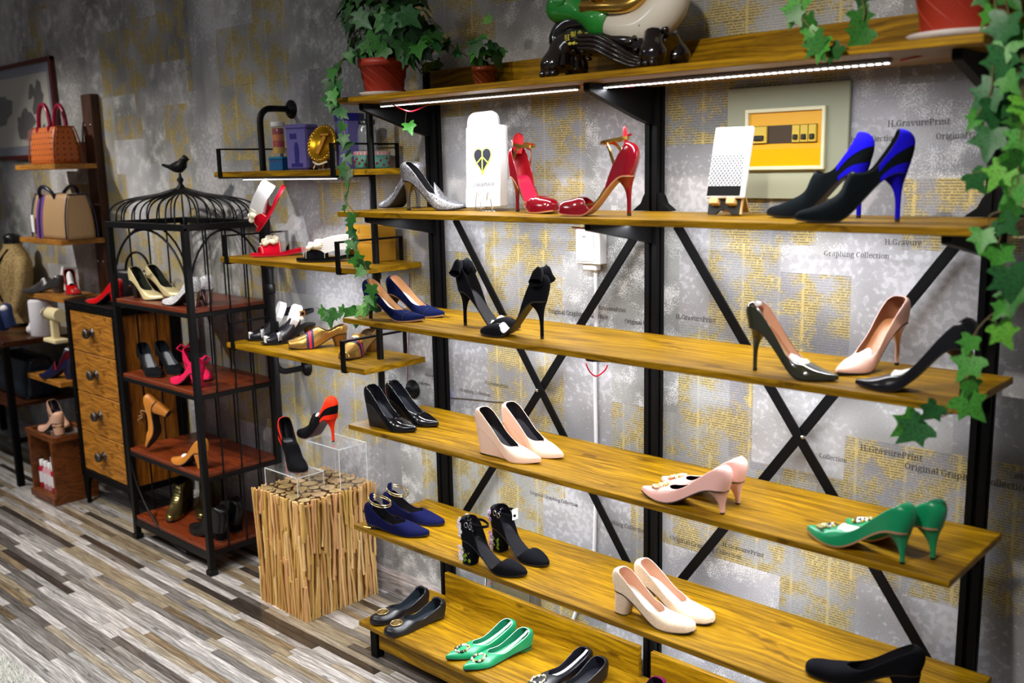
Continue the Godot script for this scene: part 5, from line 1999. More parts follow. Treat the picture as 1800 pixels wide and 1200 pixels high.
	pair("lace_up_boot", "old gold metallic lace-up ankle boot", "gold lace-up boots", boot, Y, [[332, 0.165, 300, 0.335, ", nearer the birdcage front"], [368, 0.09, 353, 0.245, ", behind the black boots"]], func(t, l, _i):
		var lb := MB.new()
		for k in 6:
			var s := lerpf(0.45, 0.6, k / 5.0)
			var p: Vector3 = l.at(s, 0.9, 1, -0.002)
			var q2: Vector3 = l.at(s + 0.015, 0.9, -1, -0.002)
			lb.tube([p + Vector3(0, 0, 0.004), (p + q2) / 2 + Vector3(0.003, 0.004, 0), q2 - Vector3(0, 0, 0.004)], 0.0016, 5)
		part(t, "laces", lb.done(), mat(rgb(20, 20, 20), 0.6)), 0.01)
	var bb := boot.duplicate()
	bb.upper = mat(rgb(14, 14, 16), 0.3)
	bb.H = 0.04
	bb.rims = [[0.0, 0.11], [0.1, 0.11], [0.3, 0.108], [0.40, 0.104], [0.46, 0.098], [0.52, 0.08], [0.6, 0.062], [0.74, 0.046], [0.88, 0.034], [0.97, 0.024], [1.0, 0.012]]
	pair("chelsea_boot", "black leather ankle boot with a metal heel band", "black ankle boots", bb, Y, [[394, 0.300, 334, 0.325, ", nearer the birdcage front"], [421, 0.20, 356, 0.232, ", further inside the birdcage"]], func(t, l, _i):
		part(t, "heel_band", heel_loft(l, 0.27, 0.026, 0.0225, 0.0225, 1.3, 0.0, 2.8, 0.86, 0.93).done(), M.chrome), 0.01)


func build_stool_shoes(dark: Material) -> void:
	# two clear acrylic risers of different height on the stick stool, a shoe boot on each
	var top := 0.463
	var g := glass(Color(0.93, 0.97, 1.0), 0.02)
	var edge := mat(rgb(214, 222, 228), 0.15)
	var risers := [[[463, 0.335, 0], [541, 0.352, 0]], []]
	for i in 2:
		var low := i == 0
		var x0 := -1.60 if low else -1.52
		var x1 := -1.385 if low else -1.315
		var z0 := 0.225 if low else 0.07
		var z1 := 0.345 if low else 0.20
		var h := 0.075 if low else 0.165
		var t := thing("acrylic_riser", ("low" if low else "tall") + " clear acrylic riser on the stick stool", "display stand", Vector3((x0 + x1) / 2, top, (z0 + z1) / 2))
		var wx := x1 - x0
		var wz := z1 - z0
		part(t, "riser_top", MB.new().box(Vector3(0, h - 0.0015, 0), Vector3(wx, 0.003, wz)).done(), g)
		for s in [-1, 1]:
			part(t, "riser_side", MB.new().box(Vector3(s * (wx / 2 - 0.0015), h / 2 - 0.0015, 0), Vector3(0.003, h - 0.003, wz)).done(), g)
		var e := MB.new()
		for s in [-1, 1]:
			e.box(Vector3(wx / 2 - 0.0015, h / 2, s * wz / 2), Vector3(0.0032, h, 0.0012))
			e.box(Vector3(-wx / 2 + 0.0015, h / 2, s * wz / 2), Vector3(0.0032, h, 0.0012))
			e.box(Vector3(0, h - 0.0015, s * wz / 2), Vector3(wx, 0.0032, 0.0012))
		e.box(Vector3(wx / 2, h - 0.0015, 0), Vector3(0.0012, 0.0032, wz))
		part(t, "polished_edges", e.done(), edge)
	var orange := suede(rgb(226, 44, 16))
	var q := {"upper": suede(rgb(6, 6, 9)), "lining": dark, "heel": orange, "H": 0.09, "L": 0.215, "throat": 0.46, "open_d": 0.10, "toe": "almond", "wide": 0.037, "sole": mat(rgb(60, 10, 24), 0.4),
		"rims": [[0.0, 0.088], [0.04, 0.082], [0.12, 0.062], [0.2, 0.046], [0.3, 0.037], [0.4, 0.054], [0.46, 0.072], [0.495, 0.083], [0.525, 0.080], [0.57, 0.060], [0.66, 0.047], [0.76, 0.036], [0.86, 0.026], [0.96, 0.016], [1.0, 0.006]]}
	for i in 2:
		var r := court_shoe("shoe_boot", "black suede shoe boot with orange-red heel on the " + ("low" if i == 0 else "tall") + " acrylic riser", "black and orange shoe boots", q)
		var y := top + (0.075 if i == 0 else 0.165)
		var heel := spot(504, y, 0.245) if i == 0 else spot(586, y, 0.15)
		var toe := spot(552, y, 0.335) if i == 0 else spot(528, y, 0.17)
		put_shoe(r[0], r[1], 0.014, heel, toe, 1)
		part(r[0], "heel_panel", shell(r[1], 0.0, 0.27, 0.42, 1.0, -0.0007, 18, 6).done(), orange)
		part(r[0], "seat_panel", shell(r[1], 0.0, 0.25, 0.0, 0.14, -0.0007, 18, 3).done(), orange)
		if i == 1:
			insert_paper(r[0], r[1], 0.25, 0.62, 0.075, 0.9)
			part(r[0], "size_sticker", MB.new().box(Vector3(0.14, 0.0008, 0.0), Vector3(0.022, 0.0008, 0.016)).done(), M.paper)


# ---------------------------------------------------------------- lettering
func words(parent: Node3D, called: String, text: String, high: float, at: Transform3D, m: Material, serif := false) -> MeshInstance3D:
	var f := SystemFont.new()
	f.font_names = PackedStringArray(["Droid Serif" if serif else "Droid Sans"])
	var tm := TextMesh.new()
	tm.font = f
	tm.text = text
	tm.font_size = 32
	tm.pixel_size = high / 32.0 * 1.35
	tm.depth = 0.0006
	tm.curve_step = 3.0
	var o := part(parent, called, tm, m)
	o.transform = at
	return o


# ---------------------------------------------------------------- things on the shelves and the wall behind
func build_shelf_things() -> void:
	var Y: float = SH[1]
	# white paper bags on a wire stand
	for i in 2:
		var z := 0.215 - i * 0.034
		var a := spot(826 + i * 5, Y, z)
		var b := spot(884 + i * 3, Y, z)
		var wd := b.x - a.x
		var t := thing("paper_bag", "white paper bag printed with a black peace-sign heart" if i == 0 else "plain white paper bag behind the peace-heart bag", "paper bag", Vector3((a.x + b.x) / 2, Y + 0.012, z))
		t.rotation = Vector3(-0.07, 0.03, 0.035)
		var h := 0.238
		var body := MB.new()
		body.box(Vector3(0, h / 2, 0), Vector3(wd, h, 0.028), 0.002)
		part(t, "bag_body", body.done(), M.white)
		part(t, "bottom_fold", MB.new().box(Vector3(0, 0.028, 0.0145), Vector3(wd, 0.056, 0.001)).done(), mat(rgb(226, 226, 230), 0.7))
		var fl := PackedVector2Array()
		var c := 0.03
		var w2 := wd / 2 - 0.008
		fl.append(Vector2(-w2, h - 0.02))
		fl.append(Vector2(w2, h - 0.02))
		for k in 7:
			var q := PI / 2 * k / 6
			fl.append(Vector2(w2 - c + c * cos(q), h + 0.012 + c * sin(q)))
		for k in 7:
			var q := PI / 2 + PI / 2 * k / 6
			fl.append(Vector2(-w2 + c + c * cos(q), h + 0.012 + c * sin(q)))
		part(t, "bag_flap", MB.new().prism(fl, 0.0135, 0.0150).done(), M.white)
		if i == 0:
			heart_print(t, Vector3(0.0, 0.146, 0.0152), 0.076)
			words(t, "printed_words", "LOVE&PEACE", 0.011, Transform3D(Basis(), Vector3(0.004, 0.066, 0.0154)), mat(rgb(120, 120, 140), 0.8))
			words(t, "printed_words", "LOVE", 0.006, Transform3D(Basis(), Vector3(0.03, 0.205, 0.0154)), mat(rgb(150, 150, 160), 0.8))
	var sa := spot(838, Y, 0.25)
	var ws := thing("wire_stand", "small silver wire stand in front of the white paper bag", "display stand", Vector3(sa.x, Y, 0.235))
	for k in 2:
		var pts := []
		for j in 13:
			var u := j / 12.0
			pts.append(Vector3(-0.02 + k * 0.035 + 0.045 * u, 0.002 + 0.055 * sin(PI * pow(u, 0.8)), 0.02 * u - 0.01 * k))
		part(ws, "wire_loop", MB.new().tube(pts, 0.0013, 6).done(), M.chrome)
	part(ws, "wire_base", MB.new().tube([Vector3(-0.02, 0.0015, 0), Vector3(0.03, 0.0015, 0.02), Vector3(0.075, 0.0015, 0.01)], 0.0013, 6).done(), M.chrome)
	# wooden phone stand with a net hosiery pack
	var pb := spot(1272, Y, 0.22)
	var ps := thing("phone_stand", "plywood phone stand painted black in front", "display stand", pb + Vector3(0, 0.003, 0), 0.12)
	var face := MB.new()
	face.T = Transform3D(Basis(Vector3.RIGHT, -0.30), Vector3.ZERO)
	var outline := PackedVector2Array([Vector2(-0.042, 0), Vector2(-0.02, 0.0), Vector2(-0.012, 0.009), Vector2(0, 0.013), Vector2(0.012, 0.009), Vector2(0.02, 0), Vector2(0.042, 0), Vector2(0.042, 0.13), Vector2(-0.042, 0.13)])
	face.prism(outline, -0.003, 0.003)
	part(ps, "front_board", face.done(), mat(rgb(20, 17, 15), 0.5))
	var ply := mat(rgb(214, 176, 118), 0.6)
	var fe := MB.new()
	fe.T = face.T
	fe.box(Vector3(0.044, 0.065, 0), Vector3(0.004, 0.13, 0.007))
	part(ps, "front_board_edge", fe.done(), ply)
	part(ps, "prop_board", MB.new().bar(Vector3(0, 0.08, -0.028), Vector3(0.0, 0.003, -0.075), 0.07, 0.006, Vector3(0, 0.5, -0.8)).done(), ply)
	for s in [-1, 1]:
		var pg := MB.new()
		pg.T = face.T
		pg.box(Vector3(s * 0.022, 0.028, 0.012), Vector3(0.022, 0.014, 0.026), 0.002)
		part(ps, "support_peg", pg.done(), ply)
	var pk := thing("hosiery_pack", "white and black net hosiery pack in a clear sleeve on the phone stand", "package", pb + Vector3(0, 0.0045, 0), 0.12)
	var tilt := Transform3D(Basis(Vector3.RIGHT, -0.30), Vector3.ZERO)
	var pm := MB.new()
	pm.T = tilt
	pm.box(Vector3(0.004, 0.125, 0.012), Vector3(0.098, 0.178, 0.012), 0.002)
	part(pk, "card", pm.done(), M.white)
	pm = MB.new()
	pm.T = tilt
	pm.box(Vector3(0.0, 0.053, 0.0185), Vector3(0.086, 0.024, 0.002))
	part(pk, "black_band", pm.done(), M.black)
	pm = MB.new()
	pm.T = tilt
	var n := 0
	for s in [-1, 1]:
		for k in range(-9, 12):
			# diagonal cords cut to the window of the card
			var x0 := -0.043 + k * 0.0095
			var a := Vector2(x0, 0.066)
			var b := Vector2(x0 + 0.086 * 0.72, 0.066 + 0.080)
			if s < 0:
				a.x = -a.x
				b.x = -b.x
			var cut := Geometry2D.intersect_polyline_with_polygon(PackedVector2Array([a, b]), PackedVector2Array([Vector2(-0.043, 0.066), Vector2(0.043, 0.066), Vector2(0.043, 0.146), Vector2(-0.043, 0.146)]))
			for line in cut:
				pm.bar(Vector3(line[0].x, line[0].y, 0.0185), Vector3(line[1].x, line[1].y, 0.0185), 0.001, 0.0016, Vector3(0, 0, 1).cross(Vector3(b.x - a.x, b.y - a.y, 0)).normalized())
	part(pk, "net", pm.done(), mat(rgb(40, 38, 48), 0.7))
	# flush switch panel in the wall
	var p0 := on_z(1283, 172, 0.0)
	var p1 := on_z(1492, 330, 0.0)
	var cx := (p0.x + p1.x) / 2
	var cy := (p0.y + p1.y) / 2
	var wx := p1.x - p0.x
	var hy := 0.285
	cy = p1.y - 0.022 + hy / 2 - 0.006
	var bx := thing("breaker_box", "olive-grey wall panel with an amber circuit-breaker window", "breaker box", Vector3(cx, cy, 0.0))
	part(bx, "cover_plate", MB.new().box(Vector3(0, 0, 0.007), Vector3(wx, hy, 0.012), 0.002).done(), mat(rgb(150, 152, 128), 0.6))
	var q0 := on_z(1316, 204, 0.013) - bx.position
	var q1 := on_z(1448, 292, 0.013) - bx.position
	var fx := (q0.x + q1.x) / 2
	var fy := (q0.y + q1.y) / 2 + 0.004
	var fw := q1.x - q0.x
	var fh := 0.145
	var fr := MB.new()
	for s in [-1, 1]:
		fr.box(Vector3(fx + s * fw / 2, fy, 0.018), Vector3(0.010, fh + 0.01, 0.014), 0.002)
		fr.box(Vector3(fx, fy + s * fh / 2, 0.018), Vector3(fw, 0.010, 0.0135), 0.002)
	part(bx, "window_frame", fr.done(), mat(rgb(222, 216, 178), 0.45))
	part(bx, "tray", MB.new().box(Vector3(fx, fy, 0.0125), Vector3(fw, fh, 0.003)).done(), mat(rgb(226, 166, 10), 0.45))
	part(bx, "slot", MB.new().box(Vector3(fx - 0.002, fy + 0.012, 0.0146), Vector3(fw * 0.84, 0.045, 0.002)).done(), mat(rgb(58, 40, 10), 0.6))
	for k in 4:
		var sx: float = [-0.33, 0.15, 0.255, 0.36][k] * fw
		var w3: float = (0.20 if k == 0 else 0.095) * fw
		var br := part(bx, "breaker", MB.new().box(Vector3(fx + sx, fy + 0.012, 0.018), Vector3(w3, 0.042, 0.008), 0.001).done(), mat(rgb(206, 176, 60), 0.5))
		for j in (2 if k == 0 else 1):
			var ox := (j - 0.5) * 0.012 if k == 0 else 0.0
			part(br, "switch_lever", MB.new().box(Vector3(fx + sx + ox, fy + 0.004, 0.024), Vector3(w3 * (0.36 if k == 0 else 0.62), 0.013, 0.008), 0.002).done(), mat(rgb(30, 22, 10), 0.5))
	part(bx, "latch", MB.new().ball(Vector3(fx - fw * 0.45, fy + 0.006, 0.016), Vector3(0.004, 0.004, 0.003)).done(), M.black)
	part(bx, "amber_window", MB.new().box(Vector3(fx, fy - fh * 0.32, 0.0145), Vector3(fw - 0.01, fh * 0.3, 0.002)).done(), mat(rgb(236, 172, 8), 0.2))
	# junction box with its white conduit
	var j0 := on_z(1046, 432, 0.0)
	var jb := thing("junction_box", "white plastic junction box with a white cable running down the wall", "junction box", Vector3(j0.x, j0.y, 0))
	part(jb, "box_body", MB.new().box(Vector3(0, 0, 0.019), Vector3(0.092, 0.105, 0.038), 0.003).done(), M.white)
	part(jb, "lid", MB.new().box(Vector3(-0.008, -0.002, 0.039), Vector3(0.066, 0.085, 0.004), 0.0015).done(), mat(rgb(224, 224, 224), 0.5))
	part(jb, "vent_slot", MB.new().box(Vector3(-0.01, 0.03, 0.0412), Vector3(0.012, 0.003, 0.001)).done(), mat(rgb(120, 120, 120), 0.6))
	part(jb, "cable_gland", MB.new().box(Vector3(0.0, -0.062, 0.016), Vector3(0.05, 0.02, 0.028), 0.003).done(), M.white)
	var low := on_z(1008, 1090, 0.006)
	part(jb, "cable", MB.new().tube([Vector3(0.012, -0.06, 0.014), Vector3(0.012, -0.16, 0.010), Vector3(0.004, -0.4, 0.009), Vector3(0.008, -0.7, 0.009), Vector3(-0.004, -1.0, 0.009), Vector3(low.x - j0.x, low.y - j0.y, 0.009)], 0.0062, 8).done(), M.white_wire)
	# power supply with a pierced metal cover low on the wall
	var s0 := on_z(900, 1040, 0.03)
	var psu := thing("power_supply", "silver power supply with a pierced metal cover behind the lowest shelf", "power supply", Vector3(s0.x, s0.y - 0.01, 0.0))
	part(psu, "case", MB.new().box(Vector3(0, 0, 0.012), Vector3(0.215, 0.10, 0.024), 0.001).done(), M.alu)
	var cover := MB.new()
	var bars := 22
	for k in bars + 1:
		cover.box(Vector3(lerpf(-0.085, 0.085, float(k) / bars), 0, 0.036), Vector3(0.0034, 0.098, 0.002))
	for k in 13:
		cover.box(Vector3(0, lerpf(-0.047, 0.047, k / 12.0), 0.036), Vector3(0.174, 0.0034, 0.0021))
	part(psu, "pierced_cover", cover.done(), mat(rgb(168, 160, 130), 0.4, 0.7))
	part(psu, "end_plate", MB.new().box(Vector3(0.098, 0, 0.03), Vector3(0.018, 0.1, 0.014), 0.001).done(), M.alu)
	for k in 4:
		var c: Color = [rgb(200, 20, 50), rgb(20, 150, 110), rgb(30, 30, 30), rgb(220, 220, 220)][k]
		part(psu, "lead", MB.new().tube([Vector3(-0.09, 0.02 - k * 0.012, 0.03), Vector3(-0.115 - k * 0.004, 0.0 - k * 0.01, 0.034), Vector3(-0.118 - k * 0.006, 0.06, 0.02), Vector3(-0.11 - k * 0.006, 0.13, 0.012)], 0.0018, 5).done(), mat(c, 0.4))
	# red and black leads that feed the light strips
	var leads := [[[690, 184, 0.34], [720, 196, 0.30], [748, 186, 0.2], [755, 182, 0.08]], [[1012, 156, 0.30], [1018, 150, 0.3], [1060, 149, 0.29], [1100, 153, 0.2], [1138, 150, 0.08]], [[1583, 106, 0.29], [1610, 100, 0.28], [1650, 92, 0.2], [1700, 85, 0.1]], [[1030, 638, 0.22], [1036, 652, 0.2], [1048, 661, 0.17], [1062, 652, 0.14], [1068, 642, 0.12]], [[1005, 399, 0.3], [1030, 401, 0.26], [1085, 400, 0.15]]]
	for i in leads.size():
		var pts := []
		for q in leads[i]:
			pts.append(on_z(q[0], q[1], q[2]))
		var lab: String = ["red lead under the top board by the potted ivy", "red lead joining the two light strips above the red sandals", "red lead under the top board above the blue-heeled boots", "red lead looping below the third board by the middle post", "red lead under the second board by the junction box"][i]
		var o := thing("wire_lead", lab, "wire", pts[0], 0.0, "red leads of the light strips")
		for k in pts.size():
			pts[k] -= o.position
		part(o, "wire", MB.new().tube(smooth_path(pts, 5), 0.0022, 6).done(), M.red_wire)
	var cb := thing("connector_box", "small black connector box under the third board", "connector", Vector3(spot(1040, 1.162, 0.2).x, 1.1655, 0.2))
	part(cb, "case", MB.new().box(Vector3.ZERO, Vector3(0.06, 0.010, 0.04), 0.002).done(), M.black)
	# thin wires on the wall beside the left post
	for q in [[[[720, 480], [720, 560], [716, 680], [722, 706], [760, 725]], rgb(120, 30, 34), "thin dark red wire on the wall left of the shelving"], [[[790, 698], [820, 700], [870, 705], [900, 706]], rgb(130, 130, 130), "thin grey wire across the newsprint wall"]]:
		var pts := []
		for k in q[0]:
			pts.append(on_z(k[0], k[1], 0.005))
		var o := thing("wire_lead", q[2], "wire", pts[0])
		for k in pts.size():
			pts[k] -= o.position
		part(o, "wire", MB.new().tube(smooth_path(pts, 5), 0.0016, 5).done(), mat(q[1], 0.5))
	var dot := thing("indicator_light", "tiny blue indicator light beside the left post", "light", on_z(787, 694, 0.01))
	var em := StandardMaterial3D.new()
	em.albedo_color = rgb(20, 20, 200)
	em.emission_enabled = true
	em.emission = rgb(30, 20, 255)
	em.emission_energy_multiplier = 1.5
	part(dot, "light_lens", MB.new().ball(Vector3(0, 0, 0.002), Vector3(0.006, 0.008, 0.006)).done(), em)


func heart_print(t: Node3D, c: Vector3, high: float) -> void:
	# a black heart outlined in yellow-green, cut by the bars of a peace sign
	var pts := PackedVector2Array()
	for k in 40:
		var a := TAU * k / 40
		var x := 16.0 * pow(sin(a), 3.0)
		var y := 13.0 * cos(a) - 5.0 * cos(2 * a) - 2.0 * cos(3 * a) - cos(4 * a)
		if y < 0:
			y *= 1.35
		pts.append(Vector2(x, y) * high / 36.0)
	var halo := Geometry2D.offset_polygon(pts, 0.0035)[0]
	var lime := mat(rgb(214, 240, 90), 0.7)
	var o := part(t, "printed_heart", MB.new().prism(halo, 0.0, 0.0004).done(), lime, c)
	part(o, "heart_fill", MB.new().prism(pts, 0.0004, 0.0008).done(), mat(rgb(14, 14, 40), 0.7))
	var b := MB.new()
	b.bar(Vector3(0, high * 0.32, 0.001), Vector3(0, -high * 0.62, 0.001), 0.0006, 0.0035, Vector3(1, 0, 0))
	for s in [-1, 1]:
		b.bar(Vector3(0, 0.002, 0.001), Vector3(s * high * 0.34, -high * 0.25, 0.001), 0.0006, 0.0035, Vector3(s * 0.6, 0.8, 0))
	part(o, "peace_bars", b.done(), lime)


# ---------------------------------------------------------------- ivy
var leaf_shapes := []
var leaf_mats := []


func make_leaves() -> void:
	var half := [Vector2(0, 0.0), Vector2(0.15, -0.11), Vector2(0.36, -0.12), Vector2(0.50, -0.02), Vector2(0.36, 0.16), Vector2(0.42, 0.28), Vector2(0.56, 0.46), Vector2(0.30, 0.50), Vector2(0.20, 0.56), Vector2(0.12, 0.78), Vector2(0, 1.02)]
	for v in 5:
		var r := RandomNumberGenerator.new()
		r.seed = 200 + v
		var b := MB.new()
		var fold := r.randf_range(0.10, 0.3)
		var curl := r.randf_range(0.1, 0.45)
		for s in [-1, 1]:
			var ring := []
			for p in half:
				var x: float = p.x * s * r.randf_range(0.9, 1.08)
				ring.append(Vector3(x, p.y, absf(x) * fold - curl * p.y * p.y * 0.5))
			ring[0] = Vector3(0, 0, 0)
			ring[half.size() - 1] = Vector3(0, 1.02, -curl * 0.5)
			var mid := Vector3(0, 0.36, -curl * 0.06 + 0.02)
			for k in half.size() - 1:
				if s > 0:
					b.tri(mid, ring[k + 1], ring[k], 0)
				else:
					b.tri(mid, ring[k], ring[k + 1], 0)
		leaf_shapes.append(b.done())
	for c in [rgb(30, 84, 24), rgb(46, 112, 34), rgb(68, 144, 48), rgb(20, 60, 22), rgb(104, 176, 56), rgb(40, 102, 50)]:
		var m := mapped(c, 0.48, 0.0, tex_mottle, Vector3.ONE * 0.9)
		m.backlight_enabled = true
		m.backlight = Color(0.16, 0.28, 0.07)
		leaf_mats.append(m)


func leaf(parent: Node3D, at: Vector3, size: float, face: Vector3, droop: float, twist: float, tone: int) -> void:
	# face: where its upper side looks; droop: tip hangs down
	var down := Vector3(0, -1, 0).rotated(face.normalized(), twist)
	var y := (down - face * down.dot(face)).normalized()
	if y.length() < 0.5:
		y = Vector3(1, 0, 0)
	var n := face.normalized()
	var bas := Basis(y.cross(n), y, n).rotated(y.cross(n).normalized(), droop)
	var o := part(parent, "leaf", leaf_shapes[rng.randi() % 5], leaf_mats[tone])
	o.transform = Transform3D(bas.scaled_local(Vector3.ONE * size), at)


func vine(parent: Node3D, pix: Array, z_list: Array, every: float, size: float, tones: Array, spread := 0.02) -> void:
	# a hanging stem through pixels at given depths, with leaves along it
	var pts := []
	for i in pix.size():
		pts.append(on_z(pix[i][0], pix[i][1], z_list[i] if z_list.size() > 1 else z_list[0]) - parent.position)
	var fine := smooth_path(pts, 6)
	part(parent, "stem", MB.new().tube(fine, 0.0015, 5, false, false).done(), mat(rgb(96, 84, 46), 0.7))
	var run := 0.0
	for i in fine.size() - 1:
		run += fine[i].distance_to(fine[i + 1])
		if run >= every:
			run = 0.0
			var s := size * rng.randf_range(0.65, 1.2)
			var side := Vector3(rng.randf_range(-1, 1), rng.randf_range(-0.3, 0.5), rng.randf_range(-0.2, 0.8)) * spread
			var p: Vector3 = fine[i] + side
			part(parent, "leaf_stalk", MB.new().tube([fine[i], (fine[i] + p) / 2 + Vector3(0, 0.004, 0), p], 0.0007, 4, false, false).done(), mat(rgb(110, 110, 50), 0.7))
			leaf(parent, p, s, Vector3(rng.randf_range(-0.5, 0.9), rng.randf_range(0.0, 0.8), 1.0).normalized(), rng.randf_range(-0.5, 0.3), rng.randf_range(-0.9, 0.9), tones[rng.randi() % tones.size()])


func bush(parent: Node3D, n: int, centre: Vector3, rad: Vector3, size: float, tones: Array) -> void:
	var b := MB.new()
	for i in n:
		var d := Vector3(rng.randf_range(-1, 1), rng.randf_range(-0.55, 1), rng.randf_range(-1, 1)).normalized()
		var k := pow(rng.randf(), 0.4)
		var p := centre + Vector3(d.x * rad.x, d.y * rad.y, d.z * rad.z) * k
		var f := (d + Vector3(0.25, 0.45, 0.45)).normalized()
		leaf(parent, p, size * rng.randf_range(0.6, 1.2), f, rng.randf_range(-0.4, 0.4), rng.randf_range(-1.2, 1.2), tones[rng.randi() % tones.size()])
		if i % 3 == 0:
			b.tube([centre - Vector3(0, rad.y, 0), (centre + p) / 2 + Vector3(0, rad.y * 0.1, 0), p], 0.0011, 4, false, false)
	part(parent, "stems", b.done(), mat(rgb(90, 96, 44), 0.7))


func pot(t: Node3D, r: float, h: float, m: Material, saucer: bool) -> void:
	var prof := [Vector2(0.0, 0.006), Vector2(r * 0.74, 0.006), Vector2(r * 0.76, 0.012), Vector2(r * 0.97, h * 0.8), Vector2(r * 1.05, h * 0.8), Vector2(r * 1.07, h), Vector2(r * 0.98, h), Vector2(r * 0.94, h * 0.82), Vector2(0, h * 0.82)]
	part(t, "pot", MB.new().lathe(prof, 40, 0).done(), m)
	# relief of slanting ribs
	var b := MB.new()
	for k in 10:
		var a := TAU * k / 10
		var pts := []
		for j in 7:
			var u := j / 6.0
			var rr := lerpf(r * 0.76, r * 0.96, u) + 0.0005
			pts.append(Vector3(cos(a + u * 1.5) * rr, lerpf(0.012, h * 0.78, u), sin(a + u * 1.5) * rr))
		b.tube(pts, 0.0018, 5, false, false)
	part(t, "rib_relief", b.done(), m)
	part(t, "soil", MB.new().lathe([Vector2(r * 0.94, h * 0.84), Vector2(0, h * 0.87)], 24).done(), mat(rgb(40, 28, 20), 0.95))
	if saucer:
		part(t, "saucer", MB.new().lathe([Vector2(0, 0.0), Vector2(r * 0.9, 0.0), Vector2(r * 1.08, 0.012), Vector2(r * 1.06, 0.013), Vector2(r * 0.88, 0.004), Vector2(0, 0.004)], 36).done(), mat(rgb(205, 196, 192), 0.4))


func build_top_things() -> void:
	make_leaves()
	var Y: float = SH[0]
	var terra := mat(rgb(156, 42, 20), 0.5)
	# left potted ivy with its long hanging vine
	var p := spot(676, Y, 0.30)
	var t := thing("potted_ivy", "bushy ivy in a red pot on a white saucer at the top shelf's end", "potted plant", p)
	pot(t, 0.075, 0.112, terra, true)
	bush(t, 150, Vector3(0.0, 0.215, -0.02), Vector3(0.19, 0.15, 0.12), 0.062, [0, 3, 3, 1, 5, 0])
	bush(t, 30, on_z(745, 90, 0.26) - p, Vector3(0.09, 0.06, 0.06), 0.055, [0, 3, 1, 5])
	vine(t, [[715, 70], [760, 60], [800, 85], [822, 100]], [0.28, 0.24, 0.2, 0.17], 0.03, 0.05, [0, 3, 1, 5])
	vine(t, [[650, 100], [618, 90], [598, 115], [592, 150], [586, 185], [601, 205], [605, 232], [611, 258], [608, 285], [617, 305], [613, 330], [610, 355], [621, 372], [620, 395], [618, 425], [626, 448], [640, 462], [648, 492]], [0.34, 0.40, 0.43, 0.435, 0.438, 0.438, 0.438, 0.438, 0.438, 0.438, 0.438, 0.438, 0.44, 0.44, 0.44, 0.44, 0.44, 0.44], 0.026, 0.046, [0, 1, 2, 5, 1], 0.014)
	vine(t, [[600, 105], [588, 120], [585, 150], [580, 190]], [0.40, 0.42, 0.42, 0.42], 0.035, 0.055, [0, 3, 1, 5])
	vine(t, [[648, 492], [655, 520], [640, 545], [610, 545], [580, 548], [556, 540]], [0.44, 0.43, 0.34, 0.31, 0.30, 0.30], 0.026, 0.058, [2, 4, 1, 2], 0.012)
	vine(t, [[715, 190], [712, 220], [712, 245]], [0.2, 0.19, 0.19], 0.06, 0.06, [1, 2])
	# small amber pot with a sprig
	var p2 := spot(852, Y, 0.16)
	var t2 := thing("potted_ivy", "small amber glass pot with an ivy sprig on the top shelf", "potted plant", p2)
	pot(t2, 0.036, 0.075, mat(rgb(112, 44, 14), 0.2), false)
	bush(t2, 16, Vector3(0.0, 0.115, 0), Vector3(0.05, 0.05, 0.045), 0.05, [0, 1, 2, 5])
	leaf(t2, Vector3(0.02, 0.2, 0), 0.035, Vector3(0.2, 0.3, 1).normalized(), 0.0, PI, 4)
	# right potted ivy; its vines hang past the shelving's end
	var p3 := spot(1688, Y, 0.31)
	var t3 := thing("potted_ivy", "ivy in a large red pot trailing down the shelving's end", "potted plant", p3)
	pot(t3, 0.092, 0.15, terra, true)
	bush(t3, 60, Vector3(0.02, 0.24, 0.0), Vector3(0.18, 0.10, 0.14), 0.062, [0, 1, 5])
	vine(t3, [[1620, -70], [1530, -60], [1440, -30], [1405, 10], [1420, 45], [1455, 70], [1490, 82]], [0.34, 0.36, 0.38, 0.40, 0.41, 0.415, 0.415], 0.020, 0.052, [1, 2, 1, 0], 0.014)
	vine(t3, [[1600, -60], [1520, -20], [1520, 20], [1512, 60]], [0.36, 0.38, 0.38, 0.38], 0.04, 0.05, [0, 1])
	vine(t3, [[1735, -40], [1770, 10], [1772, 90], [1768, 160], [1748, 190], [1735, 215], [1760, 250], [1766, 300], [1752, 330], [1735, 300]], [0.36, 0.43, 0.44, 0.44, 0.44, 0.44, 0.45, 0.45, 0.45, 0.45], 0.040, 0.055, [1, 2, 5, 2], 0.026)
	vine(t3, [[1740, -40], [1752, 20], [1755, 80], [1745, 120], [1742, 160], [1720, 200], [1700, 235]], [0.38, 0.45, 0.46, 0.46, 0.46, 0.46, 0.46], 0.06, 0.058, [0, 5, 1], 0.024)
	vine(t3, [[1785, 20], [1790, 120], [1788, 220], [1778, 320], [1765, 390], [1755, 430], [1752, 470], [1770, 510], [1760, 540], [1735, 560], [1712, 590], [1705, 630], [1698, 660], [1690, 700], [1670, 725], [1640, 735], [1600, 738], [1588, 728]], [0.44, 0.46, 0.46, 0.47, 0.47, 0.47, 0.47, 0.46, 0.46, 0.46, 0.46, 0.46, 0.455, 0.45, 0.45, 0.45, 0.45, 0.45], 0.036, 0.062, [2, 1, 4, 2, 5], 0.026)
	vine(t3, [[1795, 60], [1798, 180], [1790, 300], [1782, 360], [1740, 380], [1745, 420], [1750, 460]], [0.45, 0.47, 0.47, 0.47, 0.47, 0.47, 0.47], 0.07, 0.058, [2, 1, 5, 4], 0.026)
	build_cabbage()


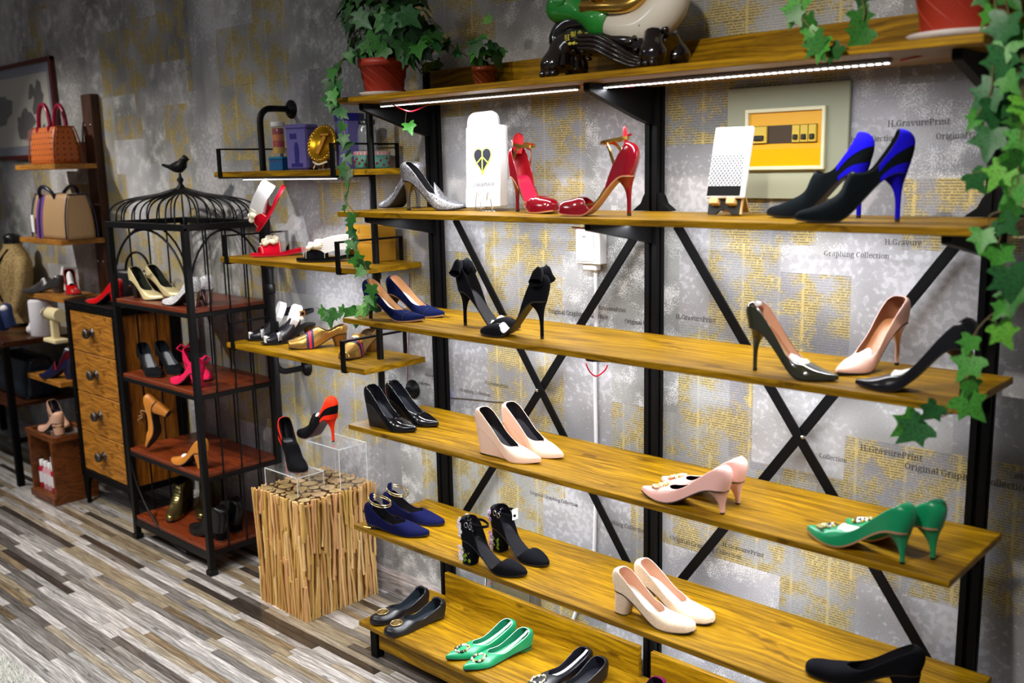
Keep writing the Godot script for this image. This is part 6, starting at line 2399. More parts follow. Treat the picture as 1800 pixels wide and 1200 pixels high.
func build_cabbage() -> void:
	# a jade cabbage lying on a carved black stand
	var Y: float = SH[0]
	var base := spot(1080, Y, 0.235)
	var t := thing("carved_stand", "glossy black carved root stand with gold characters", "stand", base + Vector3(0, 0.007, 0))
	var lac := patent(rgb(14, 6, 8))
	var b := MB.new()
	# body: a knotted bar bridging two feet
	var sp := [Vector3(-0.185, 0.03, 0.03), Vector3(-0.19, 0.085, 0.02), Vector3(-0.15, 0.115, 0.0), Vector3(-0.08, 0.10, 0.01), Vector3(0.0, 0.095, 0.0), Vector3(0.08, 0.088, 0.01), Vector3(0.15, 0.07, 0.0), Vector3(0.20, 0.055, 0.0)]
	b.tube(smooth_path(sp, 4), 0.042, 14)
	part(t, "bridge", b.done(), lac)
	for q in [[-0.185, 0.045], [-0.175, -0.045], [0.165, 0.05], [0.17, -0.05]]:
		var f := MB.new()
		var pts := [Vector3(q[0], 0.10, q[1] * 0.6), Vector3(q[0] * 1.05, 0.06, q[1]), Vector3(q[0] * 1.1, 0.025, q[1] * 1.15), Vector3(q[0] * 1.06, 0.010, q[1] * 1.1)]
		f.tube(smooth_path(pts, 4), [0.03, 0.03, 0.03, 0.032, 0.036, 0.04, 0.042, 0.040, 0.036, 0.032, 0.03, 0.03, 0.028], 12)
		for k in 3:
			f.ball(Vector3(q[0] * 1.06 + (k - 1) * 0.022, 0.014, q[1] * 1.1 + 0.026 * signf(q[1])), Vector3(0.012, 0.014, 0.016), 10, 7)
		part(t, "foot", f.done(), lac)
	# ribs sweeping down to the right
	for k in 4:
		part(t, "carved_rib", MB.new().tube(smooth_path([Vector3(-0.10, 0.118 - k * 0.012, 0.045), Vector3(-0.03, 0.112 - k * 0.013, 0.052), Vector3(0.03, 0.085 - k * 0.014, 0.055), Vector3(0.10, 0.045 - k * 0.010, 0.052), Vector3(0.15, 0.03 - k * 0.006, 0.05)], 4), 0.0075, 8).done(), lac)
	var r := RandomNumberGenerator.new()
	r.seed = 6
	for k in 34:
		part(t, "carved_knot", MB.new().ball(Vector3(r.randf_range(-0.20, 0.20), r.randf_range(0.05, 0.13), r.randf_range(0.02, 0.05)), Vector3(r.randf_range(0.008, 0.02), r.randf_range(0.006, 0.012), 0.012), 8, 6).done(), lac)
	# upper lip on the left that carries the head of the cabbage
	part(t, "lip", MB.new().tube(smooth_path([Vector3(-0.2, 0.085, 0.0), Vector3(-0.215, 0.13, 0.0), Vector3(-0.18, 0.165, 0.0), Vector3(-0.12, 0.168, 0.0), Vector3(-0.05, 0.15, 0.0)], 4), [0.034, 0.034, 0.034, 0.034, 0.033, 0.032, 0.032, 0.031, 0.03, 0.03, 0.03, 0.028, 0.026, 0.024, 0.022, 0.018, 0.014], 12).done(), lac)
	# the gold characters: strokes of small bars
	var gold := mat(rgb(206, 196, 60), 0.4)
	var glyphs := [
		[[0, 0, 0, 8], [3, 0, 3, 8], [0, 8, 3, 8], [0, 4, 3, 4], [0, 0, 3, 0], [5, 8, 9, 8], [5, 4, 9, 4], [4.5, 0, 9.5, 0], [7, 0, 7, 8]],
		[[0, 8, 4, 8], [0, 8, 0, 2], [4, 8, 4, 2], [2, 7, 2, 3], [1, 0, 2, 2], [4, 0, 3, 2], [5, 6, 9.5, 6], [8, 9, 8, 0], [8, 5, 5, 1]],
		[[4.5, 9, 0.5, 5], [4.5, 9, 9, 5], [2, 5, 7.5, 5], [4.7, 7, 4.7, 0.5], [1.5, 3, 3, 1], [8, 3, 6.5, 1], [0.5, 0, 9, 0]],
		[[0, 6, 9, 6], [4.5, 9, 1, 0], [4.5, 6, 8.5, 0], [2, 9, 3, 7], [7, 9, 6, 7]]]
	for i in 4:
		var g := MB.new()
		var ox := -0.155 + i * 0.025
		var oy: float = 0.112 + [0.0, 0.007, 0.006, -0.002][i]
		for s in glyphs[i]:
			g.bar(Vector3(ox + s[0] * 0.0019, oy + s[1] * 0.0019, 0.0455 - absf(ox + 0.11) * 0.05), Vector3(ox + s[2] * 0.0019, oy + s[3] * 0.0019, 0.0455 - absf(ox + 0.11) * 0.05), 0.0016, 0.0022, Vector3(0, 0, 1))
		part(t, "gold_character", g.done(), gold)
	for i in 3:
		var g := MB.new()
		g.ball(Vector3(-0.135 + i * 0.016, 0.100, 0.046), Vector3(0.008, 0.005, 0.003), 10, 6)
		part(t, "gold_ingot", g.done(), gold)
	# the cabbage
	var c := thing("jade_cabbage", "glossy white and green carved jade cabbage holding gold coins", "ornament", Vector3(base.x, Y + 0.084, base.z))
	c.scale = Vector3.ONE * 0.86
	t.scale = Vector3.ONE * 0.86
	var white := mat(rgb(216, 210, 196), 0.12)
	white.clearcoat_enabled = true
	var green := mat(rgb(10, 134, 34), 0.10)
	green.clearcoat_enabled = true
	var mid := [Vector3(0.155, 0.22, 0.0), Vector3(0.20, 0.16, 0.0), Vector3(0.19, 0.09, 0.0), Vector3(0.12, 0.040, 0.0), Vector3(0.03, 0.046, 0.0), Vector3(-0.04, 0.075, 0.0)]
	var fine := smooth_path(mid, 5)
	var rad := []
	for i in fine.size():
		var u := float(i) / (fine.size() - 1)
		rad.append(0.030 + 0.030 * sin(PI * clampf(u * 0.9 + 0.05, 0, 1)))
	part(c, "white_stem", MB.new().tube(fine, rad, 18).done(), white)
	var gm := smooth_path([Vector3(-0.005, 0.06, 0.0), Vector3(-0.06, 0.085, 0.0), Vector3(-0.13, 0.112, 0.0), Vector3(-0.19, 0.135, 0.0), Vector3(-0.22, 0.155, 0.0)], 5)
	var gr := []
	for i in gm.size():
		gr.append(0.050 + 0.012 * sin(i * 0.5))
	part(c, "green_leaf", MB.new().tube(gm, gr, 18).done(), green)
	for k in 9:
		var a := TAU * k / 9
		part(c, "curled_leaf", MB.new().ball(Vector3(-0.20 + 0.02 * cos(a * 2), 0.14 + 0.03 * sin(a), 0.04 * cos(a)), Vector3(0.03, 0.022, 0.022), 12, 8).done(), green)
	var coins: MB
	for k in 16:
		coins = MB.new()
		coins.T = Transform3D(Basis(Vector3(r.randf_range(-1, 1), r.randf_range(-0.3, 1), r.randf_range(-1, 1)).normalized(), r.randf_range(0, 1.4)), Vector3(r.randf_range(-0.08, 0.12), 0.13 + r.randf_range(-0.012, 0.03), r.randf_range(-0.02, 0.05)))
		coins.lathe([Vector2(0, 0.004), Vector2(0.024, 0.004), Vector2(0.027, 0.0), Vector2(0.024, -0.004), Vector2(0, -0.004)], 18)
		part(c, "gold_coin", coins.done(), M.gold)
	coins = MB.new()
	coins.tube(smooth_path([Vector3(-0.09, 0.115, 0.03), Vector3(0.0, 0.105, 0.045), Vector3(0.08, 0.10, 0.04), Vector3(0.13, 0.13, 0.01)], 5), 0.022, 12)
	part(c, "gold_pod", coins.done(), M.gold)


# ---------------------------------------------------------------- tins and jars on the pipe rack
func build_rack_things() -> void:
	var Y := 1.665
	var violet := mapped(rgb(120, 112, 190), 0.4, 0.1, tex_leather, Vector3.ONE * 14.0)
	var deep := mat(rgb(40, 36, 130), 0.35)
	# blue tin and candy jar
	var a := spot(493, Y, 0.13)
	var t := thing("small_tin", "small turquoise blue tin under the candy jar", "tin", a, 0.25)
	part(t, "tin_body", MB.new().box(Vector3(0, 0.021, 0), Vector3(0.068, 0.042, 0.05), 0.002).done(), mat(rgb(6, 88, 140), 0.4))
	part(t, "tin_lid", MB.new().box(Vector3(0, 0.047, 0), Vector3(0.071, 0.010, 0.053), 0.002).done(), mat(rgb(12, 112, 150), 0.4))
	for k in 3:
		part(t, "printed_dot", MB.new().box(Vector3(-0.02 + k * 0.02, 0.036, 0.0256), Vector3(0.007, 0.007, 0.0006)).done(), mat(rgb(90, 20, 60), 0.6))
	var jar := thing("candy_jar", "clear jar of layered red and yellow sweets with a white lid", "jar", a + Vector3(0.0, 0.053, 0))
	var cols := [rgb(206, 160, 30), rgb(180, 16, 24), rgb(214, 120, 20), rgb(150, 10, 26)]
	for k in 4:
		part(jar, "sweets", MB.new().lathe([Vector2(0, 0.012 + k * 0.024), Vector2(0.022, 0.012 + k * 0.024), Vector2(0.022, 0.035 + k * 0.024), Vector2(0, 0.035 + k * 0.024)], 18, -1).done(), mat(cols[k], 0.35))
	part(jar, "jar_glass", MB.new().lathe([Vector2(0.0, 0.0), Vector2(0.025, 0.0), Vector2(0.026, 0.004), Vector2(0.026, 0.105), Vector2(0.024, 0.112), Vector2(0.024, 0.118)], 24).done(), glass(Color(1, 1, 1), 0.08))
	part(jar, "jar_lid", MB.new().lathe([Vector2(0.026, 0.112), Vector2(0.027, 0.114), Vector2(0.027, 0.13), Vector2(0.0, 0.132)], 24).done(), M.white)
	# violet tins
	var b := spot(534, Y, 0.105)
	t = thing("tea_tin", "violet printed tea tin with a dark figure on its front", "tin", b, 0.35)
	part(t, "tin_body", MB.new().box(Vector3(0, 0.078, 0), Vector3(0.098, 0.156, 0.08), 0.008).done(), violet)
	part(t, "tin_lid", MB.new().box(Vector3(0, 0.160, 0), Vector3(0.101, 0.018, 0.083), 0.006).done(), violet)
	part(t, "printed_figure", MB.new().prism(PackedVector2Array([Vector2(-0.008, 0.02), Vector2(0.008, 0.02), Vector2(0.012, 0.06), Vector2(0.010, 0.09), Vector2(0.004, 0.104), Vector2(-0.006, 0.102), Vector2(-0.010, 0.08)]), 0.0402, 0.0408).done(), deep)
	part(t, "printed_label", MB.new().box(Vector3(0, 0.018, 0.0405), Vector3(0.05, 0.014, 0.0008)).done(), deep)
	part(t, "printed_label", MB.new().box(Vector3(-0.012, 0.125, 0.0405), Vector3(0.03, 0.02, 0.0008)).done(), deep)
	var c := spot(618, Y, 0.085)
	t = thing("tea_tin", "tall octagonal violet tin with a deep blue lid", "tin", c)
	part(t, "tin_body", MB.new().lathe([Vector2(0, 0), Vector2(0.052, 0.0), Vector2(0.052, 0.175), Vector2(0, 0.175)], 8, -1).done(), violet)
	part(t, "tin_lid", MB.new().lathe([Vector2(0.054, 0.17), Vector2(0.054, 0.196), Vector2(0.0, 0.2)], 8, -1).done(), deep)
	# gilt plate on a little stand
	var d := spot(570, Y, 0.16)
	t = thing("gilt_plate", "round gilt souvenir plate with a raised tower on a small easel", "ornament", d + Vector3(0, 0.016, 0), 0.15)
	var m := MB.new()
	m.T = Transform3D(Basis(Vector3.RIGHT, PI / 2 - 0.28), Vector3(0, 0.074, 0))
	m.lathe([Vector2(0, 0.002), Vector2(0.048, 0.003), Vector2(0.052, 0.008), Vector2(0.064, 0.012), Vector2(0.070, 0.008), Vector2(0.068, 0.0), Vector2(0, -0.003)], 40)
	var gp := mat(rgb(196, 150, 24), 0.3, 0.8)
	part(t, "plate", m.done(), gp)
	m = MB.new()
	m.T = Transform3D(Basis(Vector3.RIGHT, PI / 2 - 0.28), Vector3(0, 0.074, 0))
	for k in 30:
		var q := TAU * k / 30
		m.ball(Vector3(cos(q) * 0.062, 0.012, sin(q) * 0.062), Vector3(0.005, 0.003, 0.005), 7, 5)
	part(t, "beaded_rim", m.done(), M.gold)
	m = MB.new()
	m.T = Transform3D(Basis(Vector3.RIGHT, -0.28), Vector3(0, 0.074, 0.006))
	m.bar(Vector3(-0.012, -0.035, 0.002), Vector3(0.012, 0.028, 0.002), 0.005, 0.016, Vector3(1, 0, 0))
	m.box(Vector3(0.010, 0.034, 0.002), Vector3(0.042, 0.010, 0.006), 0.001)
	part(t, "raised_tower", m.done(), mat(rgb(150, 100, 20), 0.35, 0.7))
	part(t, "stand_ledge", MB.new().tube(smooth_path([Vector3(-0.034, 0.012, 0.018), Vector3(0, 0.002, 0.026), Vector3(0.034, 0.012, 0.018)], 5), 0.004, 8).done(), M.pearl)
	for s in [-1, 1]:
		part(t, "stand_foot", MB.new().tube([Vector3(s * 0.02, 0.006, 0.02), Vector3(s * 0.024, -0.012, 0.03)], 0.003, 6).done(), M.gold)
	part(t, "stand_block", MB.new().box(Vector3(0, 0.004, -0.012), Vector3(0.05, 0.032, 0.03), 0.002).done(), mat(rgb(60, 24, 12), 0.5))
	# floral round tin with a glass jar on it
	var e := spot(655, Y, 0.088)
	t = thing("round_tin", "low round tin with green flowers and a pink striped rim", "tin", e)
	part(t, "tin_body", MB.new().lathe([Vector2(0, 0), Vector2(0.058, 0), Vector2(0.062, 0.006), Vector2(0.064, 0.046), Vector2(0, 0.046)], 40).done(), mapped(rgb(110, 178, 158), 0.4, 0.0, tex_mottle, Vector3.ONE * 16.0))
	for k in 26:
		var q := TAU * k / 26
		part(t, "rim_stripe", MB.new().bar(Vector3(cos(q) * 0.0645, 0.047, sin(q) * 0.0645), Vector3(cos(q) * 0.0645, 0.058, sin(q) * 0.0645), 0.009, 0.0015, Vector3(cos(q), 0, sin(q))).done(), mat(rgb(222, 150, 160), 0.5))
	part(t, "tin_lid", MB.new().lathe([Vector2(0.0638, 0.046), Vector2(0.0638, 0.058), Vector2(0.06, 0.060), Vector2(0, 0.060)], 40).done(), mat(rgb(232, 214, 210), 0.5))
	m = MB.new()
	for k in 30:
		var q := TAU * k / 30
		m.ball(Vector3(cos(q) * 0.0635, 0.012 + 0.024 * fmod(k * 0.618, 1.0), sin(q) * 0.0635), Vector3(0.005, 0.005, 0.005), 6, 5)
	part(t, "flowers", m.done(), mat(rgb(150, 50, 60), 0.5))
	var g := thing("glass_jar", "empty clear glass jar standing on the flowered tin", "jar", e + Vector3(-0.028, 0.060, -0.005))
	part(g, "jar_glass", MB.new().lathe([Vector2(0, 0), Vector2(0.032, 0), Vector2(0.034, 0.005), Vector2(0.034, 0.075), Vector2(0.028, 0.088), Vector2(0.028, 0.1), Vector2(0.026, 0.1), Vector2(0.026, 0.086), Vector2(0.031, 0.074), Vector2(0.031, 0.006), Vector2(0, 0.005)], 28).done(), glass(Color(0.9, 0.95, 0.95), 0.15))
	part(g, "jar_lid", MB.new().lathe([Vector2(0.030, 0.094), Vector2(0.031, 0.110), Vector2(0, 0.112)], 28).done(), mat(rgb(70, 70, 74), 0.3, 0.8))
	# gold card box on the middle board
	Y = 1.336
	var h0 := spot(676, Y, 0.235)
	var h1 := spot(706, Y, 0.15)
	var gb := thing("gift_box", "gold card box with a printed flame mark", "box", Vector3(-1.215, Y + 0.0008, 0.078), 0.0)
	var gm := mat(rgb(216, 158, 48), 0.3, 0.45)
	part(gb, "box_body", MB.new().box(Vector3(0, 0.060, 0), Vector3(0.15, 0.12, 0.10), 0.001).done(), gm)
	part(gb, "box_lid", MB.new().box(Vector3(0, 0.098, 0), Vector3(0.153, 0.062, 0.103), 0.001).done(), gm)
	var ink := mat(rgb(140, 96, 30), 0.5)
	part(gb, "printed_flame", MB.new().prism(PackedVector2Array([Vector2(-0.006, 0.0), Vector2(0.005, 0.0), Vector2(0.007, 0.008), Vector2(0.001, 0.022), Vector2(-0.001, 0.012), Vector2(-0.007, 0.008)]), 0.0516, 0.0521).done(), ink, Vector3(-0.005, 0.100, 0))
	for k in 7:
		part(gb, "printed_mark", MB.new().box(Vector3(-0.04 + k * 0.013, 0.080, 0.0518), Vector3(0.006, 0.008, 0.0006)).done(), ink)
	part(gb, "printed_line", MB.new().box(Vector3(0, 0.090, 0.0518), Vector3(0.11, 0.001, 0.0006)).done(), ink)
	part(gb, "printed_line", MB.new().box(Vector3(0, 0.071, 0.0518), Vector3(0.11, 0.001, 0.0006)).done(), ink)


# ---------------------------------------------------------------- the far left corner
func build_left_corner() -> void:
	# wall post with bag boards
	var t := thing("bag_stand", "dark wooden wall post carrying small plank boards for bags", "shelf", Vector3(-3.50, 0, 0))
	part(t, "post", MB.new().box(Vector3(0, 1.32, 0.025), Vector3(0.11, 1.50, 0.045), 0.003).done(), M.darkwood)
	var bolts := MB.new()
	for k in 4:
		bolts.ball(Vector3(-0.03 + 0.06 * (k % 2), 1.215 + 0.7 * (k / 2), 0.049), Vector3(0.009, 0.009, 0.004), 8, 5)
	part(t, "bolts", bolts.done(), M.chrome)
	for q in [[1.722, -0.185, 0.50, 0.215], [1.342, -0.19, 0.53, 0.225], [1.037, -0.265, 0.47, 0.20], [0.62, -0.145, 0.42, 0.30]]:
		part(t, "plank_board", MB.new().box(Vector3.ZERO, Vector3(q[2], 0.026, q[3]), 0.002).done(), M.oldwood, Vector3(q[1], q[0] - 0.013, 0.048 + q[3] / 2))
	# orange embossed handbag
	var og := mapped(rgb(216, 112, 44), 0.42, 0.0, tex_leather, Vector3.ONE * 16.0)
	var b := thing("handbag", "orange embossed leather handbag with a plum handle", "handbag", Vector3(-3.66, 1.723, 0.160), 0.0)
	bag_body(b, 0.31, 0.185, 0.15, og, mat(rgb(150, 70, 24), 0.5))
	for s in [-1, 1]:
		var pts := []
		for k in 13:
			var a := PI * k / 12
			pts.append(Vector3(-0.07 * cos(a), 0.185 + 0.115 * sin(a), 0.04 * s))
		part(b, "handle", MB.new().tube(pts, 0.011, 10).done(), mat(rgb(150, 20, 60), 0.25))
		for k in [-1, 1]:
			part(b, "handle_tab", MB.new().box(Vector3(0.07 * k, 0.165, 0.052 * s), Vector3(0.022, 0.05, 0.006), 0.002).done(), mat(rgb(150, 20, 60), 0.25))
	var dm := MB.new()
	for j in 6:
		var v := 0.1 + j * 0.15
		var q := bag_section(0.31, 0.185, 0.15, v)
		for i in 11:
			var x := -0.155 + i * 0.031 + (0.0155 if j % 2 else 0.0)
			if absf(x) < q.x * 0.93:
				dm.ball(Vector3(x, v * 0.185, q.y), Vector3(0.0055, 0.0055, 0.0015), 6, 4)
		for i in 4:
			dm.ball(Vector3(q.x, v * 0.185, lerpf(-0.7, 0.7, i / 3.0) * q.y), Vector3(0.0015, 0.0055, 0.0055), 6, 4)
	part(b, "embossed_marks", dm.done(), mat(rgb(120, 54, 22), 0.5))
	# monogram boston bag with purple stripes
	var mono := mapped(rgb(196, 158, 112), 0.55, 0.0, tex_leather, Vector3.ONE * 22.0)
	var c := thing("boston_bag", "beige boston bag with violet and navy stripes and navy handles", "handbag", Vector3(-3.62, 1.343, 0.170), 0.0)
	bag_body(c, 0.42, 0.225, 0.17, mono, mat(rgb(30, 26, 60), 0.5))
	for k in 3:
		part(c, "stripe", bag_band(0.42, 0.225, 0.17, -0.10 + (k - 1) * 0.028, 0.024).done(), mat([rgb(120, 70, 150), rgb(28, 26, 72), rgb(120, 70, 150)][k], 0.5))
	for s in [-1, 1]:
		var pts := []
		for k in 13:
			var a := PI * k / 12
			pts.append(Vector3(-0.03 - 0.09 * cos(a), 0.205 + 0.06 * sin(a), 0.055 * s + 0.02 * s * sin(a)))
		part(c, "handle", MB.new().tube(pts, 0.010, 8).done(), mat(rgb(22, 22, 48), 0.35))
	part(c, "luggage_tag", MB.new().box(Vector3(-0.16, 0.075, 0.094), Vector3(0.034, 0.09, 0.003), 0.001).done(), M.paper)
	part(c, "zip", MB.new().tube(smooth_path([Vector3(-0.2, 0.17, 0), Vector3(-0.1, 0.222, 0), Vector3(0.1, 0.222, 0), Vector3(0.2, 0.17, 0)], 5), 0.005, 6).done(), M.chrome)
	# framed brush painting
	var f := thing("framed_painting", "ink painting of dark horses in a mahogany frame under glass", "picture", Vector3(-4.46, 2.03, 0.0))
	var w := 1.06
	var h := 0.54
	var fr := MB.new()
	for s in [-1, 1]:
		fr.box(Vector3(0, s * (h / 2 - 0.012), 0.016), Vector3(w, 0.024, 0.03), 0.003)
		fr.box(Vector3(s * (w / 2 - 0.012), 0, 0.016), Vector3(0.024, h, 0.0295), 0.003)
	part(f, "frame", fr.done(), mat(rgb(84, 20, 14), 0.3))
	part(f, "mat_board", MB.new().box(Vector3(0, 0, 0.010), Vector3(w - 0.03, h - 0.03, 0.006)).done(), mat(rgb(126, 136, 160), 0.8))
	part(f, "painting", MB.new().box(Vector3(0, 0, 0.0145), Vector3(w - 0.17, h - 0.15, 0.003)).done(), mat(rgb(202, 200, 190), 0.85))
	var blot := mat(rgb(46, 46, 50), 0.9)
	for q in [[0.30, 0.06, 0.10, 0.06, 1.0], [0.22, 0.10, 0.05, 0.035, 0.6], [0.12, -0.06, 0.10, 0.07, 0.2], [0.05, -0.10, 0.09, 0.06, -0.4], [0.345, -0.10, 0.018, 0.02, 0.3], [0.27, -0.05, 0.016, 0.01, 0.9], [-0.2, 0.02, 0.12, 0.08, 0.3]]:
		var poly := PackedVector2Array()
		for k in 18:
			var a := TAU * k / 18
			var rr := 1.0 + 0.18 * sin(3 * a + q[0] * 20) + 0.12 * sin(7 * a + q[1] * 40)
			poly.append(Vector2(cos(a) * q[2] * rr, sin(a) * q[3] * rr).rotated(q[4]) + Vector2(q[0], q[1]))
		part(f, "brush_stroke", MB.new().prism(poly, 0.0160, 0.0164).done(), blot)
	part(f, "brush_stroke", MB.new().prism(PackedVector2Array([Vector2(0.09, -0.17), Vector2(0.15, -0.16), Vector2(0.16, -0.10), Vector2(0.10, -0.11)]), 0.0164, 0.0167).done(), mat(rgb(150, 80, 80), 0.9))
	part(f, "glass_pane", MB.new().box(Vector3(0, 0, 0.021), Vector3(w - 0.045, h - 0.045, 0.002)).done(), glass(Color(1, 1, 1), 0.05))
	# dark side table
	var tb := thing("side_table", "dark brown table with black metal legs and a lower shelf", "table", Vector3(-4.55, 0, 0.235))
	part(tb, "table_top", MB.new().box(Vector3(0, 0.785, 0), Vector3(1.38, 0.03, 0.44), 0.003).done(), M.tablewood)
	part(tb, "lower_shelf", MB.new().box(Vector3(0, 0.44, 0), Vector3(1.32, 0.02, 0.40), 0.002).done(), M.tablewood)
	for sx in [-1, 1]:
		for sz in [-1, 1]:
			part(tb, "leg", MB.new().box(Vector3(0.67 * sx, 0.385, 0.20 * sz), Vector3(0.034, 0.77, 0.034), 0.002).done(), M.black)
	part(tb, "side_rail", MB.new().box(Vector3(0.67, 0.25, 0), Vector3(0.025, 0.025, 0.38), 0.002).done(), M.black)
	# on the table: canister, wrist stand, small white ball
	var TY := 0.80
	var cn := thing("canister", "tall white canister on the dark side table", "canister", spot(76, TY, 0.22) + Vector3(0, 0, 0))
	part(cn, "canister_body", MB.new().lathe([Vector2(0, 0), Vector2(0.058, 0), Vector2(0.06, 0.006), Vector2(0.06, 0.19), Vector2(0.055, 0.198), Vector2(0, 0.2)], 30).done(), mat(rgb(224, 222, 230), 0.5))
	var ts := thing("bracelet_stand", "cream velvet bracelet T-stand with a silver bracelet", "display stand", spot(99, TY, 0.27))
	var cream := suede(rgb(236, 222, 176))
	part(ts, "stand_base", MB.new().box(Vector3(0, 0.011, 0), Vector3(0.15, 0.022, 0.075), 0.005).done(), cream)
	part(ts, "stand_column", MB.new().box(Vector3(0, 0.075, 0), Vector3(0.035, 0.12, 0.035), 0.004).done(), cream)
	part(ts, "stand_bar", MB.new().tube([Vector3(-0.085, 0.15, 0), Vector3(0.085, 0.15, 0)], 0.033, 20).done(), cream)
	var bp := []
	for k in 16:
		var a := TAU * k / 16
		bp.append(Vector3(-0.05, 0.15 + 0.038 * cos(a), 0.038 * sin(a)))
	var br := thing("bracelet", "silver link bracelet around the cream T-stand", "bracelet", ts.position)
	part(br, "links", MB.new().tube(bp, [0.007, 0.004, 0.007, 0.004, 0.007, 0.004, 0.007, 0.004, 0.007, 0.004, 0.007, 0.004, 0.007, 0.004, 0.007, 0.004], 6, true).done(), M.chrome)
	var bl := thing("small_vase", "small round white vase beside the white canister", "vase", spot(58, TY, 0.24))
	part(bl, "vase_body", MB.new().lathe([Vector2(0, 0), Vector2(0.018, 0.0), Vector2(0.032, 0.02), Vector2(0.03, 0.04), Vector2(0.014, 0.055), Vector2(0.016, 0.062), Vector2(0.01, 0.06)], 20).done(), M.white)
	# coat on a dressmaker's bust with a dark crossbody bag
	var co := thing("coat_bust", "beige coat on a black dress form with a dark strap across it", "mannequin", spot(38, TY, 0.14))
	var cm := mapped(rgb(168, 142, 92), 0.85, 0.0, tex_mottle, Vector3.ONE * 6.0)
	var rows := []
	for q in [[0.02, 0.10, 0.075], [0.10, 0.105, 0.08], [0.2, 0.10, 0.075], [0.28, 0.12, 0.085], [0.36, 0.135, 0.085], [0.42, 0.12, 0.07], [0.46, 0.06, 0.05], [0.48, 0.055, 0.052]]:
		var row := []
		for k in 24:
			var a := TAU * k / 24
			var fold: float = 1.0 + 0.05 * sin(5 * a) * (1.0 - q[0] * 2.0)
			row.append(Vector3(cos(a) * q[1] * fold, q[0], sin(a) * q[2] * fold))
		rows.append(row)
	part(co, "coat", MB.new().grid(rows, 0, true, true).done(), cm)
	for s in [-1, 1]:
		part(co, "sleeve", MB.new().tube(smooth_path([Vector3(0.11 * s, 0.39, 0.0), Vector3(0.15 * s, 0.32, 0.02), Vector3(0.155 * s, 0.2, 0.04), Vector3(0.12 * s, 0.10, 0.06)], 4), [0.042, 0.043, 0.043, 0.042, 0.042, 0.041, 0.04, 0.04, 0.039, 0.038, 0.037, 0.036, 0.036], 12).done(), cm)
	part(co, "neck_cap", MB.new().lathe([Vector2(0.045, 0.45), Vector2(0.045, 0.50), Vector2(0.05, 0.52), Vector2(0.03, 0.535), Vector2(0, 0.54)], 20).done(), mat(rgb(16, 16, 22), 0.3))
	part(co, "crossbody_strap", MB.new().tube(smooth_path([Vector3(0.05, 0.45, 0.05), Vector3(0.0, 0.36, 0.095), Vector3(-0.06, 0.24, 0.09), Vector3(-0.10, 0.14, 0.06)], 5), 0.008, 6, false, true, 0.6).done(), M.black)
	part(co, "base_plate", MB.new().lathe([Vector2(0, 0), Vector2(0.09, 0), Vector2(0.09, 0.012), Vector2(0.02, 0.02), Vector2(0, 0.02)], 24).done(), M.black)
	var sc := thing("scarf", "blue and white scarf bunched at the coat's hem", "scarf", spot(14, TY, 0.33))
	var scb := MB.new()
	scb.tube(smooth_path([Vector3(-0.05, 0.03, 0), Vector3(-0.02, 0.10, 0.01), Vector3(0.02, 0.15, 0.0), Vector3(0.05, 0.12, 0.01), Vector3(0.06, 0.05, 0.0)], 4), 0.03, 10)
	part(sc, "scarf_cloth", scb.done(), mat(rgb(24, 44, 92), 0.8))
	part(sc, "scarf_knot", MB.new().ball(Vector3(0.04, 0.15, 0.02), Vector3(0.03, 0.02, 0.02)).done(), M.white)
	# dark bag under the table
	var db := thing("tote_bag", "dark blue leather tote on the side table's lower shelf", "handbag", Vector3(-4.15, 0.452, 0.24))
	bag_body(db, 0.42, 0.22, 0.2, mat(rgb(18, 30, 44), 0.25), mat(rgb(12, 18, 28), 0.3))
	# oxford with a white tag on the third plank board
	var dark := mat(rgb(22, 20, 24), 0.5)
	pair("oxford_shoe", "grey metallic pointed shoe on a bare plank board", "grey metallic shoe", {"upper": mat(rgb(92, 90, 92), 0.25, 0.6), "lining": dark, "H": 0.03, "L": 0.25, "throat": 0.5, "kind": "block", "vamp": 0.06, "counter": 0.06, "toe": "almond"}, 1.037, [[112, 0.14, 60, 0.235]], func(t2, l, _i):
		insert_paper(t2, l, 0.12, 0.6, 0.085, 0.9), 0.0)
	var card := thing("price_card", "blank white price card propped on the plank board", "card", Vector3(-3.86, 1.041, 0.10))
	part(card, "card_sheet", MB.new().box(Vector3(0, 0.066, 0), Vector3(0.13, 0.13, 0.003)).done(), M.white)
	card.rotation = Vector3(-0.3, 0.2, 0.0)
	# red patent pair on the cabinet
	var rp := patent(rgb(206, 8, 16))
	pair("red_heel", "bright red patent block-heel shoe on the drawer cabinet", "red patent shoes", {"upper": rp, "lining": mat(rgb(60, 10, 20), 0.4), "H": 0.06, "L": 0.225, "toe": "square", "kind": "block", "throat": 0.56, "open_d": 0.12}, 1.054, [[124, 0.16, 152, 0.31, ", its square toe at the cabinet's edge"], [212, 0.24, 165, 0.29, ", its heel towards the birdcage"]], func(t2, l, i):
		if i == 0:
			insert_paper(t2, l, 0.05, 0.5, 0.06, 0.8), 0.01)
	# pointed boot-shoe on the lowest plank board
	pair("sequin_heel", "navy pointed ankle shoe with red and silver sequins", "sequin heel", {"upper": mat(rgb(24, 24, 60), 0.3), "lining": dark, "H": 0.06, "L": 0.23, "throat": 0.5, "kind": "block", "vamp": 0.07, "counter": 0.10}, 0.62, [[129, 0.26, 84, 0.33]], func(t2, l, _i):
		part(t2, "sequin_panel", shell(l, 0.0, 0.5, 0.3, 1.0, -0.001, 16, 6).done(), mapped(rgb(200, 30, 60), 0.3, 0.6, tex_glitter, Vector3.ONE * 6.0))
		part(t2, "silver_panel", shell(l, 0.0, 0.4, 0.7, 1.0, -0.0018, 16, 4).done(), glit_mat()), 0.01)
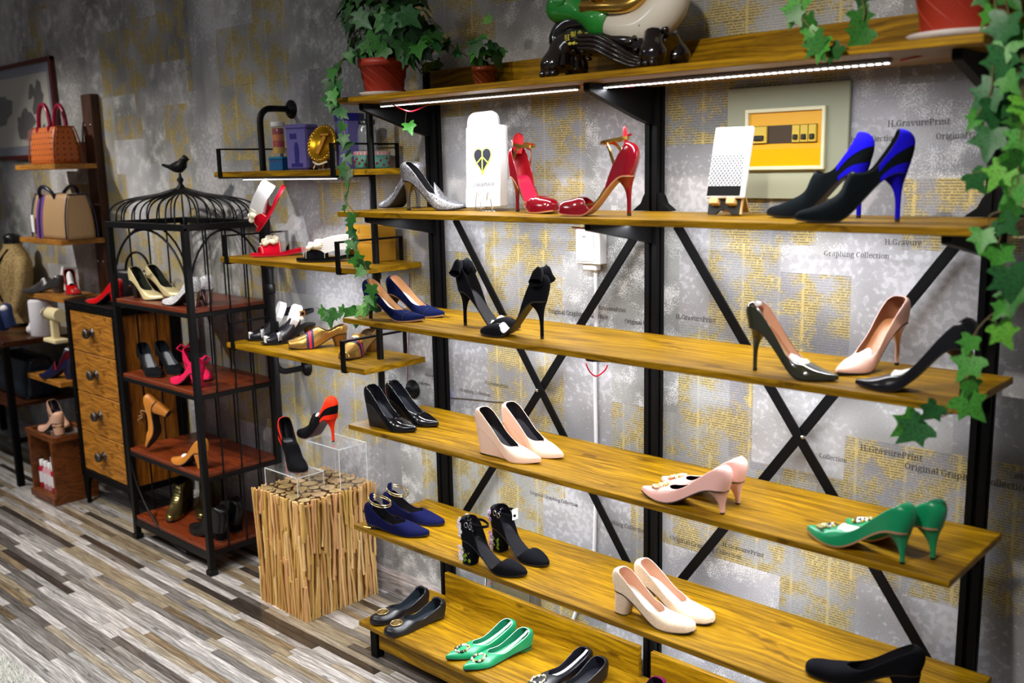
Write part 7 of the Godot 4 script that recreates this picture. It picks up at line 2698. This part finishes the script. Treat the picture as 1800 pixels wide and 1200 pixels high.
	# crate with a glass top tray: nude slingbacks on it, bottles inside
	var cr := thing("wooden_crate", "brown wooden crate stand with an open front", "crate", Vector3(-3.535, 0, 0.335), 0.0)
	var cw := 0.30
	var cd := 0.22
	var ch := 0.34
	for s in [-1, 1]:
		part(cr, "side_board", MB.new().box(Vector3(s * (cw / 2 - 0.012), ch / 2, 0), Vector3(0.024, ch, cd), 0.002).done(), M.crate)
		part(cr, "top_rail", MB.new().box(Vector3(0, ch + 0.006, s * (cd / 2 - 0.01)), Vector3(cw + 0.05, 0.03, 0.022), 0.002).done(), M.crate)
		part(cr, "top_rail", MB.new().box(Vector3(s * (cw / 2 + 0.012), ch + 0.006, 0), Vector3(0.022, 0.0295, cd - 0.03), 0.002).done(), M.crate)
	part(cr, "bottom_board", MB.new().box(Vector3(0, 0.03, 0), Vector3(cw - 0.04, 0.02, cd), 0.002).done(), M.crate)
	part(cr, "front_lip", MB.new().box(Vector3(0, 0.02, cd / 2 + 0.006), Vector3(cw, 0.036, 0.014), 0.002).done(), M.crate)
	part(cr, "tray_glass", MB.new().box(Vector3(0, ch + 0.002, 0), Vector3(cw - 0.04, 0.004, cd - 0.03)).done(), glass(Color(0.7, 0.7, 0.7), 0.3))
	var rr := RandomNumberGenerator.new()
	rr.seed = 3
	for i in 9:
		var bt := thing("spray_bottle", "slim bottle of " + ("pink" if i % 3 else "red") + " care spray with a white cap inside the crate", "bottle", Vector3(-3.635 + (i % 5) * 0.05, 0.0405, 0.405 - (i / 5) * 0.055), 0.0, "care bottles in the crate")
		part(bt, "bottle_body", MB.new().lathe([Vector2(0, 0), Vector2(0.018, 0), Vector2(0.019, 0.004), Vector2(0.019, 0.11), Vector2(0.01, 0.12), Vector2(0.01, 0.126)], 14).done(), mat(rgb(214, 160, 170) if i % 3 else rgb(180, 20, 50), 0.2))
		part(bt, "bottle_label", MB.new().lathe([Vector2(0.0194, 0.03), Vector2(0.0194, 0.09)], 14).done(), mat(rgb(236, 232, 236), 0.5))
		part(bt, "bottle_cap", MB.new().lathe([Vector2(0.013, 0.118), Vector2(0.013, 0.15), Vector2(0, 0.152)], 14).done(), M.white)
	pair("nude_slingback", "nude leather pump with a gold-banded block heel on the crate", "nude crate pumps", {"upper": mat(rgb(222, 176, 150), 0.4), "lining": mat(rgb(30, 26, 34), 0.4), "H": 0.06, "L": 0.23, "kind": "block", "toe": "almond", "throat": 0.62}, 0.3615, [[106, 0.39, 64, 0.41, ", lying low in front"], [95, 0.30, 140, 0.35, ", pointing towards the cabinet"]], func(t2, l, _i):
		part(t2, "gold_band", heel_loft(l, 0.27, 0.026, 0.0228, 0.0228, 1.3, 0.0, 2.8, 0.2, 0.32).done(), M.gold), 0.02)
	# black bag with chain on the birdcage's far shelf, seen through the wires
	var hb := thing("quilted_bag", "black quilted bag standing on the drawer cabinet behind the birdcage", "handbag", Vector3(-2.93, 1.054, 0.13), 0.2)
	bag_body(hb, 0.26, 0.15, 0.09, mat(rgb(18, 18, 22), 0.35), mat(rgb(14, 14, 18), 0.4))
	var hp := []
	for k in 13:
		var a := PI * k / 12
		hp.append(Vector3(-0.09 * cos(a), 0.14 + 0.10 * sin(a), 0))
	part(hb, "handle", MB.new().tube(hp, 0.006, 8).done(), M.black)
	part(hb, "clasp", MB.new().box(Vector3(0, 0.08, 0.048), Vector3(0.03, 0.012, 0.006), 0.002).done(), M.chrome)


func glit_mat() -> Material:
	if not M.has("glit"):
		M.glit = mapped(rgb(205, 205, 212), 0.35, 0.8, tex_glitter, Vector3.ONE * 5.0)
	return M.glit


func bag_section(w: float, h: float, d: float, v: float) -> Vector2:
	# half length and half depth at height fraction v
	var k := 1.0 - 0.05 * v * v
	var e := 1.0 - 0.38 * pow(v, 2.6)
	return Vector2(w / 2 * k, d / 2 * e)


func bag_body(t: Node3D, w: float, h: float, d: float, m: Material, trim: Material) -> void:
	var rows := []
	for i in 11:
		var v := i / 10.0
		var q := bag_section(w, h, d, v)
		var row := []
		for k in 40:
			var a := TAU * k / 40
			var ca := signf(cos(a)) * pow(absf(cos(a)), 0.28)
			var sa := signf(sin(a)) * pow(absf(sin(a)), 0.28)
			row.append(Vector3(ca * q.x, v * h, sa * q.y))
		rows.append(row)
	var low := []
	var top := []
	for k in 40:
		low.append(Vector3(rows[0][k].x * 0.2, 0, rows[0][k].z * 0.2))
		top.append(Vector3(rows[10][k].x, h + 0.004, 0))
	part(t, "bag_body", MB.new().grid([low] + rows + [top], 0, true, true).done(), m)
	for s in [-1, 1]:
		var pts := []
		for i in 11:
			var v := i / 10.0
			var q := bag_section(w, h, d, v)
			pts.append(Vector3(s * q.x, 0.004 + v * (h - 0.004), q.y * 0.96))
		for i in 11:
			var v := 1.0 - i / 10.0
			var q := bag_section(w, h, d, v)
			pts.append(Vector3(s * q.x, 0.004 + v * (h - 0.004), -q.y * 0.96))
		part(t, "edge_piping", MB.new().tube(pts, 0.004, 6).done(), trim)


func bag_band(w: float, h: float, d: float, x: float, wide: float) -> MB:
	var b := MB.new()
	var rows := []
	for i in 12:
		var v := i / 11.0
		var q := bag_section(w, h, d, v)
		rows.append([Vector3(x - wide / 2, v * h + 0.001, q.y + 0.0012), Vector3(x + wide / 2, v * h + 0.001, q.y + 0.0012)])
	return b.grid(rows)
